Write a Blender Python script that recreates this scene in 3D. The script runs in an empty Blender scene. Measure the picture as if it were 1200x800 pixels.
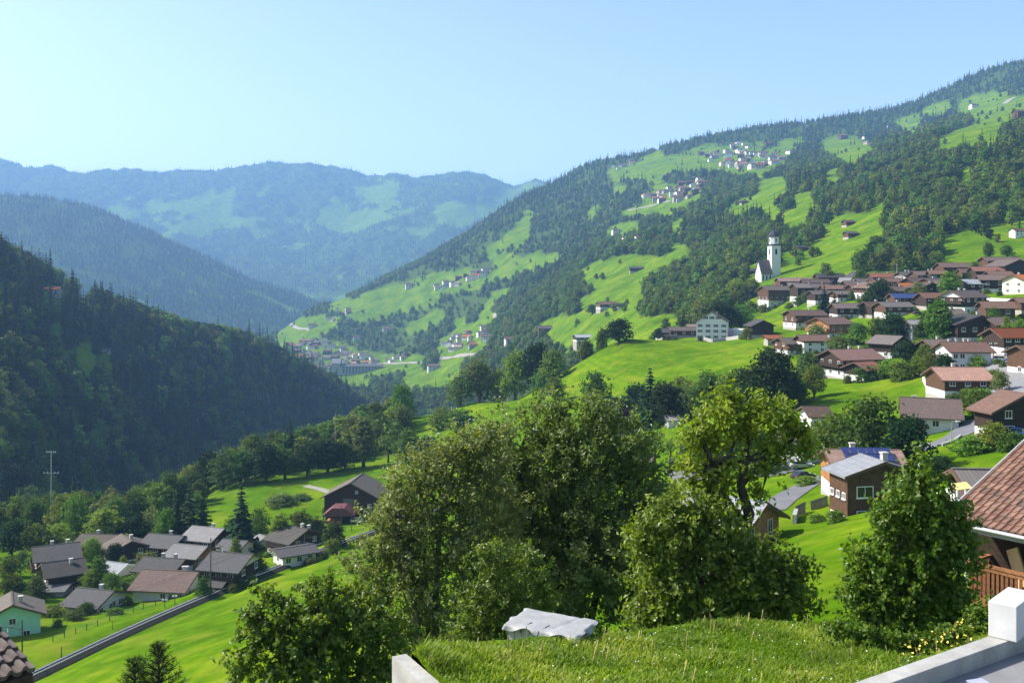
import bpy, bmesh, math, random
import numpy as np
from mathutils import Vector, Matrix, Euler

random.seed(7)
RNG = np.random.default_rng(11)
scene = bpy.context.scene
COL = scene.collection

# ------------------------------------------------------------------ camera
F = 1167.0            # focal length in photo pixels (1200 wide): about 35 mm
HZ = 320.0            # the photo row that lies at eye level
cam_d = bpy.data.cameras.new("camera")
cam_d.sensor_width = 36.0
cam_d.lens = 36.0 * F / 1200.0
cam_d.shift_y = -(400.0 - HZ) / 1200.0
cam_d.clip_start = 0.5
cam_d.clip_end = 60000.0
cam = bpy.data.objects.new("camera", cam_d)
cam.location = (0, 0, 0)
cam.rotation_euler = (math.radians(90), 0, 0)
COL.objects.link(cam)
scene.camera = cam

# ------------------------------------------------------------------ light
SUN_EL = math.radians(41.0)
SUN_AZ = math.radians(77.0)      # to the left of the viewing direction
SUN_DIR = Vector((-math.sin(SUN_AZ) * math.cos(SUN_EL), math.cos(SUN_AZ) * math.cos(SUN_EL), math.sin(SUN_EL)))
world = bpy.data.worlds.new("World")
scene.world = world
world.use_nodes = True
wn = world.node_tree.nodes
wl = world.node_tree.links
bg = wn["Background"]
sky = wn.new("ShaderNodeTexSky")
sky.sky_type = 'NISHITA'
sky.sun_disc = False
sky.sun_elevation = SUN_EL
sky.sun_rotation = -SUN_AZ       # rotation is measured from +Y, clockwise seen from above
sky.altitude = 1000
sky.air_density = 1.0
sky.dust_density = 3.0
sky.ozone_density = 0.6
wl.new(sky.outputs[0], bg.inputs[0])
bg.inputs[1].default_value = 0.13
sun_d = bpy.data.lights.new("sun", 'SUN')
sun_d.energy = 5.0
sun_d.angle = math.radians(0.5)
sun_d.color = (1.0, 0.95, 0.86)
sun = bpy.data.objects.new("sun", sun_d)
sun.rotation_euler = SUN_DIR.to_track_quat('Z', 'Y').to_euler()
sun.location = (-60, 20, 80)
COL.objects.link(sun)
vs = scene.view_settings
vs.view_transform = 'Standard'
vs.look = 'None'
vs.exposure = 0.9
vs.gamma = 1.0
vs.use_curve_mapping = False
scene.cycles.max_bounces = 6
scene.cycles.diffuse_bounces = 2
scene.cycles.glossy_bounces = 2
scene.cycles.transmission_bounces = 2
scene.cycles.transparent_max_bounces = 8
scene.cycles.volume_bounces = 1
scene.cycles.use_denoising = True
scene.render.use_persistent_data = False

# ------------------------------------------------------------------ small maths
def pchip(xk, yk, x):
    """monotone cubic through (xk, yk), evaluated at x (1-D), flat outside"""
    xk = np.asarray(xk, float); yk = np.asarray(yk, float); x = np.clip(np.asarray(x, float), xk[0], xk[-1])
    if len(xk) == 1: return np.full_like(x, yk[0])
    h = np.diff(xk); d = np.diff(yk) / h
    m = np.zeros_like(yk)
    for i in range(1, len(xk) - 1):
        if d[i-1] * d[i] > 0:
            w1 = 2*h[i] + h[i-1]; w2 = h[i] + 2*h[i-1]
            m[i] = (w1 + w2) / (w1 / d[i-1] + w2 / d[i])
    m[0] = d[0]; m[-1] = d[-1]
    i = np.clip(np.searchsorted(xk, x) - 1, 0, len(xk) - 2)
    t = (x - xk[i]) / h[i]
    return ((2*t**3 - 3*t**2 + 1) * yk[i] + (t**3 - 2*t**2 + t) * h[i] * m[i]
            + (-2*t**3 + 3*t**2) * yk[i+1] + (t**3 - t**2) * h[i] * m[i+1])

_perm = np.random.default_rng(3).random((512, 512))
def vnoise(x, y, s):
    """smooth value noise in 0..1 at wavelength s"""
    u = np.asarray(x, float) / s + 131.7; v = np.asarray(y, float) / s + 71.3
    i = np.floor(u).astype(int); j = np.floor(v).astype(int)
    fu = u - i; fv = v - j
    fu = fu*fu*(3 - 2*fu); fv = fv*fv*(3 - 2*fv)
    a = _perm[i % 512, j % 512]; b = _perm[(i+1) % 512, j % 512]
    c = _perm[i % 512, (j+1) % 512]; d = _perm[(i+1) % 512, (j+1) % 512]
    return (a*(1-fu) + b*fu)*(1-fv) + (c*(1-fu) + d*fu)*fv
def fbm(x, y, s, o=4):
    t = 0; w = 0; a = 1.0
    for k in range(o):
        t = t + a * vnoise(x + 17*k, y - 29*k, s / 2**k); w += a; a *= 0.5
    return t / w
def in_poly(px, py, poly):
    px = np.asarray(px); py = np.asarray(py)
    r = np.zeros(px.shape, bool); n = len(poly); j = n - 1
    for i in range(n):
        xi, yi = poly[i]; xj, yj = poly[j]
        c = ((yi > py) != (yj > py)) & (px < (xj - xi) * (py - yi) / (yj - yi + 1e-9) + xi)
        r ^= c; j = i
    return r

# ------------------------------------------------------------------ mesh helpers
def mesh_np(name, v, f, mats=(), mi=None, smooth=False):
    """mesh from numpy: v (n,3), f (m,3) or (m,4)"""
    me = bpy.data.meshes.new(name)
    v = np.ascontiguousarray(v, np.float32); f = np.ascontiguousarray(f, np.int32)
    k = f.shape[1]
    me.vertices.add(len(v)); me.vertices.foreach_set("co", v.ravel())
    me.loops.add(f.size); me.loops.foreach_set("vertex_index", f.ravel())
    me.polygons.add(len(f)); me.polygons.foreach_set("loop_start", np.arange(0, f.size, k, dtype=np.int32))
    if mi is not None: me.polygons.foreach_set("material_index", np.ascontiguousarray(mi, np.int32))
    me.polygons.foreach_set("use_smooth", np.full(len(f), smooth, bool))
    me.update(calc_edges=True)
    for m in mats: me.materials.append(m)
    return me
def fattr(me, name, vals, domain='POINT'):
    a = me.attributes.new(name, 'FLOAT', domain)
    a.data.foreach_set("value", np.ascontiguousarray(vals, np.float32))

class MB:
    """collects boxes, prisms, tubes into one mesh"""
    def __init__(s): s.v = []; s.f = []; s.m = []
    def add(s, vs, fs, mi=0):
        o = len(s.v); s.v += [tuple(p) for p in vs]
        for f in fs: s.f.append(tuple(i + o for i in f)); s.m.append(mi)
        return s
    def box(s, x0, y0, z0, x1, y1, z1, mi=0):
        p = [(x0,y0,z0),(x1,y0,z0),(x1,y1,z0),(x0,y1,z0),(x0,y0,z1),(x1,y0,z1),(x1,y1,z1),(x0,y1,z1)]
        return s.add(p, [(0,3,2,1),(4,5,6,7),(0,1,5,4),(1,2,6,5),(2,3,7,6),(3,0,4,7)], mi)
    def bar(s, a, b, w, h=None, mi=0, up=(0,0,1)):
        """rectangular bar from a to b, w wide, h high"""
        h = w if h is None else h
        a = Vector(a); b = Vector(b); d = (b - a).normalized(); u = Vector(up)
        if abs(d.dot(u)) > 0.98: u = Vector((1,0,0))
        r = d.cross(u).normalized() * (w/2); t = r.cross(d).normalized() * (h/2)
        p = [a-r-t, a+r-t, a+r+t, a-r+t, b-r-t, b+r-t, b+r+t, b-r+t]
        return s.add(p, [(0,1,2,3),(7,6,5,4),(0,4,5,1),(1,5,6,2),(2,6,7,3),(3,7,4,0)], mi)
    def tube(s, pts, rad, n=6, mi=0, cap=True):
        pts = [Vector(p) for p in pts]; rad = [rad]*len(pts) if not hasattr(rad, '__len__') else rad
        o = len(s.v)
        for i, p in enumerate(pts):
            d = (pts[min(i+1, len(pts)-1)] - pts[max(i-1, 0)]).normalized()
            u = Vector((0,0,1)) if abs(d.z) < 0.95 else Vector((1,0,0))
            r = d.cross(u).normalized(); t = r.cross(d)
            for k in range(n):
                a = 2*math.pi*k/n
                s.v.append(tuple(p + (r*math.cos(a) + t*math.sin(a)) * rad[i]))
        for i in range(len(pts)-1):
            for k in range(n):
                s.f.append((o+i*n+k, o+i*n+(k+1)%n, o+(i+1)*n+(k+1)%n, o+(i+1)*n+k)); s.m.append(mi)
        if cap:
            s.f.append(tuple(o+k for k in range(n))[::-1]); s.m.append(mi)
            s.f.append(tuple(o+(len(pts)-1)*n+k for k in range(n))); s.m.append(mi)
        return s
    def prism(s, prof, y0, y1, mi=0, axis='y'):
        """profile [(a,b)] extruded: axis x -> (t,a,b), y -> (a,t,b), z -> (a,b,t)"""
        n = len(prof)
        def q(a, b, t): return (t,a,b) if axis == 'x' else ((a,t,b) if axis == 'y' else (a,b,t))
        p = [q(a,b,y0) for a,b in prof] + [q(a,b,y1) for a,b in prof]
        fs = [tuple(range(n)), tuple(range(2*n-1, n-1, -1))] + [(i, i+n, (i+1)%n+n, (i+1)%n) for i in range(n)]
        return s.add(p, fs, mi)
    def mesh(s, name, mats, smooth=False):
        me = bpy.data.meshes.new(name)
        me.from_pydata(s.v, [], s.f)
        for m in (mats if isinstance(mats, (list, tuple)) else [mats]): me.materials.append(m)
        me.polygons.foreach_set("material_index", s.m)
        if smooth: me.polygons.foreach_set("use_smooth", [True]*len(s.f))
        bm = bmesh.new(); bm.from_mesh(me); bmesh.ops.recalc_face_normals(bm, faces=bm.faces); bm.to_mesh(me); bm.free()
        me.update()
        return me
    def build(s, name, mats, parent=None, smooth=False):
        return ob(name, s.mesh(name, mats, smooth), parent)

def ob(name, me, parent=None, loc=None, rz=None, scale=None):
    o = bpy.data.objects.new(name, me); COL.objects.link(o)
    if parent is not None: o.parent = parent
    if loc is not None: o.location = loc
    if rz is not None: o.rotation_euler = (0, 0, rz)
    if scale is not None: o.scale = (scale,)*3 if not hasattr(scale, '__len__') else scale
    return o
def tag(o, label=None, cat=None, group=None, kind=None):
    if label: o["label"] = label
    if cat: o["category"] = cat
    if group: o["group"] = group
    if kind: o["kind"] = kind
    return o
def thing(name, label, cat, loc=(0,0,0), rz=0, group=None):
    return tag(ob(name, None, None, loc, rz), label, cat, group)

# ------------------------------------------------------------------ materials
def s2l(c):
    """hex or 0-255 sRGB to linear"""
    return tuple(((x/255)/12.92 if x/255 <= 0.04045 else (((x/255)+0.055)/1.055)**2.4) for x in c)
def nodes(name):
    m = bpy.data.materials.new(name); m.use_nodes = True
    nt = m.node_tree; return m, nt.nodes, nt.links, nt.nodes["Principled BSDF"]
def ramp(n, l, src, stops):
    r = n.new("ShaderNodeValToRGB"); e = r.color_ramp.elements
    while len(e) < len(stops): e.new(0.5)
    for k, (p, c) in enumerate(stops):
        e[k].position = p; e[k].color = (*c, 1) if len(c) == 3 else c
    l.new(src, r.inputs[0]); return r.outputs[0]
def noise(n, l, scale, detail=4, vec=None, rough=0.55):
    t = n.new("ShaderNodeTexNoise"); t.inputs["Scale"].default_value = scale; t.inputs["Detail"].default_value = detail
    t.inputs["Roughness"].default_value = rough
    if vec is not None: l.new(vec, t.inputs["Vector"])
    return t.outputs["Fac"]
def mixc(n, l, fac, a, b, mode='MIX'):
    m = n.new("ShaderNodeMix"); m.data_type = 'RGBA'; m.blend_type = mode
    for s, i in ((fac, 0), (a, 6), (b, 7)):
        if isinstance(s, (int, float)): m.inputs[i].default_value = s
        elif isinstance(s, tuple): m.inputs[i].default_value = (*s, 1) if len(s) == 3 else s
        else: l.new(s, m.inputs[i])
    return m.outputs[2]
def math_(n, l, op, a, b=0.5, clamp=False):
    m = n.new("ShaderNodeMath"); m.operation = op; m.use_clamp = clamp
    for s, i in ((a, 0), (b, 1)):
        if isinstance(s, (int, float)): m.inputs[i].default_value = s
        else: l.new(s, m.inputs[i])
    return m.outputs[0]
def bump(n, l, p, h, strength=0.5, dist=0.05):
    b = n.new("ShaderNodeBump"); b.inputs["Strength"].default_value = strength; b.inputs["Distance"].default_value = dist
    l.new(h, b.inputs["Height"]); l.new(b.outputs[0], p.inputs["Normal"])
def objvec(n): return n.new("ShaderNodeTexCoord").outputs["Object"]
def posvec(n): return n.new("ShaderNodeNewGeometry").outputs["Position"]

def plain(name, c, rough=0.7, var=0.25, scale=2.0, bmp=0.2, bdist=0.02, metal=0.0, per_obj=0.0):
    """base colour with blotchy variation and fine relief"""
    m, n, l, p = nodes(name)
    v = objvec(n)
    a = noise(n, l, scale, 6, v); b = noise(n, l, scale*9, 3, v)
    f = math_(n, l, 'ADD', math_(n, l, 'MULTIPLY', a, 0.7), math_(n, l, 'MULTIPLY', b, 0.3))
    lo = tuple(x*(1-var) for x in c); hi = tuple(min(1, x*(1+var)) for x in c)
    col = ramp(n, l, f, [(0.3, lo), (0.7, hi)])
    if per_obj:
        oi = n.new("ShaderNodeObjectInfo")
        hs = n.new("ShaderNodeHueSaturation"); l.new(col, hs.inputs["Color"])
        l.new(math_(n, l, 'ADD', math_(n, l, 'MULTIPLY', oi.outputs["Random"], per_obj), 1 - per_obj/2), hs.inputs["Value"])
        col = hs.outputs[0]
    l.new(col, p.inputs["Base Color"]); p.inputs["Roughness"].default_value = rough
    p.inputs["Metallic"].default_value = metal; p.inputs["Specular IOR Level"].default_value = 0.35
    if bmp: bump(n, l, p, b, bmp, bdist)
    return m
# ------------------------------------------------------------------ terrain
# heights along viewing columns: row distance Y -> {column: height}; a column is x = Y*(column-600)/F
def row(Y, d): return (Y, sorted(d), [d[k] for k in sorted(d)])
def rowpy(Y, d, e=0): return row(Y, {k: (HZ - (v + e)) * Y / F for k, v in d.items()})
ROWS = [
 row(2, {-900:-8, 600:-8, 1900:-7.6}),
 row(12, {-900:-11, 450:-10.5, 600:-9.5, 900:-8.6, 1050:-8.0, 1200:-7.4, 1900:-6}),
 row(25, {-900:-15, 300:-14.5, 450:-14, 600:-13.2, 750:-12.2, 900:-11.2, 1050:-10, 1200:-9, 1900:-6}),
 row(45, {-900:-24, 0:-24, 150:-23.5, 300:-22.6, 450:-21.6, 600:-20, 750:-18.5, 900:-16.8, 1050:-15, 1200:-14, 1900:-8}),
 row(70, {-900:-36, 0:-36, 150:-34.4, 300:-32.8, 450:-31, 600:-28, 750:-25, 900:-22.2, 1050:-20.6, 1200:-20.0, 1900:-10}),
 row(100,{-900:-50, 0:-50, 150:-46.5, 300:-43, 450:-40, 600:-36, 750:-31, 850:-33, 900:-29.5, 950:-27.6, 1050:-25.5, 1200:-24.5, 1900:-14}),
 row(140,{-900:-60, 0:-60, 150:-56, 300:-51, 450:-48, 600:-44, 750:-38, 850:-37.5, 900:-34, 950:-33, 1050:-30, 1200:-26.5, 1900:-13}),
 row(165,{-900:-66, 0:-66.2, 150:-61.5, 300:-56.5, 450:-53, 600:-48, 750:-42, 900:-36, 1050:-31, 1200:-25, 1900:-12}),
 row(190,{-900:-68, 0:-68.5, 150:-66.8, 300:-61.5, 450:-57, 600:-52, 750:-45, 900:-37.6, 1050:-31.5, 1200:-25, 1900:-10}),
 row(220,{-900:-73, 0:-73, 150:-72.5, 300:-66.8, 450:-61.5, 600:-55, 750:-47, 900:-38.6, 1050:-31.5, 1200:-23.5, 1900:-6}),
 row(260,{-900:-74, 0:-76, 150:-75.5, 300:-73.5, 450:-68, 600:-60, 750:-49, 900:-37, 1050:-30.5, 1200:-20, 1900:-2}),
 row(320,{-900:-76, 0:-84, 150:-81, 300:-78.5, 450:-77, 600:-62, 750:-48, 900:-35.2, 1050:-26.5, 1200:-16, 1900:8}),
 row(400,{-900:-112, 0:-110, 150:-104, 220:-90, 300:-79.5, 450:-76, 600:-54, 660:-52, 750:-42, 900:-31, 1050:-18.5, 1200:-9, 1900:25}),
 row(480,{-900:-140, 0:-138, 150:-130, 220:-118, 300:-98, 450:-73.5, 520:-68, 560:-62, 600:-60.5, 660:-47.5, 740:-31.5, 830:-31.5, 900:-26, 950:-20, 1000:-15, 1050:-10, 1200:-2, 1900:45}),
 row(600,{-900:-155, 0:-155, 150:-148, 300:-130, 450:-108, 600:-98, 660:-86, 750:-54, 830:-33, 900:-26, 950:-12, 1000:-3, 1050:2, 1150:12, 1200:16, 1900:95}),
 row(750,{-900:-150, 0:-160, 300:-165, 450:-160, 600:-140, 660:-115, 750:-46, 830:-24, 900:-5, 950:5, 1000:18, 1050:28, 1100:36, 1200:50, 1900:190}),
 row(1000,{-900:-190, 0:-190, 300:-195, 450:-190, 550:-172, 600:-145, 650:-105, 700:-62, 750:-32, 800:-8, 850:12, 900:32, 1000:62, 1050:80, 1100:96, 1200:125, 1900:330}),
 row(1500,{-900:-205, 300:-214, 400:-209, 450:-200, 500:-186, 550:-150, 600:-95, 650:-45, 700:0, 750:35, 800:60, 850:85, 900:112, 950:140, 1000:153, 1050:174, 1100:196, 1150:213, 1200:228, 1900:520}),
 rowpy(2300,{-900:425, 200:430, 320:432, 400:430, 450:422, 500:400, 550:370, 600:335, 650:303, 700:275, 750:250, 800:228, 850:212, 900:198, 950:190, 1000:178, 1050:165, 1100:150, 1150:135, 1200:120, 1900:0}),
 rowpy(3000,{-900:410, 200:409, 280:406, 310:400, 330:387, 360:370, 400:353, 450:333, 500:310, 550:282, 600:258, 650:245, 700:226, 750:207, 800:192, 850:181, 900:174, 950:168, 1000:160, 1050:152, 1100:137, 1150:115, 1200:100, 1900:40}),
 rowpy(3500,{-900:400, 200:398, 320:397, 350:382, 400:356, 450:323, 500:298, 550:268, 575:251, 600:235, 650:211, 700:187, 750:179, 800:165, 850:154, 900:146, 950:142, 1000:134, 1050:126, 1100:107, 1150:85, 1200:73, 1900:30}, 5),
 rowpy(4500,{-900:380, 300:379, 400:378, 500:330, 600:285, 700:240, 800:220, 900:200, 1000:185, 1100:165, 1200:140, 1900:40}),
 row(14000,{-900:-235, 400:-235, 700:-235, 1900:-100}),
]
class Sheet:
    def __init__(s, rows, pxs, Ys, under=0.0):
        s.px = np.asarray(pxs, float); s.Y = np.asarray(Ys, float)
        K = np.array([pchip(r[1], r[2], s.px) for r in rows])
        if isinstance(rows[0][0], (int, float)):
            Yk = np.array([r[0] for r in rows], float)
            s.z = np.array([pchip(np.log(Yk), K[:, c], np.log(s.Y)) for c in range(len(s.px))]).T
        else:                                # row distance itself varies from column to column: {column: Y}
            YK = np.array([pchip(sorted(r[0]), [r[0][k] for k in sorted(r[0])], s.px) for r in rows])
            z = np.zeros((len(s.Y), len(s.px)))
            for c in range(len(s.px)):
                z[:, c] = pchip(YK[:, c], K[:, c], s.Y)
                a = s.Y < YK[0, c]; z[a, c] -= (YK[0, c] - s.Y[a]) * under
            s.z = z
        s.PX, s.YY = np.meshgrid(s.px, s.Y)
        s.x = s.YY * (s.PX - 600) / F
    def grid(s, px, Y, A=None):
        """bilinear lookup of height (or another grid) at column px, distance Y"""
        A = s.z if A is None else A
        px = np.asarray(px, float); Y = np.asarray(Y, float)
        c = np.clip(np.interp(px, s.px, np.arange(len(s.px))), 0, len(s.px) - 1.001)
        r = np.clip(np.interp(Y, s.Y, np.arange(len(s.Y))), 0, len(s.Y) - 1.001)
        i = r.astype(int); j = c.astype(int); fr = r - i; fc = c - j
        return (A[i, j]*(1-fc) + A[i, j+1]*fc)*(1-fr) + (A[i+1, j]*(1-fc) + A[i+1, j+1]*fc)*fr
    def at(s, x, y):
        x = np.asarray(x, float); y = np.asarray(y, float)
        return s.grid(600 + F * x / np.maximum(y, 0.5), y)
    def py(s): return HZ - F * s.z / s.YY
    def hit(s, px, py, Ymin=5.0, Ymax=1e9):
        """first distance at which the sheet shows at photo point (px, py)"""
        Ys = np.geomspace(max(Ymin, s.Y[0]), min(Ymax, s.Y[-1]), 3000)
        q = HZ - F * s.grid(np.full_like(Ys, px), Ys) / Ys
        k = np.nonzero(q <= py)[0]
        i = k[0] if len(k) else int(np.argmin(q))
        return float(Ys[i])
    def build(s, name, mat, attrs):
        nr, nc = s.z.shape
        v = np.stack([s.x, s.YY, s.z], -1).reshape(-1, 3)
        idx = np.arange(nr*nc).reshape(nr, nc)
        f = np.stack([idx[:-1,:-1], idx[:-1,1:], idx[1:,1:], idx[1:,:-1]], -1).reshape(-1, 4)
        me = mesh_np(name, v, f, [mat], smooth=True)
        for k, a in attrs.items(): fattr(me, k, a.ravel())
        return tag(ob(name, me), kind='structure')

pxA = np.concatenate([np.arange(-900, -40, 20), np.arange(-40, 1240, 4), np.arange(1240, 1901, 20)])
YA = np.concatenate([np.geomspace(2, 120, 70)[:-1], np.geomspace(120, 640, 170)[:-1], np.geomspace(640, 3600, 190)[:-1], np.geomspace(3600, 14000, 20)])
TER = Sheet(ROWS, pxA, YA)
far = np.clip((TER.YY - 500) / 800, 0, 1)
TER.z += (fbm(TER.x, TER.YY, 160, 4) - 0.5) * 26 * far * np.clip((3800 - TER.YY) / 800, 0, 1)
TER.z += (fbm(TER.x, TER.YY, 24, 3) - 0.5) * np.clip(TER.YY / 120, 0.1, 1.6) + (fbm(TER.x + 31, TER.YY, 70, 3) - 0.5) * 7.0 * np.clip((TER.YY - 330) / 120, 0, 1) * np.clip((TER.x + 60) / 60, 0, 1) * np.clip((700 - TER.YY) / 100, 0, 1)

# meadows on the far valley side; everything else beyond 640 m is forest
MEADOWS = [
 [(383,348),(402,344),(412,352),(428,342),(452,336),(474,332),(502,321),(534,317),(556,314),(560,322),(520,338),(513,349),(492,353),(459,365),(436,368),(420,372),(400,362),(388,356)],
 [(323,388),(350,369),(360,372),(376,368),(400,374),(385,382),(366,390),(350,400),(328,400)],
 [(396,438),(432,438),(434,446),(394,446)],
 [(471,440),(489,432),(502,435),(511,427),(511,420),(537,415),(546,416),(536,430),(519,446),(478,448)],
 [(483,375),(515,360),(522,367),(502,373),(492,382),(472,385)],
 [(526,390),(545,381),(575,367),(580,371),(571,377),(560,382),(551,392)],
 [(532,377),(543,371),(545,377),(534,381)], [(571,344),(590,336),(599,335),(582,347),(573,349)],
 [(562,360),(575,356),(582,362),(575,367),(563,368)],
 [(547,328),(571,321),(596,310),(640,299),(656,294),(657,298),(631,309),(609,314),(575,322),(562,329),(549,331)],
 [(569,289),(582,284),(590,278),(599,269),(611,259),(614,247),(627,249),(622,259),(620,274),(607,282),(588,286),(579,295),(571,295)],
 [(580,296),(600,297),(612,303),(590,308),(578,304)], [(614,301),(635,292),(637,296),(618,303)],
 [(712,199),(732,192),(749,187),(774,176),(776,178),(764,186),(781,184),(800,180),(824,170),(839,168),(845,172),(838,180),(817,182),(832,189),(808,195),(789,195),(774,206),(766,210),(751,202),(732,204),(717,206)],
 [(840,172),(860,166),(880,166),(886,176),(905,178),(900,186),(880,192),(862,196),(830,196),(815,190)],
 [(901,173),(920,172),(931,174),(927,178),(905,180)], [(881,166),(892,165),(897,168),(888,171)], [(909,166),(922,162),(941,162),(939,166),(922,167)],
 [(961,169),(967,159),(1000,158),(1011,165),(1024,172),(1009,182),(1000,190),(980,178),(969,176)],
 [(1047,141),(1062,135),(1075,135),(1080,141),(1075,150),(1062,152),(1052,144)],
 [(1079,130),(1105,118),(1114,117),(1112,122),(1101,133),(1094,133)],
 [(1120,124),(1135,114),(1167,105),(1171,109),(1183,107),(1180,114),(1240,105),(1240,127),(1172,137),(1150,137),(1135,131),(1122,129)],
 [(1094,165),(1112,156),(1142,146),(1171,141),(1174,144),(1172,156),(1161,161),(1144,157),(1139,165),(1127,161),(1101,167)],
 [(706,274),(717,264),(742,259),(751,261),(740,268),(725,272)], [(779,266),(789,259),(802,252),(804,257),(796,264)],
 [(783,288),(807,287),(807,296),(785,295)], [(725,247),(747,242),(768,237),(789,237),(787,244),(766,246),(742,247)],
 [(759,219),(783,215),(789,216),(774,221)], [(716,217),(731,216),(731,222),(719,222)], [(686,246),(701,240),(695,247)],
 [(680,318),(695,307),(721,300),(740,298),(762,302),(783,301),(779,307),(770,309),(759,315),(749,326),(758,334),(749,343),(747,352),(749,362),(747,371),(760,372),(787,366),(796,375),(780,384),(750,392),(735,400),(710,400),(695,396),(667,400),(657,390),(631,381),(648,373),(676,367),(682,358),(676,352),(695,345),(699,326),(684,321)],
 [(881,214),(905,208),(924,206),(920,219),(912,217),(897,214)], [(843,247),(869,232),(892,225),(914,227),(912,240),(905,247),(897,242),(881,234),(867,240)],
 [(924,231),(956,223),(952,240),(931,236)], [(909,249),(946,244),(948,249),(931,255)], [(965,202),(984,197),(986,202),(969,208)],
 [(962,257),(992,250),(1000,251),(1012,250),(1030,255),(1025,262),(1010,275),(1000,283),(983,287),(967,290),(953,300),(940,308),(917,318),(913,313),(915,298),(927,292),(945,293),(950,287),(973,277),(978,272),(975,262)],
 [(875,313),(892,305),(902,303),(902,313),(888,320)],
 [(1100,313),(1135,298),(1150,297),(1167,289),(1185,284),(1240,278),(1240,314),(1150,318),(1115,318)],
 [(1022,242),(1037,235),(1037,255),(1010,262)], [(1122,204),(1135,195),(1139,199),(1127,205)],
]
TOWNS = [[(750,232),(775,226),(800,215),(826,210),(824,222),(800,240),(770,238)], [(848,190),(870,180),(900,182),(925,178),(920,188),(890,198),(865,200),(850,198)],
 [(330,404),(372,396),(420,410),(455,416),(480,414),(500,418),(470,428),(430,440),(380,440),(345,428)], [(512,398),(545,388),(572,390),(560,408),(520,412)],
 [(520,334),(548,322),(570,316),(572,322),(545,334),(525,340)]]
# the railway runs level along the foot of the slope: cut and fill a shelf for it
RAIL = [(-106, 92), (-98, 112), (-88.5, 138), (-78.7, 164), (-71.6, 183), (-61.6, 206), (-43.4, 241), (-20, 280), (6, 314), (40, 346)]
_rt = np.linspace(0, len(RAIL) - 1, 400)
RAILX = pchip(np.arange(len(RAIL)), [p[0] for p in RAIL], _rt); RAILY = pchip(np.arange(len(RAIL)), [p[1] for p in RAIL], _rt)
RAIL_Z = -66.0
_m = (TER.YY > 70) & (TER.YY < 400) & (np.abs(TER.x) < 140)
_d = np.full(TER.z.shape, 99.0)
_d[_m] = np.min(np.hypot(TER.x[_m][:, None] - RAILX[None], TER.YY[_m][:, None] - RAILY[None]), 1)
_w = np.clip(1 - (_d - 3.0) / 6.0, 0, 1); _w = _w*_w*(3-2*_w)
TER.z = TER.z * (1 - _w) + (RAIL_Z - 0.45) * _w
PYA = TER.py()
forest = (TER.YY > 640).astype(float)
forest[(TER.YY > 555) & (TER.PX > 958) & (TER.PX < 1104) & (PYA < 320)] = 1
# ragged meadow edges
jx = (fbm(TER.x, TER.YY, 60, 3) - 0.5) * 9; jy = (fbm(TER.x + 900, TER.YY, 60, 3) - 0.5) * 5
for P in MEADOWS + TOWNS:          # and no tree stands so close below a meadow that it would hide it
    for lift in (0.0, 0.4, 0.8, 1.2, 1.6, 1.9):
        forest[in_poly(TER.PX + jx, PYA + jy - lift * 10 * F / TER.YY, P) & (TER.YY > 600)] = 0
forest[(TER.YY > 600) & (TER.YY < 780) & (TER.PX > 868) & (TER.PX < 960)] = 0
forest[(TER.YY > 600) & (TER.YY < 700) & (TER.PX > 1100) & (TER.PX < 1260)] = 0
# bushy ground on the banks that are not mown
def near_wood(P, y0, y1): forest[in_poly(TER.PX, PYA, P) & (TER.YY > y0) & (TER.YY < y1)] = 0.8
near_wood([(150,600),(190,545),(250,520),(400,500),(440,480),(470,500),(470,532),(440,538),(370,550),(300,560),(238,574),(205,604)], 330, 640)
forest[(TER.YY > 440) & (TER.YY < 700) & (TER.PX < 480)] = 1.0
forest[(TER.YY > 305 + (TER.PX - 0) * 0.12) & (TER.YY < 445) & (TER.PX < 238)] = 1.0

def ground_mat(name, haze_far=False):
    m, n, l, p = nodes(name)
    pos = posvec(n)
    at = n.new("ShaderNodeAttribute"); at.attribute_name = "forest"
    big = noise(n, l, 0.03, 6, pos, 0.65); mid = noise(n, l, 0.32, 6, pos, 0.68); fine = noise(n, l, 4.5, 4, pos, 0.7)
    # mowing bands across the slope
    f = math_(n, l, 'ADD', math_(n, l, 'MULTIPLY', big, 0.55), math_(n, l, 'ADD', math_(n, l, 'MULTIPLY', mid, 0.3), math_(n, l, 'MULTIPLY', fine, 0.15)))
    grass = ramp(n, l, f, [(0.38, (0.036, 0.084, 0.0035)), (0.5, (0.080, 0.160, 0.0045)), (0.61, (0.165, 0.228, 0.010))])
    sx = n.new("ShaderNodeSeparateXYZ"); l.new(pos, sx.inputs[0])
    wv = n.new("ShaderNodeTexWave"); wv.bands_direction = 'Z'; wv.inputs["Scale"].default_value = 0.16; wv.inputs["Distortion"].default_value = 6.0; wv.inputs["Detail"].default_value = 3.0; wv.inputs["Detail Scale"].default_value = 0.25
    l.new(pos, wv.inputs["Vector"])
    grass = mixc(n, l, math_(n, l, 'MULTIPLY', ramp(n, l, wv.outputs["Fac"], [(0.2, (1,1,1)), (0.6, (0,0,0))]), 0.30), grass, (0.050, 0.118, 0.004))
    dry = noise(n, l, 0.11, 4, pos)
    grass = mixc(n, l, ramp(n, l, dry, [(0.52, (0,0,0)), (0.72, (0.55,0.55,0.55))]), grass, (0.19, 0.19, 0.025))
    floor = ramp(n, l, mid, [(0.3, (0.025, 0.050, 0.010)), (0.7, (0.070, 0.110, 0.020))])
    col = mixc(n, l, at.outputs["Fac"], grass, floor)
    l.new(col, p.inputs["Base Color"]); p.inputs["Roughness"].default_value = 0.9
    p.inputs["Specular IOR Level"].default_value = 0.0
    h = math_(n, l, 'ADD', math_(n, l, 'MULTIPLY', mid, 1.4), math_(n, l, 'MULTIPLY', fine, 0.5))
    bump(n, l, p, h, 0.6, 0.35)
    return m
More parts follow.
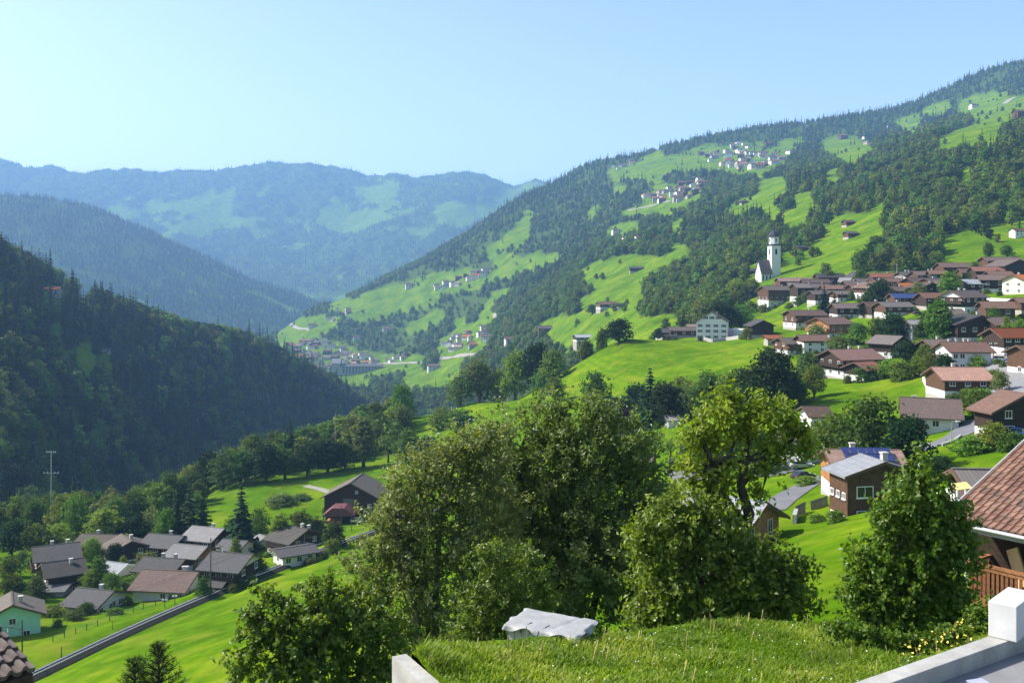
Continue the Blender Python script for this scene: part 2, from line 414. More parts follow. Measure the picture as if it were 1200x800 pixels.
M_GROUND = ground_mat("meadow_ground")
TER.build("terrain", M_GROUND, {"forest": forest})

# the wooded spur on the left, steep towards the river
pxB = np.concatenate([np.arange(-700, -40, 20), np.arange(-40, 520, 5)]); YB = np.geomspace(330, 2200, 150)
rB = [
 ({-700:300, -200:380, 0:450, 100:600, 200:800, 300:1000, 400:1300, 440:1420}, {-700:-130, -200:-132, 0:-135, 100:-145, 200:-162, 300:-180, 400:-205, 440:-210}),
 ({-700:480, -200:620, 0:740, 100:850, 200:975, 300:1110, 380:1270, 440:1450}, {-700:60, -200:-20, 0:-45, 100:-75, 200:-105, 300:-140, 380:-180, 440:-215}),
 ({-700:800, -200:950, 0:1060, 100:1090, 200:1130, 300:1220, 380:1340, 440:1480}, {-700:330, -200:100, 0:18, 100:-28, 200:-58, 300:-92, 380:-152, 440:-225}),
 ({-700:1500, -200:1500, 0:1500, 440:1800}, {-700:480, -200:120, 0:0, 100:-90, 200:-150, 300:-200, 440:-280}),
 ({-700:2100, 440:2150}, {-700:200, 440:-330}),
]
def rowv(Yd, zd): return (Yd, sorted(zd), [zd[k] for k in sorted(zd)])
SPUR = Sheet([rowv(a, b) for a, b in rB], pxB, YB, 0.5)
SPUR.z += (fbm(SPUR.x, SPUR.YY, 150, 4) - 0.5) * 34
pyB = SPUR.py(); spf = np.ones_like(SPUR.z)
for P in ([(92,402),(108,398),(112,412),(104,420),(112,432),(104,440),(96,428),(88,410)], [(46,342),(64,332),(80,340),(60,350)], [(84,338),(96,340),(108,348),(100,352)],
          [(58,378),(70,380),(76,396),(66,398)], [(118,408),(134,408),(134,420),(118,420)]):
    for lift in (0.0, 0.4, 0.8, 1.2, 1.6): spf[in_poly(SPUR.PX, pyB - lift * 10 * F / SPUR.YY, P)] = 0
SPUR.build("hill", M_GROUND, {"forest": spf})

# the blue ridge behind it
pxC = np.arange(-500, 560, 8); YC = np.geomspace(3000, 7000, 110)
rC = [
 ({-500:3000, 0:3200, 300:3900, 500:4600}, {-500:-235, 500:-235}),
 ({-500:3700, 0:3900, 300:4300, 500:4900}, {-500:100, 0:20, 150:-10, 300:-120, 400:-205, 500:-240}),
 ({-500:4600, 0:4700, 300:4900, 500:5200}, {-500:500, 0:352, 25:354, 50:352, 100:302, 150:222, 200:140, 250:60, 300:-28, 350:-110, 400:-190, 500:-245}),
 ({-500:7000, 500:7000}, {-500:100, 500:-300}),
]
RIDGE = Sheet([rowv(a, b) for a, b in rC], pxC, YC, 0.5)
RIDGE.z += (fbm(RIDGE.x, RIDGE.YY, 500, 5) - 0.5) * 110 * np.clip((RIDGE.z + 240) / 200, 0, 1)
pyC = RIDGE.py()
rf = 1 - ((fbm(RIDGE.x, RIDGE.YY, 150, 4) > 0.69) & (pyC > 268)).astype(float)
RIDGE.build("hill", M_GROUND, {"forest": rf})

# the high mountain that closes the valley
pxD = np.arange(-500, 1000, 3.0); YD = np.concatenate([np.linspace(5200, 8900, 330), np.linspace(8950, 12000, 12)])
skD = {-500:190, -100:195, 0:187, 20:195, 40:205, 60:207, 80:213, 105:218, 130:215, 200:212, 260:208, 320:201, 360:203, 410:212, 450:217, 500:218, 560:217, 600:220, 630:212, 660:220, 720:230, 1000:250}
def zD(Y, d, e=0): return {k: (HZ - v - e) * Y / F for k, v in d.items()}
rD = [
 ({-500:5200, 1000:5200}, {-500:-240, 1000:-240}),
 ({-500:6200, 1000:6200}, zD(6200, {-500:330, 0:320, 200:322, 400:335, 600:330, 1000:340})),
 ({-500:7400, 1000:7400}, zD(7400, {-500:265, 0:250, 200:255, 400:262, 600:258, 1000:280})),
 ({-500:8700, 1000:8700}, zD(8700, skD)),
 ({-500:12000, 1000:12000}, {-500:0, 1000:0}),
]
MTN = Sheet([rowv(a, b) for a, b in rD], pxD, YD, 0.5)
env = np.clip((MTN.z + 240) / 500, 0, 1) * np.clip((8900 - MTN.YY) / 500, 0.12, 1)
MTN.z += (fbm(MTN.x * 1.5, MTN.YY, 1500, 5) - 0.5) * 420 * env
pyD = MTN.py()
w = np.exp(-((pyD - 258) / 26)**2) * np.clip((MTN.PX - 90) / 60, 0, 1) * 0.16 + np.exp(-((pyD - 238) / 22)**2) * np.clip((MTN.PX - 480) / 60, 0, 1) * 0.1
w += 0.16 * np.exp(-(((MTN.PX - 258 + (pyD - 240) * 0.9) / 16)**2 + ((pyD - 240) / 24)**2))
mf = 1 - np.clip((0.45*fbm(MTN.x, MTN.YY * 0.7, 700, 3) + 0.6*fbm(MTN.x + 77, MTN.YY * 0.6, 150, 4) + w*1.25 - 0.645) * 25, 0, 1)
MTN.z += (RNG.random(MTN.z.shape)) * 20 * mf + (fbm(MTN.x, MTN.YY, 60, 2) - 0.5) * 50 * mf
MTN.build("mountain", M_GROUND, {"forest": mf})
# ------------------------------------------------------------------ foliage
def leaf_mat(name, c, c2, trans=0.35, per_obj=0.3, rough=0.6, spec=0.12, hue=0.07):
    m, n, l, p = nodes(name)
    at = n.new("ShaderNodeAttribute"); at.attribute_name = "tint"
    oi = n.new("ShaderNodeObjectInfo")
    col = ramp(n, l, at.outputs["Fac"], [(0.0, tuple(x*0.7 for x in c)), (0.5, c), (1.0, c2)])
    hs = n.new("ShaderNodeHueSaturation"); l.new(col, hs.inputs["Color"])
    r = oi.outputs["Random"]
    l.new(math_(n, l, 'ADD', math_(n, l, 'MULTIPLY', r, hue), 0.5 - hue*0.45), hs.inputs["Hue"])
    r2 = math_(n, l, 'FRACT', math_(n, l, 'MULTIPLY', r, 37.3))
    l.new(math_(n, l, 'ADD', math_(n, l, 'MULTIPLY', r2, per_obj*2), 1 - per_obj), hs.inputs["Value"])
    l.new(hs.outputs[0], p.inputs["Base Color"]); p.inputs["Roughness"].default_value = rough
    p.inputs["Specular IOR Level"].default_value = spec
    tr = n.new("ShaderNodeBsdfTranslucent")
    l.new(mixc(n, l, 1.0, hs.outputs[0], (1.25, 1.25, 0.4), 'MULTIPLY'), tr.inputs["Color"])
    mx = n.new("ShaderNodeMixShader"); mx.inputs[0].default_value = trans
    l.new(p.outputs[0], mx.inputs[1]); l.new(tr.outputs[0], mx.inputs[2])
    l.new(mx.outputs[0], n["Material Output"].inputs["Surface"])
    return m
M_BROAD = leaf_mat("broad_leaves", (0.088, 0.150, 0.022), (0.170, 0.220, 0.036), 0.35, 0.42)
M_LIGHT = leaf_mat("light_leaves", (0.127, 0.201, 0.025), (0.207, 0.270, 0.037), 0.35, 0.42)
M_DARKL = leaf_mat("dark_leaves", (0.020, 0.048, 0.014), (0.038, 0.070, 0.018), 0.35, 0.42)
M_NEEDLE = leaf_mat("needles", (0.016, 0.042, 0.016), (0.032, 0.066, 0.022), 0.15, 0.3, 0.8, 0.08)
M_PURPLE = leaf_mat("purple_leaves", (0.035, 0.015, 0.030), (0.055, 0.022, 0.040))
M_OLIVE = leaf_mat("olive_leaves", (0.102, 0.144, 0.041), (0.180, 0.198, 0.058), 0.35, 0.42)
M_SILVER = leaf_mat("silver_leaves", (0.180, 0.225, 0.070), (0.370, 0.400, 0.155), 0.46, 0.1, 0.42, 0.45, 0.0)
M_GLOSS = leaf_mat("glossy_leaves", (0.112, 0.180, 0.022), (0.275, 0.340, 0.065), 0.48, 0.1, 0.42, 0.45, 0.0)
M_FRESH = leaf_mat("mid_green_leaves", (0.150, 0.220, 0.022), (0.330, 0.390, 0.065), 0.48, 0.1, 0.42, 0.42, 0.0)
M_GREYG = leaf_mat("grey_green_leaves", (0.130, 0.190, 0.044), (0.305, 0.360, 0.115), 0.46, 0.1, 0.42, 0.45, 0.0)
M_YELLOWG = leaf_mat("fresh_green_leaves", (0.190, 0.270, 0.020), (0.380, 0.430, 0.055), 0.5, 0.1, 0.42, 0.4, 0.0)
M_MAPLE = leaf_mat("maple_leaves", (0.095, 0.180, 0.016), (0.230, 0.300, 0.036), 0.48, 0.1, 0.42, 0.35, 0.0)
M_BARK = plain("bark", (0.055, 0.045, 0.035), 0.9, 0.5, 3.0, 0.6, 0.03)
M_BARKG = plain("grey_bark", (0.13, 0.12, 0.10), 0.9, 0.5, 3.0, 0.6, 0.03)

def unit(a): return a / np.maximum(np.linalg.norm(a, axis=-1, keepdims=True), 1e-9)
def leaves(P, N, size, rng, fold=0.25, width=0.62, lob=False):
    """one folded leaf of two triangles-pairs at every point; N is the way it faces"""
    k = len(P)
    t = rng.normal(size=(k, 3)); t[:, 2] -= 0.5
    t = unit(t - N * (t * N).sum(1, keepdims=True)); b = np.cross(N, t)
    s = (np.asarray(size) * (0.65 + 0.7 * rng.random(k)))[:, None]
    base = P - t * s * 0.5; tip = P + t * s * 0.5
    L = P + b * s * width * 0.5 + N * s * fold * 0.5 - t * s * 0.06
    R = P - b * s * width * 0.5 + N * s * fold * 0.5 - t * s * 0.06
    v = np.stack([base, R, tip, L], 1).reshape(-1, 3)
    return v, np.arange(4*k).reshape(k, 4)
def crown_points(blobs, n_twig, per, spray, rng, shell=0.55):
    """leaf positions in sprays that fill a set of ellipsoids (cx,cy,cz,rx,ry,rz)"""
    B = np.array(blobs, float); vol = (B[:, 3]*B[:, 4]*B[:, 5])**(2/3); pick = rng.choice(len(B), n_twig, p=vol/vol.sum())
    d = unit(rng.normal(size=(n_twig, 3))); r = shell + (1 - shell) * rng.random(n_twig)**0.6
    r *= 0.86 + 0.28 * rng.random(n_twig)
    C = B[pick, :3] + d * B[pick, 3:] * r[:, None]
    out = unit(d / B[pick, 3:] * B[pick, 3:].mean(1, keepdims=True))
    Pt = (C[:, None, :] + rng.normal(size=(n_twig, per, 3)) * np.array([1, 1, 0.6]) * spray * 0.55).reshape(-1, 3)
    O = np.repeat(out, per, 0)
    tw = np.repeat(rng.random(n_twig), per)
    return Pt, O, tw, C
def spray_points(blobs, n_twig, per, spray, rng, shell):
    """like crown_points, with every spray strung along a twig that grows outwards, and a lumpy outline"""
    B = np.array(blobs, float); vol = (B[:, 3]*B[:, 4]*B[:, 5])**(2/3); pick = rng.choice(len(B), n_twig, p=vol/vol.sum())
    d = unit(rng.normal(size=(n_twig, 3))); r = shell + (1 - shell) * rng.random(n_twig)**0.75
    ph = rng.random((len(B), 3)) * 6.28
    lump = 1 + 0.20*np.sin(d[:, 0]*5 + ph[pick, 0]) + 0.16*np.sin(d[:, 2]*6 + ph[pick, 1]) + 0.14*np.sin(d[:, 1]*7 + ph[pick, 2])
    r = r * lump * (0.9 + 0.25*rng.random(n_twig))
    C = B[pick, :3] + d * B[pick, 3:] * r[:, None]
    out = unit(d / B[pick, 3:] * B[pick, 3:].mean(1, keepdims=True))
    tw = unit(out * 0.9 + np.array([0, 0, 0.35]) + rng.normal(size=(n_twig, 3)) * 0.55)
    ln = spray * (0.6 + 0.9*rng.random(n_twig)) * (1 + 0.8*(rng.random(n_twig) > 0.9))
    t = rng.random((n_twig, per)) - 0.35
    P = C[:, None, :] + tw[:, None, :] * (t * ln[:, None])[:, :, None] + rng.normal(size=(n_twig, per, 3)) * spray * 0.20 * (1 - 0.5*np.clip(t, 0, 1))[:, :, None]
    return P.reshape(-1, 3), np.repeat(out, per, 0), np.repeat(rng.random(n_twig), per), C
def near_crown(name, blobs, n_twig, per, size, spray, mat, rng, shell, jitter, width):
    P, O, tw, C = spray_points(blobs, n_twig, per, spray, rng, shell)
    N = unit(O * 0.7 + rng.normal(size=P.shape) * jitter + np.array([-0.25, 0, 0.35]))
    v, f = leaves(P, N, size, rng, width=width)
    me = mesh_np(name, v, f, [mat]); fattr(me, "tint", np.clip(0.55*tw + 0.45*rng.random(len(P)), 0, 1), 'FACE')
    return me, C
def crown_mesh(name, blobs, n_twig, per, size, spray, mat, rng, shell=0.55, jitter=0.75, up=0.25, width=0.62):
    P, O, tw, C = crown_points(blobs, n_twig, per, spray, rng, shell)
    N = unit(O + rng.normal(size=P.shape) * jitter + np.array([0, 0, up]))
    v, f = leaves(P, N, size, rng, width=width)
    me = mesh_np(name, v, f, [mat])
    fattr(me, "tint", np.clip(0.6*tw + 0.4*rng.random(len(P)), 0, 1), 'FACE')
    return me, C
def join_meshes(name, meshes):
    vs, fs, mi, ti, mats, o = [], [], [], [], [], 0
    for me in meshes:
        v = np.zeros(len(me.vertices)*3, np.float32); me.vertices.foreach_get("co", v); v = v.reshape(-1, 3)
        for p in me.polygons:
            fs.append(tuple(i + o for i in p.vertices)); mi.append(len(mats))
        t = np.full(len(me.polygons), 0.5, np.float32)
        if "tint" in me.attributes: me.attributes["tint"].data.foreach_get("value", t)
        vs.append(v); ti.append(t); o += len(v); mats.append(me.materials[0])
    m = bpy.data.meshes.new(name); m.from_pydata(np.concatenate(vs).tolist(), [], fs)
    for x in mats: m.materials.append(x)
    m.polygons.foreach_set("material_index", mi); fattr(m, "tint", np.concatenate(ti), 'FACE'); m.update()
    return m

PROTO = {}          # key -> (crown mesh, trunk mesh, width, height)
def proto_broad(key, mat, seed, h=12.0, w=9.0, bare=0.05, n=230, per=11, size=0.62, nb=8, tall=False):
    rng = np.random.default_rng(seed); blobs = []
    z0 = h * bare
    for i in range(nb):
        t = (i + 0.5) / nb; z = z0 + (h - z0) * (0.17 + 0.64 * t)
        rad = w / 2 * (1 - abs(t - 0.32)**1.6 * 1.15) * 0.60
        a = i * 2.4 + rng.random(); rr = w / 2 * (0.42 if not tall else 0.2) * (1 - 0.7 * t) * (0.6 + 0.6 * rng.random())
        blobs.append((rr*math.cos(a), rr*math.sin(a), z, rad*(0.85+0.4*rng.random()), rad*(0.85+0.4*rng.random()), rad*(0.8+0.3*rng.random()) * (1.4 if tall else 1)))
    cm, C = crown_mesh("crown", blobs, n, per, size, 0.9 * w / 9, mat, rng, 0.6, jitter=0.75 if n > 100 else 0.28)
    t = MB(); top = (0.1, 0.1, h * 0.72); r0 = 0.028 * h
    t.tube([(0,0,-0.6), (0.02,0,z0*0.7), (0.1,0.05,h*0.4), top], [r0*1.2, r0*0.85, r0*0.6, r0*0.15], 6)
    for b in blobs[:nb]: t.tube([(0.05,0.02,z0*0.9), (b[0]*0.5, b[1]*0.5, (z0+b[2])*0.55), b[:3]], [r0*0.45, r0*0.3, r0*0.08], 4)
    PROTO[key] = (cm, t.mesh("trunk", M_BARK, True), w, h)
def proto_spruce(key, mat, seed, h=20.0, w=7.0, levels=26, nb=11, bare=0.06):
    rng = np.random.default_rng(seed); P = []; N = []; S = []
    for k in range(levels):
        t = (k + rng.random()*0.7) / levels; z = h * (bare + (0.985 - bare) * t); R = w / 2 * (1 - t)**0.85 * (0.8 + 0.35 * rng.random()) + 0.15
        m = max(4, int(nb * (1 - 0.55 * t)))
        for j in range(m):
            a = 2*math.pi*(j + rng.random()*0.8)/m; L = R * (0.7 + 0.5 * rng.random())
            for q in range(4):
                u = (q + 0.6) / 4 * L
                if u < 0.15 * R and t < 0.8: continue
                P.append((u*math.cos(a), u*math.sin(a), z - u*0.42 + 0.12*u*u/max(R, 0.3))); N.append((0.45*math.cos(a), 0.45*math.sin(a), 0.75)); S.append(0.40*R*(1.15 - 0.12*q) + 0.28)
    P = np.array(P); N = unit(np.array(N) + rng.normal(size=P.shape) * 0.35)
    v, f = leaves(P, N, np.array(S) * 1.35, rng, fold=-0.25, width=0.6)
    me = mesh_np("crown", v, f, [mat]); fattr(me, "tint", rng.random(len(P)), 'FACE')
    t = MB().tube([(0,0,-0.6), (0,0,h*0.5), (0,0,h*0.97)], [0.32, 0.2, 0.03], 6)
    PROTO[key] = (me, t.mesh("trunk", M_BARK, True), w, h)
proto_broad("round_a", M_BROAD, 1); proto_broad("round_b", M_BROAD, 2, w=10, h=11, nb=9); proto_broad("round_c", M_BROAD, 3, w=8, h=13)
proto_broad("light_a", M_LIGHT, 4); proto_broad("light_b", M_LIGHT, 5, w=8, h=12.5)
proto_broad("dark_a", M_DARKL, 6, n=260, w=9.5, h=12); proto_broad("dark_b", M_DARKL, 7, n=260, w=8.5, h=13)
proto_broad("tall_a", M_OLIVE, 8, w=6, h=14, tall=True, bare=0.08); proto_broad("tall_b", M_BROAD, 9, w=6.5, h=14, tall=True, bare=0.1)
proto_broad("birch", M_LIGHT, 10, w=5, h=12, tall=True, bare=0.05, size=0.5)
proto_broad("open_a", M_LIGHT, 12, w=8, h=10, n=80, per=9, size=0.5, bare=0.3); proto_broad("purple", M_PURPLE, 13, w=8, h=10)
proto_broad("olive_a", M_OLIVE, 14, w=9, h=12); proto_broad("bush_l", M_LIGHT, 15, w=5, h=3.6, bare=0.0, nb=6, n=150, size=0.42)
proto_broad("bush_d", M_BROAD, 16, w=5.5, h=3.2, bare=0.0, nb=6, n=150, size=0.42); proto_broad("bush_o", M_OLIVE, 17, w=5, h=3.2, bare=0.0, nb=6, n=150, size=0.42)
proto_spruce("spruce_a", M_NEEDLE, 20); proto_spruce("spruce_b", M_NEEDLE, 21, w=6, h=21); proto_spruce("spruce_c", M_NEEDLE, 22, w=7.5, h=18, levels=22)
# coarser ones for the far woods
proto_broad("far_a", M_BROAD, 31, n=95, per=6, size=1.2, nb=6); proto_broad("far_b", M_BROAD, 32, n=95, per=6, size=1.2, nb=6, w=10); proto_broad("far_c", M_OLIVE, 33, n=95, per=6, size=1.2, nb=6)
proto_broad("far_d", M_DARKL, 34, n=95, per=6, size=1.2, nb=6); proto_broad("far_e", M_LIGHT, 35, n=95, per=6, size=1.2, nb=6, w=8)
proto_spruce("far_s", M_NEEDLE, 36, levels=13, nb=7); proto_spruce("far_t", M_NEEDLE, 37, levels=13, nb=7, w=6)

def tree(key, loc, h, w=None, label=None, group=None, name=None, rz=None):
    cm, tm, pw, ph = PROTO[key]
    nm = name or ("spruce_tree" if key.startswith("spruce") else ("shrub" if key.startswith("bush") else "broadleaf_tree"))
    sz = h / ph; sx = sz if w is None else 0.5 * (w / pw) + 0.5 * min(w / pw, sz * 1.6)
    r = thing(nm, label, "shrub" if nm == "shrub" else "tree", loc, random.random() * 6.28 if rz is None else rz, group)
    r.scale = (sx, sx, sz)
    ob("crown", cm, r); ob("trunk", tm, r)
    return r

# --- the woods: 3D points on the hills, every tree a real one; the largest become objects of their own
FAR_KEYS = ["far_a", "far_b", "far_c", "far_d", "far_e", "far_s", "far_t"]
MID_KEYS = ["round_a", "round_b", "olive_a", "dark_a", "light_a", "spruce_a", "spruce_b"]
def sample(sheet, attr, bands, pxr, seed, meadow_p=0.0):
    rng = np.random.default_rng(seed); out = []
    for (y0, y1, s, smin, smax) in bands:
        xm0 = (pxr[0]-600)/F*y1; xm1 = (pxr[1]-600)/F*y1
        gx, gy = np.meshgrid(np.arange(xm0, xm1, s), np.arange(y0, y1, s))
        x = (gx + rng.random(gx.shape)*s).ravel(); y = (gy + rng.random(gx.shape)*s).ravel()
        px = 600 + F*x/y; ok = (px > pxr[0]) & (px < pxr[1]); x, y, px = x[ok], y[ok], px[ok]
        fo = sheet.grid(px, y, attr); clump = vnoise(x, y, 38)
        ok = (fo > 0.5) & (rng.random(len(x)) < np.where(y > 2200, 0.35 + 0.65*(vnoise(x, y, 70) > 0.38), 0.95))
        # lone trees and short hedgerows out in the meadows
        ok |= (fo <= 0.5) & (y > 600) & (rng.random(len(x)) < meadow_p * (0.15 + 6*(clump > 0.74)))
        x, y, px, fo = x[ok], y[ok], px[ok], fo[ok]
        z = sheet.grid(px, y) - 0.3
        sc = smin + (smax - smin) * rng.random(len(x)); sc *= np.where(fo > 0.5, 1, 0.72)
        out.append(np.stack([x, y, z, sc, px], 1))
    return np.concatenate(out)
def scatter(name, pts, sc, rot, kind, keys, label_):
    me = bpy.data.meshes.new(name); me.vertices.add(len(pts)); me.vertices.foreach_set("co", np.ascontiguousarray(pts, np.float32).ravel())
    fattr(me, "scl", sc); fattr(me, "rot", rot)
    a = me.attributes.new("kind_index", 'INT', 'POINT'); a.data.foreach_set("value", np.ascontiguousarray(kind, np.int32)); me.update()
    coll = bpy.data.collections.new(name + "_kinds")
    for i, k in enumerate(keys):
        coll.objects.link(bpy.data.objects.new("%02d_%s_tree" % (i, "spruce" if k[-2:] in ("_s", "_t") or k.startswith("spruce") else "broadleaf"), join_meshes("forest_tree", PROTO[k][:2])))
    o = tag(ob(name, me), kind='stuff')
    ng = bpy.data.node_groups.new(name + "_nodes", 'GeometryNodeTree')
    ng.interface.new_socket("Geometry", in_out='INPUT', socket_type='NodeSocketGeometry')
    ng.interface.new_socket("Geometry", in_out='OUTPUT', socket_type='NodeSocketGeometry')
    N = ng.nodes; L = ng.links
    gi = N.new("NodeGroupInput"); go = N.new("NodeGroupOutput"); ip = N.new("GeometryNodeInstanceOnPoints"); ci = N.new("GeometryNodeCollectionInfo")
    ci.inputs["Collection"].default_value = coll; ci.inputs["Separate Children"].default_value = True; ci.inputs["Reset Children"].default_value = True
    def na(nm, ty):
        q = N.new("GeometryNodeInputNamedAttribute"); q.data_type = ty; q.inputs["Name"].default_value = nm; return q.outputs["Attribute"]
    cx = N.new("ShaderNodeCombineXYZ"); L.new(na("rot", 'FLOAT'), cx.inputs[2])
    L.new(gi.outputs[0], ip.inputs["Points"]); L.new(ci.outputs[0], ip.inputs["Instance"]); ip.inputs["Pick Instance"].default_value = True
    L.new(na("kind_index", 'INT'), ip.inputs["Instance Index"]); L.new(cx.outputs[0], ip.inputs["Rotation"]); L.new(na("scl", 'FLOAT'), ip.inputs["Scale"])
    L.new(ip.outputs[0], go.inputs[0])
    md = o.modifiers.new("trees", 'NODES'); md.node_group = ng
    return o
def kinds(n, px, y, z, rng, conif, pb=(0.30, 0.24, 0.18, 0.10, 0.18)):
    """broadleaf or spruce: conifers cluster, and take over higher up"""
    pc = np.clip(conif, 0, 1); sp = rng.random(n) < pc
    b = rng.choice(5, n, p=pb); c = rng.choice(2, n) + 5
    return np.where(sp, c, b)

def visible(px, Y, ztop, sheet):
    run = np.minimum.accumulate(sheet.py(), 0)
    return (HZ - F * ztop / Y) < sheet.grid(px, Y * 0.97, run) + 0.5

S1 = sample(TER, forest, [(300, 555, 8.5, 0.75, 1.35), (555, 900, 8.2, 0.75, 1.4), (900, 1500, 9.3, 0.8, 1.5), (1500, 2300, 11.5, 0.9, 1.65), (2300, 3560, 13.5, 0.55, 1.75)], (-60, 1290), 101, 0.02)
rng1 = np.random.default_rng(5)
h1 = S1[:, 2]
con1 = np.clip((vnoise(S1[:, 0], S1[:, 1], 260) - 0.70) * 3, 0.02, 0.7) + np.clip((S1[:, 1] - 2000) / 900, 0, 1) * np.clip((h1 - 60) / 220, 0, 0.75)
con1 += 0.08 * ((S1[:, 4] > 930) & (S1[:, 2] > 130) & (S1[:, 1] < 1700))
con1 = np.where(S1[:, 1] < 555, 0.06, con1)
con1 = con1 * 0.6
k1 = kinds(len(S1), S1[:, 4], S1[:, 1], h1, rng1, con1)
vis = visible(S1[:, 4], S1[:, 1], S1[:, 2] + 16*S1[:, 3], TER); S1, k1, con1 = S1[vis], k1[vis], con1[vis]
S2 = sample(SPUR, spf, [(380, 800, 9.0, 0.9, 1.8), (800, 1600, 9.5, 0.9, 1.9)], (-60, 460), 103, 0.01)
tz = TER.at(S2[:, 0], S2[:, 1]); keep = S2[:, 2] > tz - 6; S2 = S2[keep]
con2 = np.clip((vnoise(S2[:, 0], S2[:, 1], 150) - 0.66) * 4, 0.02, 0.8) + 0.4 * (S2[:, 4] > 290)
con2 = np.where(S2[:, 2] < -110, np.maximum(con2, 0.3), con2)
k2 = kinds(len(S2), S2[:, 4], S2[:, 1], S2[:, 2], rng1, con2, (0.24, 0.18, 0.10, 0.40, 0.08))  # extra dark-leaved trees: part of the hill's shade is put into leaf colour
vis = visible(S2[:, 4], S2[:, 1], S2[:, 2] + 16*S2[:, 3], SPUR) & visible(S2[:, 4], S2[:, 1], S2[:, 2] + 16*S2[:, 3], TER); S2, k2 = S2[vis], k2[vis]
S3 = sample(RIDGE, rf, [(3300, 4900, 17, 1.0, 1.9)], (-40, 520), 105, 0.0)
k3 = kinds(len(S3), S3[:, 4], S3[:, 1], S3[:, 2], rng1, np.full(len(S3), 0.75))
vis = visible(S3[:, 4], S3[:, 1], S3[:, 2] + 20*S3[:, 3], RIDGE); S3, k3 = S3[vis], k3[vis]
# the mountain's woods, coarser still
sel = (mf > 0.5) & (RNG.random(mf.shape) < 0.33) & (MTN.YY < 8760) & (MTN.YY > 6000) & (MTN.PX < 720)
S4 = np.stack([MTN.x[sel], MTN.YY[sel], MTN.z[sel] - 8, 1.2 + 1.1*RNG.random(sel.sum()), MTN.PX[sel]], 1)
k4 = kinds(len(S4), S4[:, 4], S4[:, 1], S4[:, 2], rng1, np.full(len(S4), 0.8))
def big_ones(S, k, n, extra):
    score = S[:, 3] * np.where(k >= 5, 1.5, 1.0) / S[:, 1] * extra
    i = np.argsort(-score)[:n]; m = np.zeros(len(S), bool); m[i] = True; return m
inframe = (S1[:, 4] > -10) & (S1[:, 4] < 1210); m1 = big_ones(S1, k1, 80, inframe)
inframe2 = (S2[:, 4] > -10) & (S2[:, 4] < 460); m2 = big_ones(S2, k2, 90, inframe2)
for S, k, m, side in ((S1, k1, m1, "green slope behind the village"), (S2, k2, m2, "shaded wooded hill on the left")):
    for (x, y, z, sc, px), kk in zip(S[m], k[m]):
        key = MID_KEYS[kk]; ph = PROTO[key][3]
        word = ["rounded green", "broad green", "olive green", "dark green", "light green", "dark spruce", "slender spruce"][kk]
        tree(key, (x, y, z), sc * (12 if kk < 5 else 20), None, "%s tree in the wood on the %s" % (word, side), "%s trees in the wood on the %s" % (word, side))
def put(name, S, k):
    rot = RNG.random(len(S)) * 6.28
    scatter(name, S[:, :3], S[:, 3], rot, k, FAR_KEYS, "")
put("forest", S1[~m1], k1[~m1]); put("forest", S2[~m2], k2[~m2]); put("forest", S3, k3); put("forest", S4, k4)
print("TREES", len(S1), len(S2), len(S3), len(S4))
# ------------------------------------------------------------------ railway, roads, walls
M_BALLAST = plain("ballast", (0.030, 0.025, 0.021), 0.95, 0.5, 6, 0.8, 0.06)
M_RAIL = plain("rail_steel", (0.62, 0.58, 0.54), 0.4, 0.15, 3, 0, 0, 0.5)
M_SLEEPER = plain("sleeper_wood", (0.035, 0.027, 0.022), 0.9, 0.4, 3)
M_ASPHALT = plain("asphalt", (0.20, 0.20, 0.205), 0.9, 0.18, 1.2, 0.5, 0.008)
M_STREET = plain("street_asphalt", (0.13, 0.13, 0.14), 0.9, 0.2, 0.3, 0.2, 0.02)
M_GRAVEL = plain("gravel_track", (0.25, 0.235, 0.20), 0.95, 0.25, 0.5, 0.3, 0.03)
M_CONCRETE = plain("concrete", (0.34, 0.33, 0.305), 0.85, 0.28, 1.8, 0.25, 0.006)
M_WHITE = plain("white_paint", (0.78, 0.78, 0.76), 0.6, 0.06, 1.0, 0.05, 0.005)
M_METAL = plain("galvanised_steel", (0.40, 0.41, 0.42), 0.45, 0.12, 3, 0, 0, 0.6)
M_DARKPOLE = plain("dark_pole", (0.06, 0.055, 0.05), 0.7, 0.2, 3, 0, 0)

def path(pts, step=2.0):
    """smooth world polyline through 2-D points"""
    t = np.arange(len(pts)); n = int(sum(math.dist(pts[i], pts[i+1]) for i in range(len(pts)-1)) / step) + 2
    q = np.linspace(0, len(pts) - 1, n)
    return np.stack([pchip(t, [p[0] for p in pts], q), pchip(t, [p[1] for p in pts], q)], 1)
def normals2(P):
    d = np.gradient(P, axis=0); d = d / np.maximum(np.linalg.norm(d, axis=1, keepdims=True), 1e-9)
    return np.stack([-d[:, 1], d[:, 0]], 1)
def ribbon(name, P, offs, zs, mat, kind='structure'):
    """cross-section (offset, height) swept along P; zs(x, y, k) gives heights"""
    N = normals2(P); V = []
    for k, o in enumerate(offs):
        q = P + N * o; V.append(np.concatenate([q, zs(q[:, 0], q[:, 1], k)[:, None]], 1))
    V = np.stack(V, 1); a, b = V.shape[:2]; idx = np.arange(a*b).reshape(a, b)
    f = np.stack([idx[:-1, :-1], idx[1:, :-1], idx[1:, 1:], idx[:-1, 1:]], -1).reshape(-1, 4)
    me = mesh_np(name, V.reshape(-1, 3), f, [mat], smooth=True)
    bm = bmesh.new(); bm.from_mesh(me); bmesh.ops.recalc_face_normals(bm, faces=bm.faces)
    if sum(q.normal.z for q in bm.faces) < 0: bmesh.ops.reverse_faces(bm, faces=bm.faces)
    bm.to_mesh(me); bm.free()
    o = ob(name, me)
    return tag(o, kind=kind) if kind else o
def pt(px, py, Ymin=60, Ymax=1e9):
    Y = TER.hit(px, py, Ymin, Ymax); return ((px - 600) / F * Y, Y)
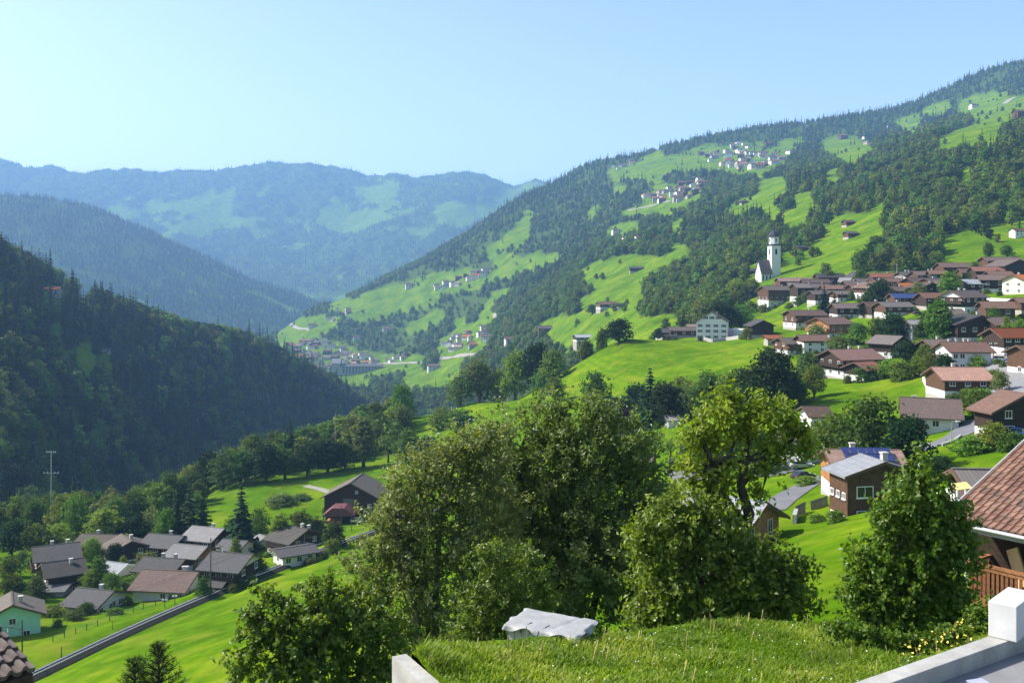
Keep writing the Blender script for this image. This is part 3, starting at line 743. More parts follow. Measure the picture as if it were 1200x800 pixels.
def ground_z(x, y): return float(TER.at(x, y))
def road(name, pix, w, mat, Ymin=60, Ymax=1e9, lift=0.10):
    P = path([pt(a, b, Ymin, Ymax) for a, b in pix], max(2.0, w * 0.4))
    return ribbon(name, P, np.linspace(-w/2, w/2, 5), lambda x, y, k: TER.at(x, y) + lift, mat)

rp = np.stack([RAILX, RAILY], 1)
trk = thing("railway_track", "single railway track on a gravel bed along the foot of the meadow", "railway")
prof = [(-2.0, -0.75), (-1.3, 0.0), (1.3, 0.0), (2.0, -0.75)]
bed = ribbon("ballast_bed", rp, [p[0] for p in prof], lambda x, y, k: np.full(len(x), RAIL_Z + prof[k][1]), M_BALLAST, None); bed.parent = trk
for s in (-0.53, 0.53):
    pr = [(-0.06, 0.08), (-0.06, 0.28), (0.06, 0.28), (0.06, 0.08)]
    r = ribbon("rail", rp, [s + p[0] for p in pr], lambda x, y, k: np.full(len(x), RAIL_Z + pr[k][1]), M_RAIL, None); r.parent = trk
sl = MB(); Pn = path(RAIL, 0.75); Nn = normals2(Pn)
for p, n in zip(Pn, Nn): sl.bar((p[0]-n[0]*1.05, p[1]-n[1]*1.05, RAIL_Z+0.05), (p[0]+n[0]*1.05, p[1]+n[1]*1.05, RAIL_Z+0.05), 0.24, 0.12)
tag(sl.build("sleepers", M_SLEEPER, trk), kind='stuff')

road("road", [(1150,408),(1158,424),(1168,440),(1177,458),(1181,474)], 11, M_ASPHALT, 150, 420)
road("road", [(1152,489),(1138,499),(1116,513),(1080,526),(1030,540)], 6, M_STREET, 120, 320)
road("road", [(1000,548),(975,556),(950,566),(925,580),(900,600)], 5, M_STREET, 90, 260)
road("path", [(925,538),(945,541),(965,541)], 22, M_STREET, 150, 300, 0.16)
road("road", [(384,603),(415,603),(440,603),(462,612),(470,628)], 5, M_GRAVEL, 250, 400)
road("path", [(358,569),(375,573),(392,580),(402,592)], 3, M_GRAVEL, 300, 420)
road("path", [(40,690),(60,686),(80,684)], 6, M_GRAVEL, 200, 330)
road("path", [(580,366),(584,378),(589,392),(586,402)], 11, M_GRAVEL, 900, 2600, 0.5)
road("road", [(432,424),(460,426),(490,425),(520,420),(556,416)], 10, M_GRAVEL, 1300, 2600, 0.6)
road("path", [(340,376),(348,384),(362,387)], 9, M_GRAVEL, 1500, 3300, 0.6)
road("path", [(1170,124),(1178,121),(1190,114)], 16, M_GRAVEL, 1500, 3300, 0.6)
road("path", [(735,247),(760,242),(785,236)], 10, M_GRAVEL, 1500, 3300, 0.6)
road("path", [(790,548),(800,556),(812,566)], 5, M_STREET, 100, 300)

def wall_line(label, pix, h, t, mat, name="retaining_wall", Ymin=60, Ymax=1e9, cat="wall"):
    P = path([pt(a, b, Ymin, Ymax) for a, b in pix], 1.5); N = normals2(P); z = TER.at(P[:, 0], P[:, 1])
    mb = MB()
    for i in range(len(P) - 1):
        a, b = P[i], P[i+1]; na, nb = N[i]*t/2, N[i+1]*t/2
        p = [(*(a-na), z[i]-1.2), (*(a+na), z[i]-1.2), (*(b+nb), z[i+1]-1.2), (*(b-nb), z[i+1]-1.2), (*(a-na), z[i]+h), (*(a+na), z[i]+h), (*(b+nb), z[i+1]+h), (*(b-nb), z[i+1]+h)]
        f = [(4,5,6,7), (0,4,7,3), (1,2,6,5)] + ([(0,1,5,4)] if i == 0 else []) + ([(3,7,6,2)] if i == len(P)-2 else [])
        mb.add(p, f)
    return tag(mb.build(name, mat), label, cat)
wall_line("long white retaining wall below the upper road at the village edge", [(1146,355),(1165,355),(1185,356),(1215,357)], 1.9, 0.5, M_WHITE, Ymin=300, Ymax=560)
wall_line("low white garden wall curving beside the orange roofed house", [(1082,446),(1087,455),(1093,463)], 1.0, 0.4, M_WHITE, "garden_wall", 150, 330)
wall_line("grey stone terrace wall below the white gabled house", [(822,398),(836,401),(850,399),(866,397)], 1.6, 0.6, M_CONCRETE, "retaining_wall", 400, 560)
wall_line("pale kerb wall beside the lower village lane", [(1126,512),(1116,519),(1104,523)], 0.5, 0.4, M_CONCRETE, "kerb_wall", 100, 240)

# ---- poles
def pole(label, px, pb, ptop, Y=None, arms=(), mat=M_METAL, r=0.13, group=None, name="utility_pole", lampd=0, cat="pole"):
    x, y = pt(px, pb) if Y is None else ((px-600)/F*Y, Y)
    z = ground_z(x, y); top = (HZ - ptop) / F * y; h = max(1.5, top - z)
    t = thing(name, label, cat, (x, y, z), 0, group)
    MB().tube([(0,0,-0.8), (0,0,h)], [r, r*0.6], 8).build("pole", mat, t)
    for (hh, w) in arms:
        MB().bar((-w, 0, h*hh), (w, 0, h*hh), 0.16).build("crossarm", mat, t)
        m = MB()
        for s in (-0.92, -0.45, 0.45, 0.92): m.tube([(s*w, 0, h*hh+0.08), (s*w, 0, h*hh+0.42)], 0.08, 6)
        m.build("insulator", M_WHITE, t)
    if lampd:
        MB().tube([(0,0,h-0.1), (0,0,h+0.25), (lampd*0.5,0,h+0.4), (lampd*1.3,0,h+0.35)], 0.06, 6).build("lamp_arm", mat, t)
        MB().prism([(lampd*0.9, h+0.28), (lampd*1.9, h+0.26), (lampd*1.85, h+0.42), (lampd*1.0, h+0.46)], -0.18, 0.18).build("lamp_head", M_WHITE, t)
    return t
def mast(label, px, pb, ptop, Y, side=1):
    """catenary mast of the railway"""
    t = pole(label, px, pb, ptop, Y, (), M_DARKPOLE, 0.15, None, "catenary_mast")
    z = t.location.z; h = (HZ - ptop) / F * t.location.y - z
    MB().bar((0,0,h*0.82), (side*2.6,0,h*0.86), 0.1).build("bracket", M_DARKPOLE, t)
    MB().bar((0,0,h*0.98), (side*2.0,0,h*0.86), 0.07).build("stay", M_DARKPOLE, t)
    MB().tube([(side*2.4,0,h*0.84), (side*2.4,0,h*0.76)], 0.07, 6).build("insulator", M_WHITE, t)
mast("dark railway mast with bracket beside the grey tiled roof corner", 26, 775, 726, 166, -1)
mast("tall dark railway mast in front of the white walled grey roofed house", 247, 703, 630, 204, 1)
mast("dark railway mast beside the small station building", 348, 663, 632, 231, 1)
mast("tallest dark railway mast near the chalet chimney above the track", 357, 657, 626, 236, 1)
pole("short dark post on the near edge of the track bed", 72, 774, 757, 172, (), M_DARKPOLE, 0.12, None, "marker_post")
pole("thin dark post in the meadow beyond the track", 132, 748, 736, 186, (), M_DARKPOLE, 0.08, None, "marker_post")
pole("dark post leaning on the bank below the brown roofed house", 193, 722, 711, 198, ((0.9,0.5),), M_DARKPOLE, 0.09, None, "marker_post")
pole("small dark railway signal post on the meadow bank", 205, 717, 707, 200, ((0.95,0.45),), M_DARKPOLE, 0.1, None, "signal_post")
pole("short dark mast foot where the track meets the meadow", 231, 714, 696, 203, (), M_DARKPOLE, 0.13, None, "marker_post")
pole("power pylon with two crossarms standing before the dark wooded hill", 60, 608, 528, 330, ((0.98,1.6),(0.72,2.6)), M_METAL, 0.28, None, "power_pylon")
pole("thin pale pole standing behind the village trees at far left", 13, 688, 664, 250, (), M_METAL, 0.12)
pole("thin tall mast rising above the trees at the foot of the dark hill", 393, 545, 483, 430, (), M_METAL, 0.16, None, "mast")
pole("left white pole of the pair on the steep meadow bank", 529, 500, 476, 440, (), M_WHITE, 0.2)
pole("right white pole of the pair on the steep meadow bank", 535, 500, 477, 440, (), M_WHITE, 0.2)
pole("dark fence pole left of the barn drive", 400, 623, 592, 290, (), M_DARKPOLE, 0.12)
pole("dark pole at the barn drive under the parked car", 412, 624, 594, 288, (), M_DARKPOLE, 0.12)
pole("grey street lamp beside the lane below the brown roofed house", 1115, 515, 496, None, (), M_METAL, 0.09, None, "street_lamp", 0.8, "lamp")
pole("pale mast standing above the village roofs left of the yellow green tree", 1051, 322, 309, None, (), M_WHITE, 0.1, None, "mast")
pole("street lamp in front of the blue grey roof in the upper village", 1152, 352, 334, None, (), M_METAL, 0.1, None, "street_lamp", 0.8, "lamp")
pole("wooden power pole beside the red roofed house at the street", 1164, 422, 402, None, ((0.93,1.0),), M_DARKPOLE, 0.12)
pole("leftmost pole crossing the valley floor meadow far away", 491, 449, 427, None, ((0.93,2.5),), M_METAL, 0.35)
pole("pole on the green valley floor beside the red roofed shed", 526, 436, 424, None, ((0.93,2.5),), M_METAL, 0.3)
pole("pole at the edge of the valley floor wood", 470, 452, 439, None, ((0.93,2.5),), M_METAL, 0.3)

# contact wire slung between the masts
wm = [(-78.2, 165.5, 7), (-71, 185, 7), (-61.6, 204, 7), (-49.2, 230, 7), (-43.2, 241, 7), (-20, 281, 7)]; m = MB()
for a, b in zip(wm[:-1], wm[1:]):
    for dz, sag in ((6.3, 0.05), (7.3, 0.7)):
        m.tube([(a[0] + (b[0]-a[0])*u, a[1] + (b[1]-a[1])*u, RAIL_Z + dz - sag*4*u*(1-u)) for u in (0, .25, .5, .75, 1)], 0.022, 4)
tag(m.build("contact_wire", M_DARKPOLE), "thin overhead wires strung above the railway track", "wire")

# posts of a pasture fence beyond the track, each with its wire
def post_fence(label, pix, Ymin, Ymax, gap=3.5):
    P = path([pt(a, b, Ymin, Ymax) for a, b in pix], gap); t = thing("pasture_fence", label, "fence", (P[0][0], P[0][1], ground_z(*P[0])))
    pm = MB().tube([(0,0,-0.5), (0,0,1.2)], 0.07, 6).mesh("post", M_SLEEPER); L_ = t.location; w = MB(); prev = None
    for x, y in P:
        z = ground_z(x, y); q = (x - L_.x, y - L_.y, z - L_.z); ob("post", pm, t, q)
        if prev: 
            for hh in (0.55, 1.05): w.tube([(prev[0], prev[1], prev[2]+hh), (q[0], q[1], q[2]+hh)], 0.012, 3, cap=False)
        prev = q
    w.build("wire", M_METAL, t)
post_fence("thin wooden post fence across the meadow beyond the railway", [(62,752),(110,735),(160,716),(212,700)], 150, 230)
# ------------------------------------------------------------------ houses
def roof_mat(name, c, rows=0.33, cols=0.25, var=0.35, rough=0.8):
    m, n, l, p = nodes(name); v = objvec(n)
    sx = n.new("ShaderNodeSeparateXYZ"); l.new(v, sx.inputs[0]); cx = n.new("ShaderNodeCombineXYZ")
    l.new(sx.outputs[0], cx.inputs[0]); l.new(math_(n, l, 'MULTIPLY', sx.outputs[2], 3.0), cx.inputs[1])
    b = n.new("ShaderNodeTexBrick"); l.new(cx.outputs[0], b.inputs["Vector"])
    b.inputs["Scale"].default_value = 1.0; b.inputs["Brick Width"].default_value = cols*2; b.inputs["Row Height"].default_value = rows
    b.inputs["Mortar Size"].default_value = 0.035; b.inputs["Bias"].default_value = -0.2
    b.inputs["Color1"].default_value = (*[x*(1-var*0.7) for x in c], 1); b.inputs["Color2"].default_value = (*[min(1, x*(1+var*0.7)) for x in c], 1)
    b.inputs["Mortar"].default_value = (*[x*0.55 for x in c], 1)
    big = noise(n, l, 0.5, 5, v)
    col = mixc(n, l, ramp(n, l, big, [(0.35, (0,0,0)), (0.7, (0.6,0.6,0.6))]), b.outputs["Color"], tuple(x*0.55+0.02 for x in c))
    oi = n.new("ShaderNodeObjectInfo"); hs = n.new("ShaderNodeHueSaturation"); l.new(col, hs.inputs["Color"])       # every roof has aged differently
    l.new(math_(n, l, 'ADD', math_(n, l, 'MULTIPLY', oi.outputs["Random"], 0.75), 0.68), hs.inputs["Value"])
    l.new(math_(n, l, 'ADD', math_(n, l, 'MULTIPLY', math_(n, l, 'FRACT', math_(n, l, 'MULTIPLY', oi.outputs["Random"], 17.7)), 0.9), 0.5), hs.inputs["Saturation"])
    l.new(hs.outputs[0], p.inputs["Base Color"]); p.inputs["Roughness"].default_value = rough; p.inputs["Specular IOR Level"].default_value = 0.3
    bump(n, l, p, b.outputs["Fac"], -0.4, 0.04); return m
def plank_mat(name, c, pitch=0.2, vertical=True, var=0.3):
    m, n, l, p = nodes(name); v = objvec(n); w = n.new("ShaderNodeTexWave")
    w.bands_direction = 'DIAGONAL' if vertical else 'Z'; w.inputs["Scale"].default_value = 0.314/pitch*(1.0); w.inputs["Distortion"].default_value = 0.4
    l.new(v, w.inputs["Vector"]); big = noise(n, l, 1.6, 6, v)
    base = ramp(n, l, big, [(0.3, tuple(x*(1-var) for x in c)), (0.7, tuple(x*(1+var) for x in c))])
    col = mixc(n, l, ramp(n, l, w.outputs["Fac"], [(0.0, (0.5,0.5,0.5)), (0.14, (0,0,0))]), base, tuple(x*0.3 for x in c))
    l.new(col, p.inputs["Base Color"]); p.inputs["Roughness"].default_value = 0.75; p.inputs["Specular IOR Level"].default_value = 0.25
    bump(n, l, p, w.outputs["Fac"], 0.3, 0.02); return m
R = dict(brown=roof_mat("brown_tiles", (0.128, 0.081, 0.061)), red=roof_mat("red_tiles", (0.228, 0.100, 0.065)), orange=roof_mat("orange_tiles", (0.36, 0.15, 0.075)),
         grey=roof_mat("grey_tiles", (0.083, 0.080, 0.080)), dark=roof_mat("dark_tiles", (0.051, 0.045, 0.043)), lgrey=roof_mat("light_grey_sheets", (0.182, 0.175, 0.171), 1.2, 0.4, 0.15),
         rust=roof_mat("rust_brown_tiles", (0.136, 0.078, 0.058)), slate=roof_mat("slate_grey_sheets", (0.25, 0.26, 0.28), 0.9, 0.6, 0.08, 0.55),
         mossy=roof_mat("grey_brown_tiles", (0.105, 0.087, 0.071)), solar=plain("solar_blue", (0.02, 0.03, 0.11), 0.25, 0.15, 2, 0, 0))
Wm = dict(white=plain("white_render", (0.66, 0.65, 0.62), 0.85, 0.08, 1.2, 0.1, 0.01), cream=plain("cream_render", (0.66, 0.60, 0.48), 0.85, 0.1, 1.2, 0.1, 0.01),
          green=plain("mint_render", (0.36, 0.66, 0.52), 0.85, 0.08, 1.2, 0.1, 0.01), grey=plain("grey_render", (0.36, 0.36, 0.38), 0.85, 0.1, 1.2, 0.1, 0.01),
          stone=plain("stone_render", (0.34, 0.31, 0.27), 0.9, 0.3, 2.0, 0.4, 0.02))
Tm = dict(dark=plank_mat("dark_timber", (0.042, 0.026, 0.018)), brown=plank_mat("brown_timber", (0.095, 0.050, 0.028)), orange=plank_mat("orange_timber", (0.34, 0.15, 0.055)),
          grey=plank_mat("weathered_timber", (0.16, 0.14, 0.12)), honey=plank_mat("honey_timber", (0.40, 0.20, 0.085)))
M_GLASS, _n, _l, _p = nodes("window_glass"); _p.inputs["Base Color"].default_value = (0.02, 0.025, 0.03, 1); _p.inputs["Roughness"].default_value = 0.08
M_CHIM = plain("chimney_render", (0.42, 0.40, 0.37), 0.9, 0.2, 2); M_BARGE = plain("barge_board_brown", (0.10, 0.06, 0.04), 0.7, 0.2, 2)
M_SHUT = plain("shutter_green", (0.05, 0.10, 0.06), 0.6, 0.15, 3); M_DOOR = plain("door_brown", (0.13, 0.07, 0.04), 0.6, 0.2, 3)
def win_meshes(w, h, shutters=None):
    fr = MB(); t = 0.09
    fr.box(-w/2, -0.07, -h/2, -w/2+t, 0.02, h/2).box(w/2-t, -0.07, -h/2, w/2, 0.02, h/2).box(-w/2+t, -0.07, h/2-t, w/2-t, 0.02, h/2).box(-w/2+t, -0.07, -h/2, w/2-t, 0.02, -h/2+t)
    fr.box(-0.03, -0.06, -h/2+t, 0.03, 0.02, h/2-t).box(-w/2-0.08, -0.16, -h/2-0.09, w/2+0.08, 0.02, -h/2-0.003)
    if shutters: fr.box(-w*0.98, -0.075, -h/2, -w/2-0.012, -0.025, h/2, 1).box(w/2+0.012, -0.075, -h/2, w*0.98, -0.025, h/2, 1)
    pn = MB().add([(-w/2+t, -0.022, -h/2+t), (w/2-t, -0.022, -h/2+t), (w/2-t, -0.022, h/2-t), (-w/2+t, -0.022, h/2-t)], [(0,1,2,3)])
    return fr.mesh("window", [M_WHITE, M_SHUT]), pn.mesh("pane", M_GLASS)
WIN = {k: win_meshes(*a) for k, a in dict(std=(1.25, 1.25), shut=(1.15, 1.4, True), wide=(2.2, 1.4), small=(0.8, 0.8), tall=(1.2, 2.0)).items()}
def window(parent, face, u, z, L, D, kind="std"):
    fm, pm = WIN[kind]; e = 0.02
    loc, rz = {'F': ((u, -D/2 - e, z), 0), 'B': ((-u, D/2 + e, z), math.pi), 'R': ((L/2 + e, u, z), math.pi/2), 'L': ((-L/2 - e, -u, z), -math.pi/2)}[face]
    o = ob("window", fm, parent, loc, rz); ob("pane", pm, o); return o
def balcony(parent, face, u0, u1, z, L, D, mat, depth=1.2, h=1.0):
    m = MB(); mr = MB()
    m.box(u0, -depth, z-0.16, u1, 0.0, z); n = max(3, int((u1-u0)/0.55)); 
    mr.box(u0, -depth-0.03, z+h-0.1, u1, -depth+0.07, z+h)
    for i in range(n):
        a = u0 + (u1-u0)*i/n; mr.box(a+0.04, -depth, z, a+(u1-u0)/n-0.04, -depth+0.04, z+h-0.1)
    for q in (u0, u1-0.06): mr.box(q, -depth+0.07, z+h-0.1, q+0.06, 0, z+h).box(q, -depth+0.05, z+0.1, q+0.05, 0, z+h-0.12)
    rz = {'F': 0, 'B': math.pi, 'R': math.pi/2, 'L': -math.pi/2}[face]; off = D/2 if face in 'FB' else L/2
    loc = {'F': (0, -off-0.01, 0), 'B': (0, off+0.01, 0), 'R': (off+0.01, 0, 0), 'L': (-off-0.01, 0, 0)}[face]
    b = ob("balcony", m.mesh("balcony", mat), parent, loc, rz); ob("railing", mr.mesh("railing", mat), b)
def gable_roof(L, D, he, pitch, ov, og, th=0.24, one=0):
    """two slabs butted along the ridge"""
    m = MB(); t = math.tan(pitch); rise = D/2*t; k = th/math.cos(pitch)
    for s in (-1, 1):
        e = D/2 + ov; ze = he - ov*t
        pr = [(s*e, ze), (s*e, ze + k), (0, he + rise + k), (0, he + rise)]
        m.prism(pr, -L/2-og, L/2+og, axis='x')
    m.bar((-L/2-og-0.02, 0, he+rise+k-0.02), (L/2+og+0.02, 0, he+rise+k-0.02), 0.34, 0.16)
    return m
def barge(L, D, he, pitch, ov, og, th=0.26):
    m = MB(); t = math.tan(pitch); rise = D/2*t
    for x in (-L/2-og, L/2+og):
        for s in (-1, 1):
            e = D/2 + ov; d = 0.035 if x > 0 else -0.035
            a0, a1 = sorted((x + d*0.1, x + d*2)); 
            m.prism([(s*(e+0.02), he-ov*t-0.10), (s*(e+0.02), he-ov*t+th+0.02), (0.01*s, he+rise+th+0.03), (0.01*s, he+rise-0.11)], a0, a1, axis='x')
    return m
HN = [0]; SITES = []
def house(label, px, py, Lm, Dm, h1, h2, roof, wall, timber, pitch=19, yaw=0, wins=(), balc=(), chim=((0.2, 0.2),), cat="house", name="house", Y=None, Ymin=60, Ymax=1e9,
          group=None, ov=1.0, og=0.9, gable='t', bargem=None, drop=0.0, door=None, inpx=True):
    """ridge along local X; px, py is where the foot of the near side shows"""
    HN[0] += 1
    Y = TER.hit(px, py, Ymin, Ymax) if Y is None else Y
    L = Lm * Y / F * (1.1 if Ymax == 700 else 1.0) if inpx else Lm
    D = Dm; yw = math.radians(yaw); c, s = math.cos(yw), math.sin(yw)
    near = abs(D/2*c) + abs(L/2*s)
    y = Y + near * 0.8; x = (px - 600) / F * y
    cs = [(x + c*a - s*b, y + s*a + c*b) for a in (-L/2, L/2) for b in (-D/2, D/2)]
    gs = sorted(ground_z(*q) for q in cs); z = min((HZ - py) / F * Y, 0.5*(gs[1] + gs[2]) + 0.2) - drop
    SITES.append((x, y, L, D, yw, Ymax))
    if h2 > 1.0 and h1 > 1.0: h1, h2 = h1*0.66, h2 + h1*0.14
    else: h1 = h1*0.88
    t = thing(name, label, cat, (x, y, z), yw, group)
    pt_ = math.radians(pitch); he = h1 + h2; rise = D/2*math.tan(pt_)
    lo = min(-1.5, min(ground_z(*q) for q in cs) - z - 0.8)
    two = timber is not None and h2 > 0.3
    wm = Wm[wall]
    hw = h1 if two else he
    m = MB().box(-L/2, -D/2, 0.0, L/2, D/2, hw)
    MB().box(-L/2-0.04, -D/2-0.04, lo, L/2+0.04, D/2+0.04, -0.003).build('foundation', Wm['stone'], t)
    up = MB(); e = 0.05 if two else -0.0
    um = Tm[timber] if timber is not None else wm
    if two: up.box(-L/2-e, -D/2-e, h1, L/2+e, D/2+e, he)
    gm = MB()
    for q in (-1, 1):
        a0, a1 = sorted((q*(L/2 + e), q*(L/2 + e - 0.3)))
        gm.prism([(-D/2-e, he), (D/2+e, he), (0, he + rise + e*math.tan(pt_) - 0.01)], a0, a1, axis='x')
    m.build("wall", wm, t)
    if two: up.build("upper_wall", um, t)
    gm.build("gable", um if gable == 't' else wm, t)
    rf = gable_roof(L, D, he, pt_, ov, og).build("roof", R[roof], t)
    barge(L, D, he, pt_, ov, og).build("barge_board", bargem or M_BARGE, t)
    for (u, v) in chim:
        zc = he + rise * (1 - abs(v)); MB().box(u*L-0.35, v*D/2-0.35, zc-0.4, u*L+0.35, v*D/2+0.35, zc+1.25).box(u*L-0.45, v*D/2-0.45, zc+1.25, u*L+0.45, v*D/2+0.45, zc+1.4).build("chimney", M_CHIM, rf)
    for wspec in wins:
        face, zz, n, kind = wspec[:4]; zz = zz * 0.93 if zz < he else zz; span = (L if face in 'FB' else D); lo_, hi_ = (wspec[4] if len(wspec) > 4 else (-0.5, 0.5))
        ee = e if (two and zz > h1) else 0
        for i in range(n):
            u = span * (lo_ + (hi_ - lo_) * (i + 0.5) / n)
            window(t, face, u, zz, L + 2*ee, D + 2*ee, kind)
    for b in balc: balcony(t, b[0], b[1]*(L if b[0] in 'FB' else D), b[2]*(L if b[0] in 'FB' else D), b[3], L + 0.1, D + 0.1, um if timber else M_BARGE)
    if door: 
        f, u = door; loc, rz = {'F': ((u*L, -D/2-0.03, 1.05), 0), 'R': ((L/2+0.03, u*D, 1.05), math.pi/2), 'L': ((-L/2-0.03, -u*D, 1.05), -math.pi/2)}[f]
        ob("door", MB().box(-0.5, -0.05, -1.05, 0.5, 0.04, 1.05).mesh("door", M_DOOR), t, loc, rz)
    t["Ldim"] = L
    return t

# --- the village on the terrace to the left (gables look right)
LV = dict(Ymin=170, Ymax=345, drop=0.9)
gw = lambda z, n=2, k="std": ('R', z, n, k)
house("mint green house at the left edge with a grey brown roof", 14, 748, 46, 9.5, 5.6, 0, "mossy", "green", None, 24, -62, (('R', 4.2, 1, "std"), ('R', 1.4, 2, "std"), ('F', 1.5, 2, "std")), (), ((0.15, 0.3),), gable='w', ov=1.1, **LV)
house("low white bungalow with a dark grey roof and white gable nearest the meadow", 112, 716, 42, 9.5, 3.1, 0, "grey", "white", None, 20, -15, (('R', 1.5, 3, "std"), ('F', 1.4, 3, "wide", (-0.1, 0.5))), (), ((0.1, 0.2),), gable='t', ov=1.2, door=('R', 0.1), **LV)
house("wide house with a brown roof and white walls just above the track", 200, 700, 62, 11, 3.6, 0, "rust", "white", None, 21, -8, (('R', 1.9, 2, "std"), ('F', 1.7, 3, "std", (0.0, 0.5)), ('R', 4.3, 1, "small")), (), ((0.2, 0.3), (0.28, 0.2)), gable='w', ov=1.4, **LV)
house("grey roofed house with white gable and dark timber balcony beside the track", 272, 688, 46, 11, 3.0, 2.6, "grey", "white", "dark", 19, -14, (('R', 1.4, 2, "std"), ('R', 4.3, 2, "std"), ('F', 1.4, 3, "std"), ('F', 4.2, 3, "std")), (('F', -0.5, 0.5, 3.0),), (), gable='w', **LV)
house("low dark brown shed roof between the brown roofed and the grey roofed house", 256, 692, 20, 6, 2.4, 0, "dark", "stone", None, 18, -10, (), (), (), "shed", "shed", **LV)
house("dark chalet with pale lit left roof at the far left of the village", 66, 676, 44, 11, 2.6, 3.4, "dark", "white", "brown", 20, 28, (('L', 1.3, 2, "std"), ('L', 4.2, 3, "std"), ('F', 4.2, 3, "std"), ('F', 1.3, 2, "wide")), (('L', -0.5, 0.5, 2.7),), ((0.3, 0.3), (-0.1, 0.2)), **LV)
house("blackened timber chalet with one white window under the pale roofed chalet", 74, 694, 38, 9.5, 2.6, 3.0, "dark", "stone", "dark", 21, 32, (('L', 4.0, 1, "wide"), ('L', 1.4, 2, "std"), ('F', 1.4, 2, "std")), (), ((0.2, -0.3),), **LV)
house("grey concrete garage with flat pitched roof below the blackened chalet", 64, 699, 28, 6, 2.6, 0, "grey", "grey", None, 6, 5, (), (), (), "garage", "garage", **LV)
house("long brown roofed chalet at the back edge of the village trees", 122, 655, 50, 10, 2.6, 2.6, "mossy", "stone", "orange", 20, -8, (('F', 4.0, 4, "std"), ('F', 1.3, 3, "std")), (), ((-0.2, 0.2),), **LV)
house("chalet with a lit pale roof slope and dark gable behind the birch", 148, 660, 34, 10, 2.4, 2.4, "mossy", "white", "dark", 22, -52, (('R', 3.8, 2, "std"), ('R', 1.3, 2, "std")), (), ((0.1, 0.2),), **LV)
house("small cottage with a blue metal roof beside the birch", 137, 676, 24, 7, 2.6, 0, "slate", "white", None, 20, -20, (('F', 1.4, 2, "std"),), (), (), bargem=M_WHITE, **LV)
house("dark grey roofed house with white wall behind the wide brown roof", 193, 680, 46, 10, 2.8, 0.9, "dark", "white", "dark", 18, -12, (('R', 1.6, 2, "std"), ('F', 1.5, 3, "std")), (), ((-0.1, 0.2), (0.22, 0.3)), **LV)
house("dark timber chalet with a plain grey roof at the back of the village", 195, 655, 40, 10, 2.6, 2.2, "grey", "stone", "dark", 19, -14, (('F', 3.8, 3, "std"), ('F', 1.4, 3, "std"), ('R', 3.8, 2, "std")), (), ((0.1, 0.15),), **LV)
house("chalet with a pale grey ribbed roof and orange timber walls", 224, 668, 38, 9.5, 2.2, 2.6, "lgrey", "white", "orange", 20, -16, (('F', 3.6, 3, "std"), ('F', 1.2, 2, "wide"), ('R', 3.6, 2, "std")), (('F', -0.45, 0.45, 2.2),), (), **LV)
house("tall chalet with a light grey roof and chimney behind the ribbed roof", 244, 650, 38, 10.5, 2.8, 2.8, "lgrey", "white", "dark", 20, -18, (('F', 4.2, 3, "std"), ('F', 1.4, 3, "std"), ('R', 4.2, 2, "std"), ('R', 1.4, 2, "std")), (('F', -0.4, 0.4, 2.8),), ((0.1, 0.2),), **LV)
house("white annex with a grey roof beside the slender light spruce", 276, 655, 26, 8, 4.2, 0, "grey", "white", None, 18, -16, (('R', 2.6, 2, "std"),), (), (), gable='w', **LV)
house("small white shed at the foot of the dark spruce", 308, 642, 12, 6, 2.8, 0, "lgrey", "white", None, 18, -55, (), (), (), "shed", "shed", gable='w', bargem=M_WHITE, **LV)
house("broad chalet with a grey brown roof beside the railway bend", 346, 648, 36, 12, 3.0, 2.0, "mossy", "white", "dark", 20, -34, (('R', 1.6, 2, "std"), ('R', 3.9, 2, "std"), ('F', 1.6, 3, "std"), ('F', 4.0, 3, "std")), (('F', -0.4, 0.4, 3.0),), ((0.25, 0.1), (0.4, 0.3)), **LV)
house("low white station building with a grey roof beside the railway track", 345, 664, 40, 6.5, 3.0, 0, "grey", "white", None, 12, 32, (('F', 1.6, 3, "std"), ('L', 1.5, 1, "std")), (), (), "station", "station_building", Ymin=225, Ymax=300)
# barn on the terrace meadow
bn = house("large dark timber barn with its gable to the camera on the terrace meadow", 418, 607, 52, 17.0, 0.8, 6.3, "mossy", "stone", "dark", 27, -96, (('R', 4.6, 1, "std", (0.28, 0.42)), ('R', 8.6, 1, "small", (0.06, 0.16))), (), (), "barn", "barn", Ymin=270, Ymax=400, ov=1.1)
bn_L = bn["Ldim"]
ob("door", MB().box(-1.7, -0.12, -3.0, 1.7, 0.02, 3.0).mesh("door", Tm['grey']), bn, (bn_L/2+0.08, -0.8, 3.4), math.pi/2)
ob("door", MB().box(-1.1, -0.12, -1.5, 1.1, 0.02, 1.5).mesh("door", plain("blue_door", (0.05, 0.06, 0.14), 0.6)), bn, (bn_L/2+0.08, 5.0, 1.9), math.pi/2)
x, y = pt(399, 603, 260, 400); z = ground_z(x, y)
y = 306.0; x = (397-600)/F*y; z = ground_z(x, y)
can = thing("barn_canopy", "low open shelter with a faded red roof beside the dark barn", "shelter", (x, y, z), 0)
MB().prism([(-4.6, 2.9), (-4.3, 3.2), (-1.5, 5.4), (2.2, 5.4), (5.4, 3.3), (5.4, 3.0)], -3.4, 3.4).build("roof", plain("faded_red_sheet", (0.13, 0.042, 0.045), 0.7), can)
for a in (-4.2, -0.4, 4.9):
    for b in (-3.0, 3.0): MB().box(a-0.14, b-0.14, -1.5, a+0.14, b+0.14, 3.15 if a < 4 else 3.05).build("post", Tm['brown'], can)
MB().box(-4.5, 2.9, -1.5, 5.0, 3.1, 2.8).build("back_wall", Tm['dark'], can)
MB().box(-3.5, -1.5, 0.0, 1.0, 1.5, 1.2).build("stored_wood", Tm['honey'], can)

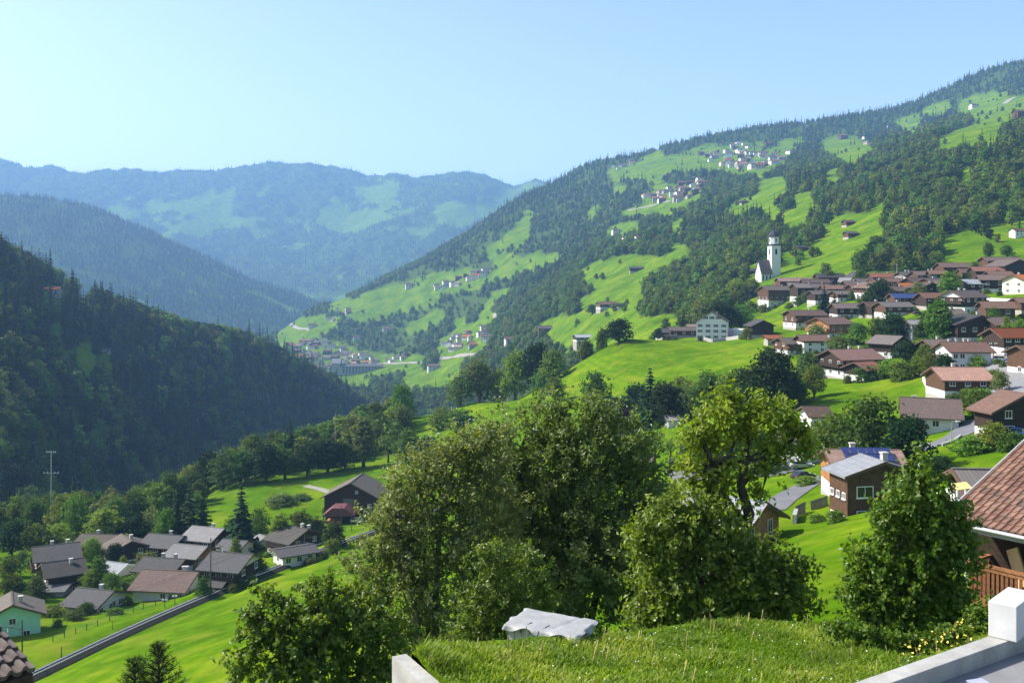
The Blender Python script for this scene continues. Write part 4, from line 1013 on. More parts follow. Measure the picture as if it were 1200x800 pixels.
# --- the village on the slope to the right (gables look left)
V = dict(Ymin=150, Ymax=700)
F2 = lambda n=3: (('F', 1.5, n, "std"), ('F', 4.2, n, "std"))
L2 = (('L', 1.5, 2, "std"), ('L', 4.2, 2, "std"))
house("large white farmhouse with rows of small windows on the green knoll", 835, 399, 31, 15, 10.2, 0, "rust", "white", None, 33, -104, (('R', 1.9, 4, "shut"), ('R', 4.9, 4, "shut"), ('R', 7.7, 4, "shut"), ('R', 11.0, 3, "shut", (-0.3, 0.3)), ('F', 1.7, 3, "std"), ('F', 4.4, 3, "std"), ('F', 7.1, 3, "std")), (), ((0.2, 0.3),), gable='w', ov=0.5, og=0.4, Ymin=430, Ymax=560)
house("low brown roofed stable joined to the left of the white farmhouse", 800, 392, 30, 8, 2.2, 2.2, "rust", "stone", "brown", 20, 0, (('F', 3.2, 3, "std"),), (), (), "stable", "stable", Ymin=430, Ymax=580)
house("small orange roofed annex against the white farmhouse wall", 811, 394, 10, 7, 5.5, 0, "orange", "white", None, 22, 0, (('F', 2, 1, "std"),), (), (), Ymin=430, Ymax=580)
house("dark timber barn with open gable right of the white farmhouse", 890, 395, 20, 10, 1.5, 4.0, "dark", "stone", "dark", 24, -80, (), (), (), "barn", "barn", Ymin=430, Ymax=600)
house("brown gabled hut on the knoll edge with a pale lit front", 776, 385, 9, 7, 1, 3.2, "grey", "white", "dark", 24, 18, (('L', 2, 1, "std"),), (), (), "hut", "hut", Ymin=430, Ymax=640)
house("dark low shed dug into the knoll left of the stable", 783, 398, 16, 5, 2.0, 0, "dark", "stone", None, 12, 8, (), (), (), "shed", "shed", Ymin=430, Ymax=580)
house("grey roofed farm with white front below the knoll meadow", 686, 400, 26, 14, 2.5, 2.5, "slate", "white", "dark", 18, 12, (('F', 1.4, 4, "std"), ('F', 3.8, 4, "std")), (), (), "farmhouse", "farmhouse", Ymin=560, Ymax=1100)
house("brown roofed farmhouse with white walls alone on the middle meadow", 711, 362, 22, 13, 3, 3, "brown", "white", "brown", 22, 18, (('F', 1.5, 3, "std"), ('F', 4.2, 3, "std"), ('L', 4.2, 2, "std")), (), ((0.2, 0.2),), "farmhouse", "farmhouse", Ymin=620, Ymax=1300)
house("small dark outbuilding beside the lone brown roofed farmhouse", 727, 361, 8, 8, 2, 2, "dark", "white", "dark", 22, 10, (), (), (), "shed", "shed", Ymin=620, Ymax=1300)
house("long dark hay barn on the upper edge of the middle meadow", 746, 318, 16, 9, 0.5, 4, "dark", "stone", "dark", 22, 0, (), (), (), "barn", "barn", Ymin=700, Ymax=2000)
for lb, a, b, w in (("dark hay hut on the meadow just right of the church spire", 938, 295, 11), ("red brown hut on the meadow above the village, lower of the pair", 997, 279, 13), ("brown hut on the meadow above the village, upper of the pair", 994, 265, 11), ("brown hut at the wooded edge of the upper meadow left of the spire", 872, 239, 9), ("dark barn half hidden by trees left of the church", 877, 323, 16)):
    house(lb, a, b, w, 8, 1, 3, "dark" if "dark" in lb else "brown", "stone", "brown", 22, 12, (), (), (), "hut", "hut", Ymin=600, Ymax=2600)

house("large chalet with white ground floor and brown gable in front of the church", 911, 359, 34, 14, 6.0, 5.6, "mossy", "white", "brown", 18, 14, (('F', 1.8, 4, "std"), ('F', 5.6, 5, "std"), ('L', 1.8, 2, "std"), ('L', 5.6, 3, "std")), (('F', -0.5, 0.5, 4.0),), ((0.2, 0.2),), **V)
house("small pale stone house with a red roof left of the church chalet", 877, 349, 16, 9, 4.4, 1.6, "red", "stone", "brown", 18, 8, (('F', 1.6, 2, "std"),), (), (), **V)
house("long red brown roof right behind the church tower base", 930, 343, 34, 12, 4.5, 4.0, "red", "white", "brown", 19, 0, F2(4), (), ((0.1, 0.2),), **V)
house("dark timber house in the dense row right of the church chalet", 944, 353, 26, 12, 4, 4.6, "brown", "white", "dark", 19, 6, F2(3), (), ((0.2, 0.3),), **V)
house("red brown roofed house behind the dark timber row", 955, 345, 26, 11, 3.6, 4, "rust", "stone", "brown", 19, -4, F2(3), (), ((-0.2, 0.2),), **V)
house("long dark roofed barn closing the row under the wooded slope", 972, 336, 28, 11, 2, 4, "dark", "stone", "dark", 20, 0, F2(3), (), (), "barn", "barn", **V)
house("dark timber house with shallow roof in the middle of the dense row", 964, 356, 26, 10, 2.6, 3, "brown", "white", "dark", 18, 8, F2(3), (), ((0.2, 0.2),), **V)
house("low house with pale lit porch beside the big dark spruce", 985, 354, 16, 9, 3.2, 1.5, "mossy", "white", "brown", 18, 10, F2(2), (), (), **V)
house("small grey roofed chapel like house behind the porch house", 991, 337, 10, 8, 4, 0, "lgrey", "white", None, 26, -30, (('F', 2, 2, "std"),), (), (), gable='w', **V)
house("white gabled house with pale barge boards facing left", 1020, 350, 24, 11, 4.2, 2.2, "brown", "white", "brown", 24, -76, (('R', 1.6, 3, "std"), ('R', 4.6, 2, "std"), ('F', 1.6, 2, "std")), (('R', -0.4, 0.4, 3.6),), ((0.1, 0.3),), gable='w', bargem=M_WHITE, **V)
house("red tiled house crowding the white gabled one", 1004, 349, 16, 9, 3.2, 2.4, "red", "white", "dark", 20, 12, F2(2), (), ((0.2, 0.2),), **V)
house("long red brown roof on the top row above the white gable", 1036, 334, 30, 11, 2.5, 2.5, "red", "white", "brown", 19, 0, F2(4), (), ((0.15, 0.2),), **V)
house("dark pointed roof tucked beneath the wooded slope", 1003, 334, 12, 9, 3, 2, "dark", "white", "dark", 34, -70, (), (), (), **V)
house("grey roofed white house on the top row with a small dormer", 1062, 333, 16, 9, 4.4, 1, "grey", "white", "grey", 20, 16, (('L', 1.6, 2, "std"), ('F', 1.6, 2, "std"), ('L', 4.0, 2, "std")), (), ((0, 0.1), (0.3, 0.2)), **V)
house("rust brown roof in the upper cluster right of the grey roof", 1082, 333, 22, 10, 3, 2.5, "rust", "white", "brown", 20, 6, F2(3), (), ((0.3, 0.1),), **V)
house("brown house with tall white chimney at the upper cluster", 1098, 332, 16, 9, 3, 2.5, "brown", "white", "dark", 20, -10, F2(2), (), ((-0.3, 0.1),), **V)
house("dark gabled chalet in front of the upper cluster", 1083, 350, 22, 10, 2.6, 3, "brown", "white", "dark", 21, -72, (('R', 1.4, 3, "std"), ('R', 4.2, 3, "std"), ('F', 1.4, 2, "std")), (('R', -0.4, 0.4, 2.7),), ((0.2, 0.3),), **V)
house("orange brown roof left of the dark gabled chalet", 1064, 347, 20, 9, 3, 2, "orange", "white", "brown", 20, 10, F2(3), (), (), **V)
house("house roofed with blue solar panels in the village centre", 1061, 363, 30, 9, 3, 2.6, "solar", "white", "brown", 19, 0, F2(4), (), (), **V)
house("grey brown roofed house just below the solar roof", 1047, 372, 30, 10, 3, 2, "mossy", "white", "brown", 18, 6, F2(3), (), ((0.2, 0.25),), **V)
house("large brown barn on the top row behind the yellow green tree", 1118, 327, 32, 12, 1.5, 5, "brown", "stone", "brown", 20, 0, (), (), (), "barn", "barn", **V)
house("white chalet with a lit gable and two chimneys in the village centre", 1128, 369, 32, 12, 4.6, 3.0, "brown", "white", "dark", 21, 24, (('L', 1.6, 3, "std"), ('L', 5.6, 3, "std"), ('F', 1.6, 3, "std"), ('F', 6.0, 3, "std")), (('L', -0.45, 0.45, 4.2), ('F', 0.1, 0.5, 4.6)), ((-0.1, 0.1), (0.25, 0.25)), gable='w', **V)
house("wide blue grey sheet roof behind the white chalet", 1145, 345, 32, 13, 2.5, 2.5, "slate", "white", "dark", 15, 0, F2(4), (), (), **V)
house("red brown roofed barn up the lane behind the blue grey roof", 1155, 331, 28, 11, 2, 4, "red", "stone", "dark", 19, -6, (), (), (), "barn", "barn", **V)
house("dark chalet with a pale lit roof edge beside the lane", 1161, 343, 24, 11, 2.5, 3.5, "rust", "white", "dark", 19, -14, F2(2), (), (), **V)
house("big dark brown gabled barn at the right edge of the top row", 1182, 326, 34, 14, 2, 4.5, "brown", "stone", "dark", 22, -82, (), (), (), "barn", "barn", **V)
house("brown long roofed barn behind the top row at the right", 1172, 317, 36, 11, 2, 3.5, "brown", "stone", "brown", 18, 0, (), (), (), "barn", "barn", **V)
house("red roofed pink stone house at the right edge above the white wall", 1194, 345, 18, 10, 6.5, 0, "orange", "cream", None, 22, 26, (('L', 1.5, 2, "std"), ('L', 4.3, 2, "std"), ('F', 1.5, 2, "std"), ('F', 4.3, 2, "std")), (), ((0.2, 0.2),), gable='w', **V)
house("brown barn on grey stone base below the white road wall", 1167, 380, 28, 12, 3.0, 3.0, "brown", "stone", "brown", 17, -12, (('F', 1.5, 2, "wide"), ('F', 4.5, 2, "std")), (), (), "barn", "barn", **V)
house("small brown roofed shed at the right edge below the road wall", 1200, 368, 18, 8, 2, 2.5, "brown", "stone", "brown", 18, 0, (), (), (), "shed", "shed", **V)
house("dark broad gabled house above an orange canopy roof", 1139, 404, 34, 14, 3.4, 3.6, "dark", "grey", "dark", 19, -86, (('R', 5.0, 4, "std"), ('R', 1.4, 3, "std")), (), ((0.2, 0.1),), **V)
house("orange canopy roof in front of the dark broad gabled house", 1136, 401, 32, 6, 2.6, 0, "orange", "grey", None, 16, 0, (), (), (), "canopy", "garage", **V)
house("tall grey rendered cottage between the broad tree and the dark spruce", 1070, 399, 16, 8, 6.4, 0, "lgrey", "grey", None, 16, 8, (('F', 4.6, 1, "std"), ('F', 2.0, 2, "std")), (), (), gable='w', **V)
house("long red roofed house with white ground floor at the right edge of the street", 1184, 415, 38, 11, 2.6, 2.4, "red", "white", "dark", 19, 2, F2(4), (), (), **V)
house("brown roofed house with plain blue white end wall beside the street", 1128, 436, 40, 12, 6.0, 0, "rust", "white", None, 17, -4, (('F', 4.4, 2, "std", (-0.5, -0.15)), ('F', 1.6, 2, "std", (-0.5, -0.15))), (('F', -0.5, -0.1, 3.0),), ((-0.28, 0.3), (0.1, 0.2), (0.25, 0.3)), timber_dummy=None, **V) if False else house("brown roofed house with plain pale end wall beside the street", 1128, 436, 40, 12, 6.0, 0, "rust", "white", None, 17, -4, (('F', 4.4, 2, "std", (-0.5, -0.15)), ('F', 1.6, 2, "std", (-0.5, -0.15)), ('L', 1.6, 2, "std"), ('L', 4.4, 2, "std")), (('L', -0.45, 0.45, 3.0),), ((-0.28, 0.3), (0.1, 0.2), (0.25, 0.3)), **V)
house("bright orange roofed house with brown timber below the pale end wall", 1122, 466, 48, 11, 2.4, 2.2, "orange", "white", "brown", 20, -2, (('F', 1.3, 2, "std", (0.05, 0.5)), ('F', 3.6, 3, "std")), (), ((-0.05, 0.2),), **V)
house("brown tiled house with white walls and timber gable beside the lane", 1090, 509, 58, 11, 3.8, 0, "rust", "white", None, 25, -20, (('F', 2.2, 1, "std", (-0.05, 0.2)), ('F', 2.2, 2, "wide", (-0.5, -0.15)), ('R', 2.0, 2, "std"), ('R', 4.4, 1, "small")), (('F', -0.5, -0.1, 1.0),), ((-0.3, 0.4),), gable='t', Ymin=150, Ymax=260)
house("dark brown gabled house with pale roof edge at the right edge of the lane", 1188, 512, 32, 11, 2.0, 2.6, "rust", "white", "dark", 24, -78, (('R', 1.2, 2, "wide"), ('R', 3.9, 2, "std")), (), (), Ymin=150, Ymax=260)
house("brown timber cottage corner at the right edge above the lane", 1204, 440, 18, 9, 2.2, 3, "brown", "cream", "brown", 20, 8, (('L', 1.2, 1, "std"),), (), (), **V)
house("brown chalet with white garage front below the meadow terrace", 943, 384, 36, 12, 3.2, 3.0, "rust", "white", "brown", 18, 12, F2(4) + L2, (('F', -0.5, 0.0, 3.2),), ((0.2, 0.2),), **V)
house("red roofed chalet with white right half below the village spruce", 993, 374, 30, 11, 3.2, 2.4, "red", "white", "dark", 18, 0, F2(3), (), (), **V)
house("orange timber chalet with broad left gable and balcony", 972, 396, 34, 12, 2.6, 3.4, "rust", "white", "orange", 20, 28, (('L', 1.3, 3, "std"), ('L', 4.2, 3, "std"), ('F', 1.3, 3, "std"), ('F', 4.2, 3, "std")), (('L', -0.48, 0.48, 2.7),), ((0.15, 0.2),), **V)
house("grey brown roofed house with pale terrace at the knoll foot", 929, 416, 30, 11, 2.6, 2.2, "mossy", "white", "brown", 17, 14, F2(3) + L2, (('F', -0.5, 0.5, 2.6),), (), **V)
house("red brown roofed house with blue white front beside the willow", 951, 414, 26, 10, 4.4, 0.8, "rust", "white", "brown", 18, 2, (('F', 1.5, 2, "std"), ('F', 3.6, 2, "std")), (), (), **V)
house("small purple red roofed shed left of the terrace house", 905, 404, 14, 7, 3, 0, "red", "stone", None, 16, 0, (), (), (), "shed", "shed", **V)
house("big chalet with red brown roof and glazed winter garden", 996, 442, 48, 13, 3.0, 3.0, "red", "white", "dark", 20, 16, (('L', 1.4, 3, "std"), ('L', 4.5, 3, "std"), ('F', 1.4, 4, "std"), ('F', 4.3, 4, "std")), (('L', -0.45, 0.45, 3.0),), ((0.05, 0.2), (0.3, 0.15)), **V)
house("red roofed annex joined to the big chalet with winter garden", 1012, 447, 22, 9, 2.4, 1.6, "red", "white", "dark", 20, 26, (('F', 1.4, 2, "std"),), (), (), **V)
house("white walled chalet with dark gable above the big chalet", 1042, 420, 26, 11, 3.0, 2.4, "brown", "white", "dark", 20, -50, (('R', 1.5, 3, "std"), ('R', 4.0, 2, "std"), ('F', 1.5, 2, "std")), (), (), **V)
house("brown roof showing between trees above the car park", 955, 505, 22, 9, 4, 0, "brown", "white", None, 18, 0, (('F', 2, 2, "std"),), (), (), Ymin=160, Ymax=330)
house("white walled house end behind the parked white van", 928, 537, 22, 9, 4.6, 0, "lgrey", "white", None, 18, -30, (('F', 2.4, 2, "std"),), (), (), Ymin=160, Ymax=330, gable='w')
house("red roofed cottage hidden behind the big tree at the garden meadow", 748, 556, 26, 8, 3.2, 0, "red", "cream", None, 20, 0, (('F', 1.6, 2, "std"),), (), (), Ymin=120, Ymax=330)
house("white shed roof between the dark trees of the garden hollow", 789, 500, 16, 7, 2.4, 0, "lgrey", "white", None, 12, 0, (), (), (), "shed", "shed", Ymin=160, Ymax=400)
for k, (a, b, w, rm, tm) in enumerate(((918,343,20,"brown","dark"), (934,343,18,"rust","brown"), (946,345,20,"red","dark"), (960,346,18,"brown","brown"), (974,348,20,"rust","dark"), (998,343,16,"brown","dark"), (1012,340,16,"rust","brown"), (1028,342,18,"brown","dark"),
    (1046,340,20,"rust","brown"), (1052,352,20,"brown","dark"), (1072,341,18,"brown","dark"), (1092,342,18,"rust","brown"), (1104,345,16,"brown","dark"), (1136,330,20,"rust","brown"), (1170,334,22,"brown","dark"), (1112,384,22,"brown","brown"), (1090,362,20,"rust","dark"), (1096,425,22,"brown","brown"), (1166,398,18,"rust","dark"), (1024,372,20,"brown","dark"))):
    house("brown roofed timber chalet crowded among others in the hillside village", a, b, w, 10, 1.6, 3.2, rm, ["white", "stone", "cream"][k % 3], tm, 20, (k*37) % 34 - 12, F2(3), (), ((0.2, 0.2),) if k % 2 else (), group="brown chalets crowded in the hillside village", **V)
# house with the slate roof and honey timber gable behind the middle tree
house("slate roofed house with honey timber gable behind the leafy middle tree", 852, 655, 88, 9.5, 2.6, 3.0, "slate", "white", "honey", 25, -40, (('R', 1.5, 2, "std"), ('R', 4.4, 2, "tall"), ('F', 1.5, 3, "std"), ('F', 4.4, 3, "std"), ('R', 7.2, 1, "std")), (), (), Y=114, ov=1.1, og=1.0)
# solar house pair
sb = house("orange tiled house carrying dark blue solar panels", 1010, 590, 76, 10.5, 3.0, 2.4, "orange", "white", "orange", 19, -4, (('F', 1.4, 3, "std"), ('F', 4.0, 3, "std")), (), ((-0.12, 0.2),), Y=140)
pl = math.radians(19); Ls = sb["Ldim"]
for i in range(6):
    for j in range(2):
        u = -0.36*Ls + i*0.125*Ls; v0 = 0.9 + j*1.85
        def rp_(u_, v_): return (u_, -v_, 5.4 + (5.25 - v_)*math.tan(pl) + 0.34)
        q = [rp_(u, v0), rp_(u+0.115*Ls, v0), rp_(u+0.115*Ls, v0+1.7), rp_(u, v0+1.7)]
        MB().add(q + [(a, b, c+0.05) for a, b, c in q], [(0,1,2,3), (4,5,6,7), (0,1,5,4), (1,2,6,5), (2,3,7,6), (3,0,4,7)]).build("solar_panel", R['solar'], sb)
house("tall brown timber house with a grey metal roof and turquoise windows", 1022, 622, 42, 9.0, 0.6, 6.4, "slate", "white", "brown", 17, -80, (('F', 1.6, 3, "small"), ('F', 4.6, 3, "small"), ('R', 2.0, 2, "wide"), ('R', 5.2, 2, "wide")), (), ((0.1, 0.3),), Y=122, ov=0.8, og=0.8)
# corrugated roofs behind the near balcony house
cr = roof_mat("corrugated_brown", (0.17, 0.135, 0.105), 50, 0.16, 0.25); R['corr'] = cr; R['corrred'] = roof_mat("corrugated_red", (0.24, 0.115, 0.075), 50, 0.16, 0.25)
house("long house with a grey brown corrugated roof behind the tiled roof corner", 1186, 640, 112, 7, 2.4, 2.6, "corr", "white", "dark", 20, -5, (('L', 1.4, 2, "std"), ('L', 4.2, 2, "std")), (), (), Y=72, ov=0.9)
ch = house("lower house with a red brown corrugated roof and timber gable", 1176, 660, 92, 6, 2.2, 1.8, "corrred", "cream", "honey", 20, -5, (('L', 1.3, 1, "std"), ('L', 3.4, 1, "std")), (), (), Y=62, ov=0.7, bargem=M_WHITE)
x = (1158-600)/F*66; MB().box(-1.6, -0.9, -0.06, 1.6, 0.9, 0.06).build("skylight", M_WHITE, ch).location = (1.2, -0.9, 4.0 + (3.0-0.9)*math.tan(math.radians(20)) + 0.42)
aw = thing("awning", "small yellow awning on a white frame left of the red corrugated roof", "awning", ((1127-600)/F*50, 50, -50*250/F), 0)
MB().add([(-0.38,-0.35,-0.12),(0.38,-0.35,-0.02),(0.38,0.35,0.15),(-0.38,0.35,0.06)] + [(-0.38,-0.35,-0.09),(0.38,-0.35,0.01),(0.38,0.35,0.18),(-0.38,0.35,0.09)], [(3,2,1,0),(4,5,6,7),(0,1,5,4),(1,2,6,5),(2,3,7,6),(3,0,4,7)]).build("canopy", plain("yellow_cloth", (0.62, 0.46, 0.18), 0.8, 0.08), aw)
gz = ground_z(aw.location.x, 50) - aw.location.z
for a, b in ((-0.35, -0.32), (0.35, -0.32), (-0.35, 0.32), (0.35, 0.32)): MB().box(a-0.04, b-0.04, gz, a+0.04, b+0.04, -0.13).build("post", M_WHITE, aw)

# fence of pale sheeting right of the farmhouse
x, y = pt(862, 394, 430, 560)
sh = MB(); P_ = [(-6.5 + 13*i/16, 0.35*math.sin(i*1.3)) for i in range(17)]
for i in range(16): sh.add([(P_[i][0], P_[i][1], -1), (P_[i+1][0], P_[i+1][1], -1), (P_[i+1][0], P_[i+1][1], 3.2), (P_[i][0], P_[i][1], 3.2), (P_[i][0], P_[i][1]+1.6, 3.7), (P_[i+1][0], P_[i+1][1]+1.6, 3.7)], [(0,1,2,3), (3,2,5,4)], 0 if i > 6 else 1)
o = tag(sh.build("sheeting_fence", [plain("white_sheet", (0.72, 0.70, 0.72), 0.6, 0.1, 1.5), plain("pink_sheet", (0.66, 0.42, 0.55), 0.6, 0.15, 1.5)]), "long white and pink plastic sheeting fence right of the white farmhouse", "screen"); o.location = (x, y + 1, ground_z(x, y + 1))

# --- the church
cx_, cy_ = (907-600)/F*752, 752.0; cz_ = (HZ - 329)/F*752 - 1
chu = thing("church", "white church with tall tower and black onion dome above the village", "church", (cx_, cy_, cz_), math.radians(12))
chu.scale = (1.0, 1.0, 1.12)
M_DOME = plain("dark_dome_sheet", (0.03, 0.03, 0.035), 0.4, 0.2, 1); w = 3.6
tw = MB().box(-w, -w, -6, w, w, 24.6)
tw.build("tower", Wm['white'], chu)
MB().box(-w-0.5, -w-0.5, 24.6, w+0.5, w+0.5, 25.5).build("cornice", M_DOME, chu)
def octa(r, z): return [(r*math.cos(math.pi/8 + k*math.pi/4), r*math.sin(math.pi/8 + k*math.pi/4), z) for k in range(8)]
def octs(levels, mi=0):
    m = MB(); v = [p for r, z in levels for p in octa(r, z)]; n = len(levels)
    f = [(a*8+k, a*8+(k+1)%8, (a+1)*8+(k+1)%8, (a+1)*8+k) for a in range(n-1) for k in range(8)] + [tuple(range(7, -1, -1)), tuple((n-1)*8+k for k in range(8))]
    return m.add(v, f)
octs([(3.7, 25.5), (3.7, 30.4)]).build("belfry", Wm['white'], chu)
dm = octs([(4.2, 30.4), (4.2, 30.9), (4.0, 31.6), (3.4, 32.9), (2.4, 34.0), (1.2, 34.7), (0.8, 35.0)]).build("dome", M_DOME, chu)
octs([(0.75, 35.0), (0.75, 36.4), (0.95, 36.5), (0.5, 37.1), (0.12, 37.6), (0.08, 39.6)]).build("lantern", M_DOME, dm)
MB().box(-0.5, -0.06, 38.8, 0.5, 0.06, 39.0).build("cross", M_DOME, dm)
for k in range(4):
    a = k*math.pi/2; o = ob("belfry_window", MB().prism([(-0.8, -2.0), (0.8, -2.0), (0.8, 1.2), (0.4, 1.8), (0, 2.0), (-0.4, 1.8), (-0.8, 1.2)], -0.08, 0.05).mesh("belfry_window", M_GLASS), chu, (math.sin(a)*w, -math.cos(a)*w, 20.6), a)
    ob("louvre", MB().box(-0.55, -0.06, -1.2, 0.55, 0.05, 1.2).mesh("louvre", M_GLASS), chu, (math.sin(a)*3.45, -math.cos(a)*3.45, 28.2), a)
nv = ob("nave", MB().box(-12.5, -4.6, -8, -w-0.02, 5.4, 6.4).prism([(-4.6, 6.4), (5.4, 6.4), (0.4, 14.6)], -12.48, -12.2, axis='x').mesh("nave", Wm['white']), chu)
rf = MB()
for s in (-1, 1): rf.prism([(0.4 + s*5.6, 5.3), (0.4 + s*5.6, 5.7), (0.4, 15.0), (0.4, 14.6)], -13.0, -w-0.02, axis='x')
rf.build("nave_roof", R['brown'], chu)
for i in range(3): 
    o = ob("nave_window", MB().prism([(-0.6, -1.8), (0.6, -1.8), (0.6, 1.2), (0, 1.8), (-0.6, 1.2)], -0.06, 0.05).mesh("nave_window", M_GLASS), chu, (-11 + i*2.8, -4.62, 3.2))

# gardens: shrubs and small trees close round the houses
GR = random.Random(21)
for (x, y, L, D, yw, ym) in SITES:
    if y > 680 or y < 150: continue
    for k in range(GR.choice((1, 2, 2, 3))):
        u = GR.uniform(-0.6, 0.6)*L; w = -D/2 - GR.uniform(1.6, 3.6)
        if GR.random() < 0.25: u, w = (-L/2 - 2.5)*GR.choice((-1, 1)), GR.uniform(-D/2, D/2)
        gx, gy = x + math.cos(yw)*u - math.sin(yw)*w, y + math.sin(yw)*u + math.cos(yw)*w
        left = ym == 345; hh = GR.uniform(1.3, 2.8)
        if GR.random() < 0.2: tree(GR.choice(("round_a", "light_a", "olive_a", "dark_a", "birch")), (gx, gy - 1.5, ground_z(gx, gy - 1.5) - 0.2), GR.uniform(4.5, 8.5), None, "small garden tree beside a chalet of the %s village" % ("lower" if left else "hillside"), "small garden trees of the %s village" % ("lower" if left else "hillside"))
        else: tree(GR.choice(("bush_d", "bush_l", "bush_o", "bush_d")), (gx, gy, ground_z(gx, gy) - 0.2), hh, GR.uniform(2.2, 5.0), "garden shrub against a chalet of the %s village" % ("lower" if left else "hillside"), "garden shrubs of the %s village" % ("lower" if left else "hillside"))
# --- far hamlets and the town: small houses, each one an object
FARM = []
for k, (rm, wmn) in enumerate((("rust", "white"), ("brown", "white"), ("orange", "cream"), ("grey", "white"), ("brown", None), ("red", "stone"))):
    m = MB(); L_, D_, h_ = 12, 10, 6
    m.box(-L_/2, -D_/2, -3, L_/2, D_/2, h_)
    for q in (-1, 1): a0, a1 = sorted((q*L_/2, q*(L_/2-0.3))); m.prism([(-D_/2, h_), (D_/2, h_), (0, h_+2.4)], a0, a1, axis='x')
    for i in range(3):
        for zz in (1.4, 4.2): m.box(-4.2+i*3.6, -D_/2-0.06, zz, -2.9+i*3.6, -D_/2+0.02, zz+1.4, 1)
    FARM.append((m.mesh("wall", [Wm[wmn] if wmn else Tm['brown'], M_GLASS]), gable_roof(L_, D_, h_, math.atan(2.4/5), 0.9, 0.8).mesh("roof", R[rm])))
def far_houses(poly, n, y0, y1, label, group, seed, gap=15, sc=(0.8, 1.25), spire=None, bright=None):
    rng = random.Random(seed); done = []; x0, x1 = min(p[0] for p in poly), max(p[0] for p in poly); q0, q1 = min(p[1] for p in poly), max(p[1] for p in poly); tries = 0
    while len(done) < n and tries < n*60:
        tries += 1; a, b = rng.uniform(x0, x1), rng.uniform(q0, q1)
        if not in_poly(np.array([a]), np.array([b]), poly)[0]: continue
        Y = TER.hit(a, b, y0, y1); x = (a-600)/F*Y
        if any((x-p)**2 + (Y-q)**2 < gap*gap for p, q in done): continue
        done.append((x, Y)); k = rng.choice(bright or range(6)); s = rng.uniform(*sc)
        t = thing("house", label, "house", (x, Y, ground_z(x, Y)), rng.uniform(-0.5, 0.5) + (0 if rng.random() < 0.6 else 1.57), group)
        t.scale = (s*rng.uniform(0.85, 1.3), s, s); ob("wall", FARM[k][0], t); ob("roof", FARM[k][1], t)
up = dict(sc=(0.95, 1.5))
far_houses([(846,194),(868,180),(898,182),(928,178),(920,189),(890,199),(866,199)], 42, 1800, 3300, "tiny pale house in the hamlet high on the green slope", "houses of the high hamlet", 1, 22, **up)
far_houses([(815,182),(846,176),(868,168),(884,170),(866,182),(830,190)], 18, 1800, 3300, "tiny house scattered on the high meadow left of the hamlet", "scattered houses on the high meadow", 2, 26, **up)
far_houses([(752,231),(778,224),(802,214),(826,209),(824,222),(800,238),(775,238)], 34, 1600, 3200, "tiny house in the hamlet above the middle woods", "houses of the hamlet above the middle woods", 3, 22, **up)
far_houses([(714,196),(738,188),(748,190),(722,200)], 7, 2000, 3400, "tiny house on the ridge meadow under the skyline wood", "houses on the ridge meadow", 4, 24)
far_houses([(1008,160),(1030,148),(1046,150),(1024,172),(1012,168)], 9, 1500, 3300, "tiny house in the hamlet below the dark spruce belt", "houses below the spruce belt", 5, 30)
far_houses([(505,338),(540,324),(568,317),(572,322),(540,335),(515,340)], 22, 1500, 3400, "tiny house in the ribbon hamlet across the valley slope", "houses of the ribbon hamlet", 6, 20, **up)
far_houses([(510,297),(528,289),(526,297),(514,300)], 5, 1800, 3500, "tiny white house in the clearing on the wooded ridge", "houses in the ridge clearing", 7, 20, bright=[0, 3])
far_houses([(516,404),(540,392),(570,384),(578,396),(560,408),(530,412)], 26, 1000, 2600, "small house in the hamlet beside the pale gravel track", "houses beside the gravel track", 8, 17)
far_houses([(380,370),(400,360),(416,366),(412,376),(390,380)], 7, 1500, 3300, "small house on the spur above the town", "houses on the spur above the town", 9, 24)
far_houses([(336,404),(366,396),(410,412),(440,418),(440,428),(392,438),(352,432)], 78, 1300, 2700, "tiny house crowded into the valley town", "houses of the valley town", 10, 15, (0.85, 1.3))
far_houses([(446,420),(478,414),(486,420),(456,426)], 9, 1300, 2700, "small house strung along the valley road", "houses along the valley road", 11, 20)
for lb, a, b, s in (("white farm with a red roof on the wooded valley side", 454, 389, 1.6), ("small house above the riverside wood", 418, 398, 1.2), ("pale farm on the lower valley spur", 366, 384, 1.4), ("lone white house in the woods left of the dark forest block", 750, 283, 1.1),
                    ("white hut in the small clearing above the middle meadow", 722, 274, 1.2), ("red roofed hut at the top of the middle meadow", 735, 284, 1.2), ("white house alone on the top right meadow", 1141, 127, 1.4), ("dark house at the right edge of the ridge meadow", 1196, 138, 1.4),
                    ("white shed on the meadow above the village at right", 1193, 287, 0.6), ("brown barn on the ridge meadow at upper right", 988, 163, 1.7), ("dark barn on the high meadow below the skyline wood", 900, 171, 1.3), ("grey farm on the upper valley meadow", 480, 337, 1.6), ("long barn on the meadow beside the ridge wood", 445, 334, 1.3), ("small red roofed shed on the valley floor meadow", 508, 434, 1.4),
                    ("dark hut in the garden trees right of the hamlet track", 583, 421, 1.0), ("white low farm behind the knoll trees", 600, 404, 1.4), ("brown farm behind the knoll trees beneath the dark forest block", 638, 391, 1.2)):
    Y = TER.hit(a, b, 640 if a > 560 and b > 250 else 1000, 3600); x = (a-600)/F*Y; k = 0 if "white" in lb or "pale" in lb else (4 if "dark" in lb or "brown" in lb or "barn" in lb else 1)
    t = thing("house", lb, "hut" if "hut" in lb or "shed" in lb else ("barn" if "barn" in lb else "house"), (x, Y, ground_z(x, Y)), 0.2); t.scale = (s*1.2, s, s); ob("wall", FARM[k][0], t); ob("roof", FARM[k][1], t)
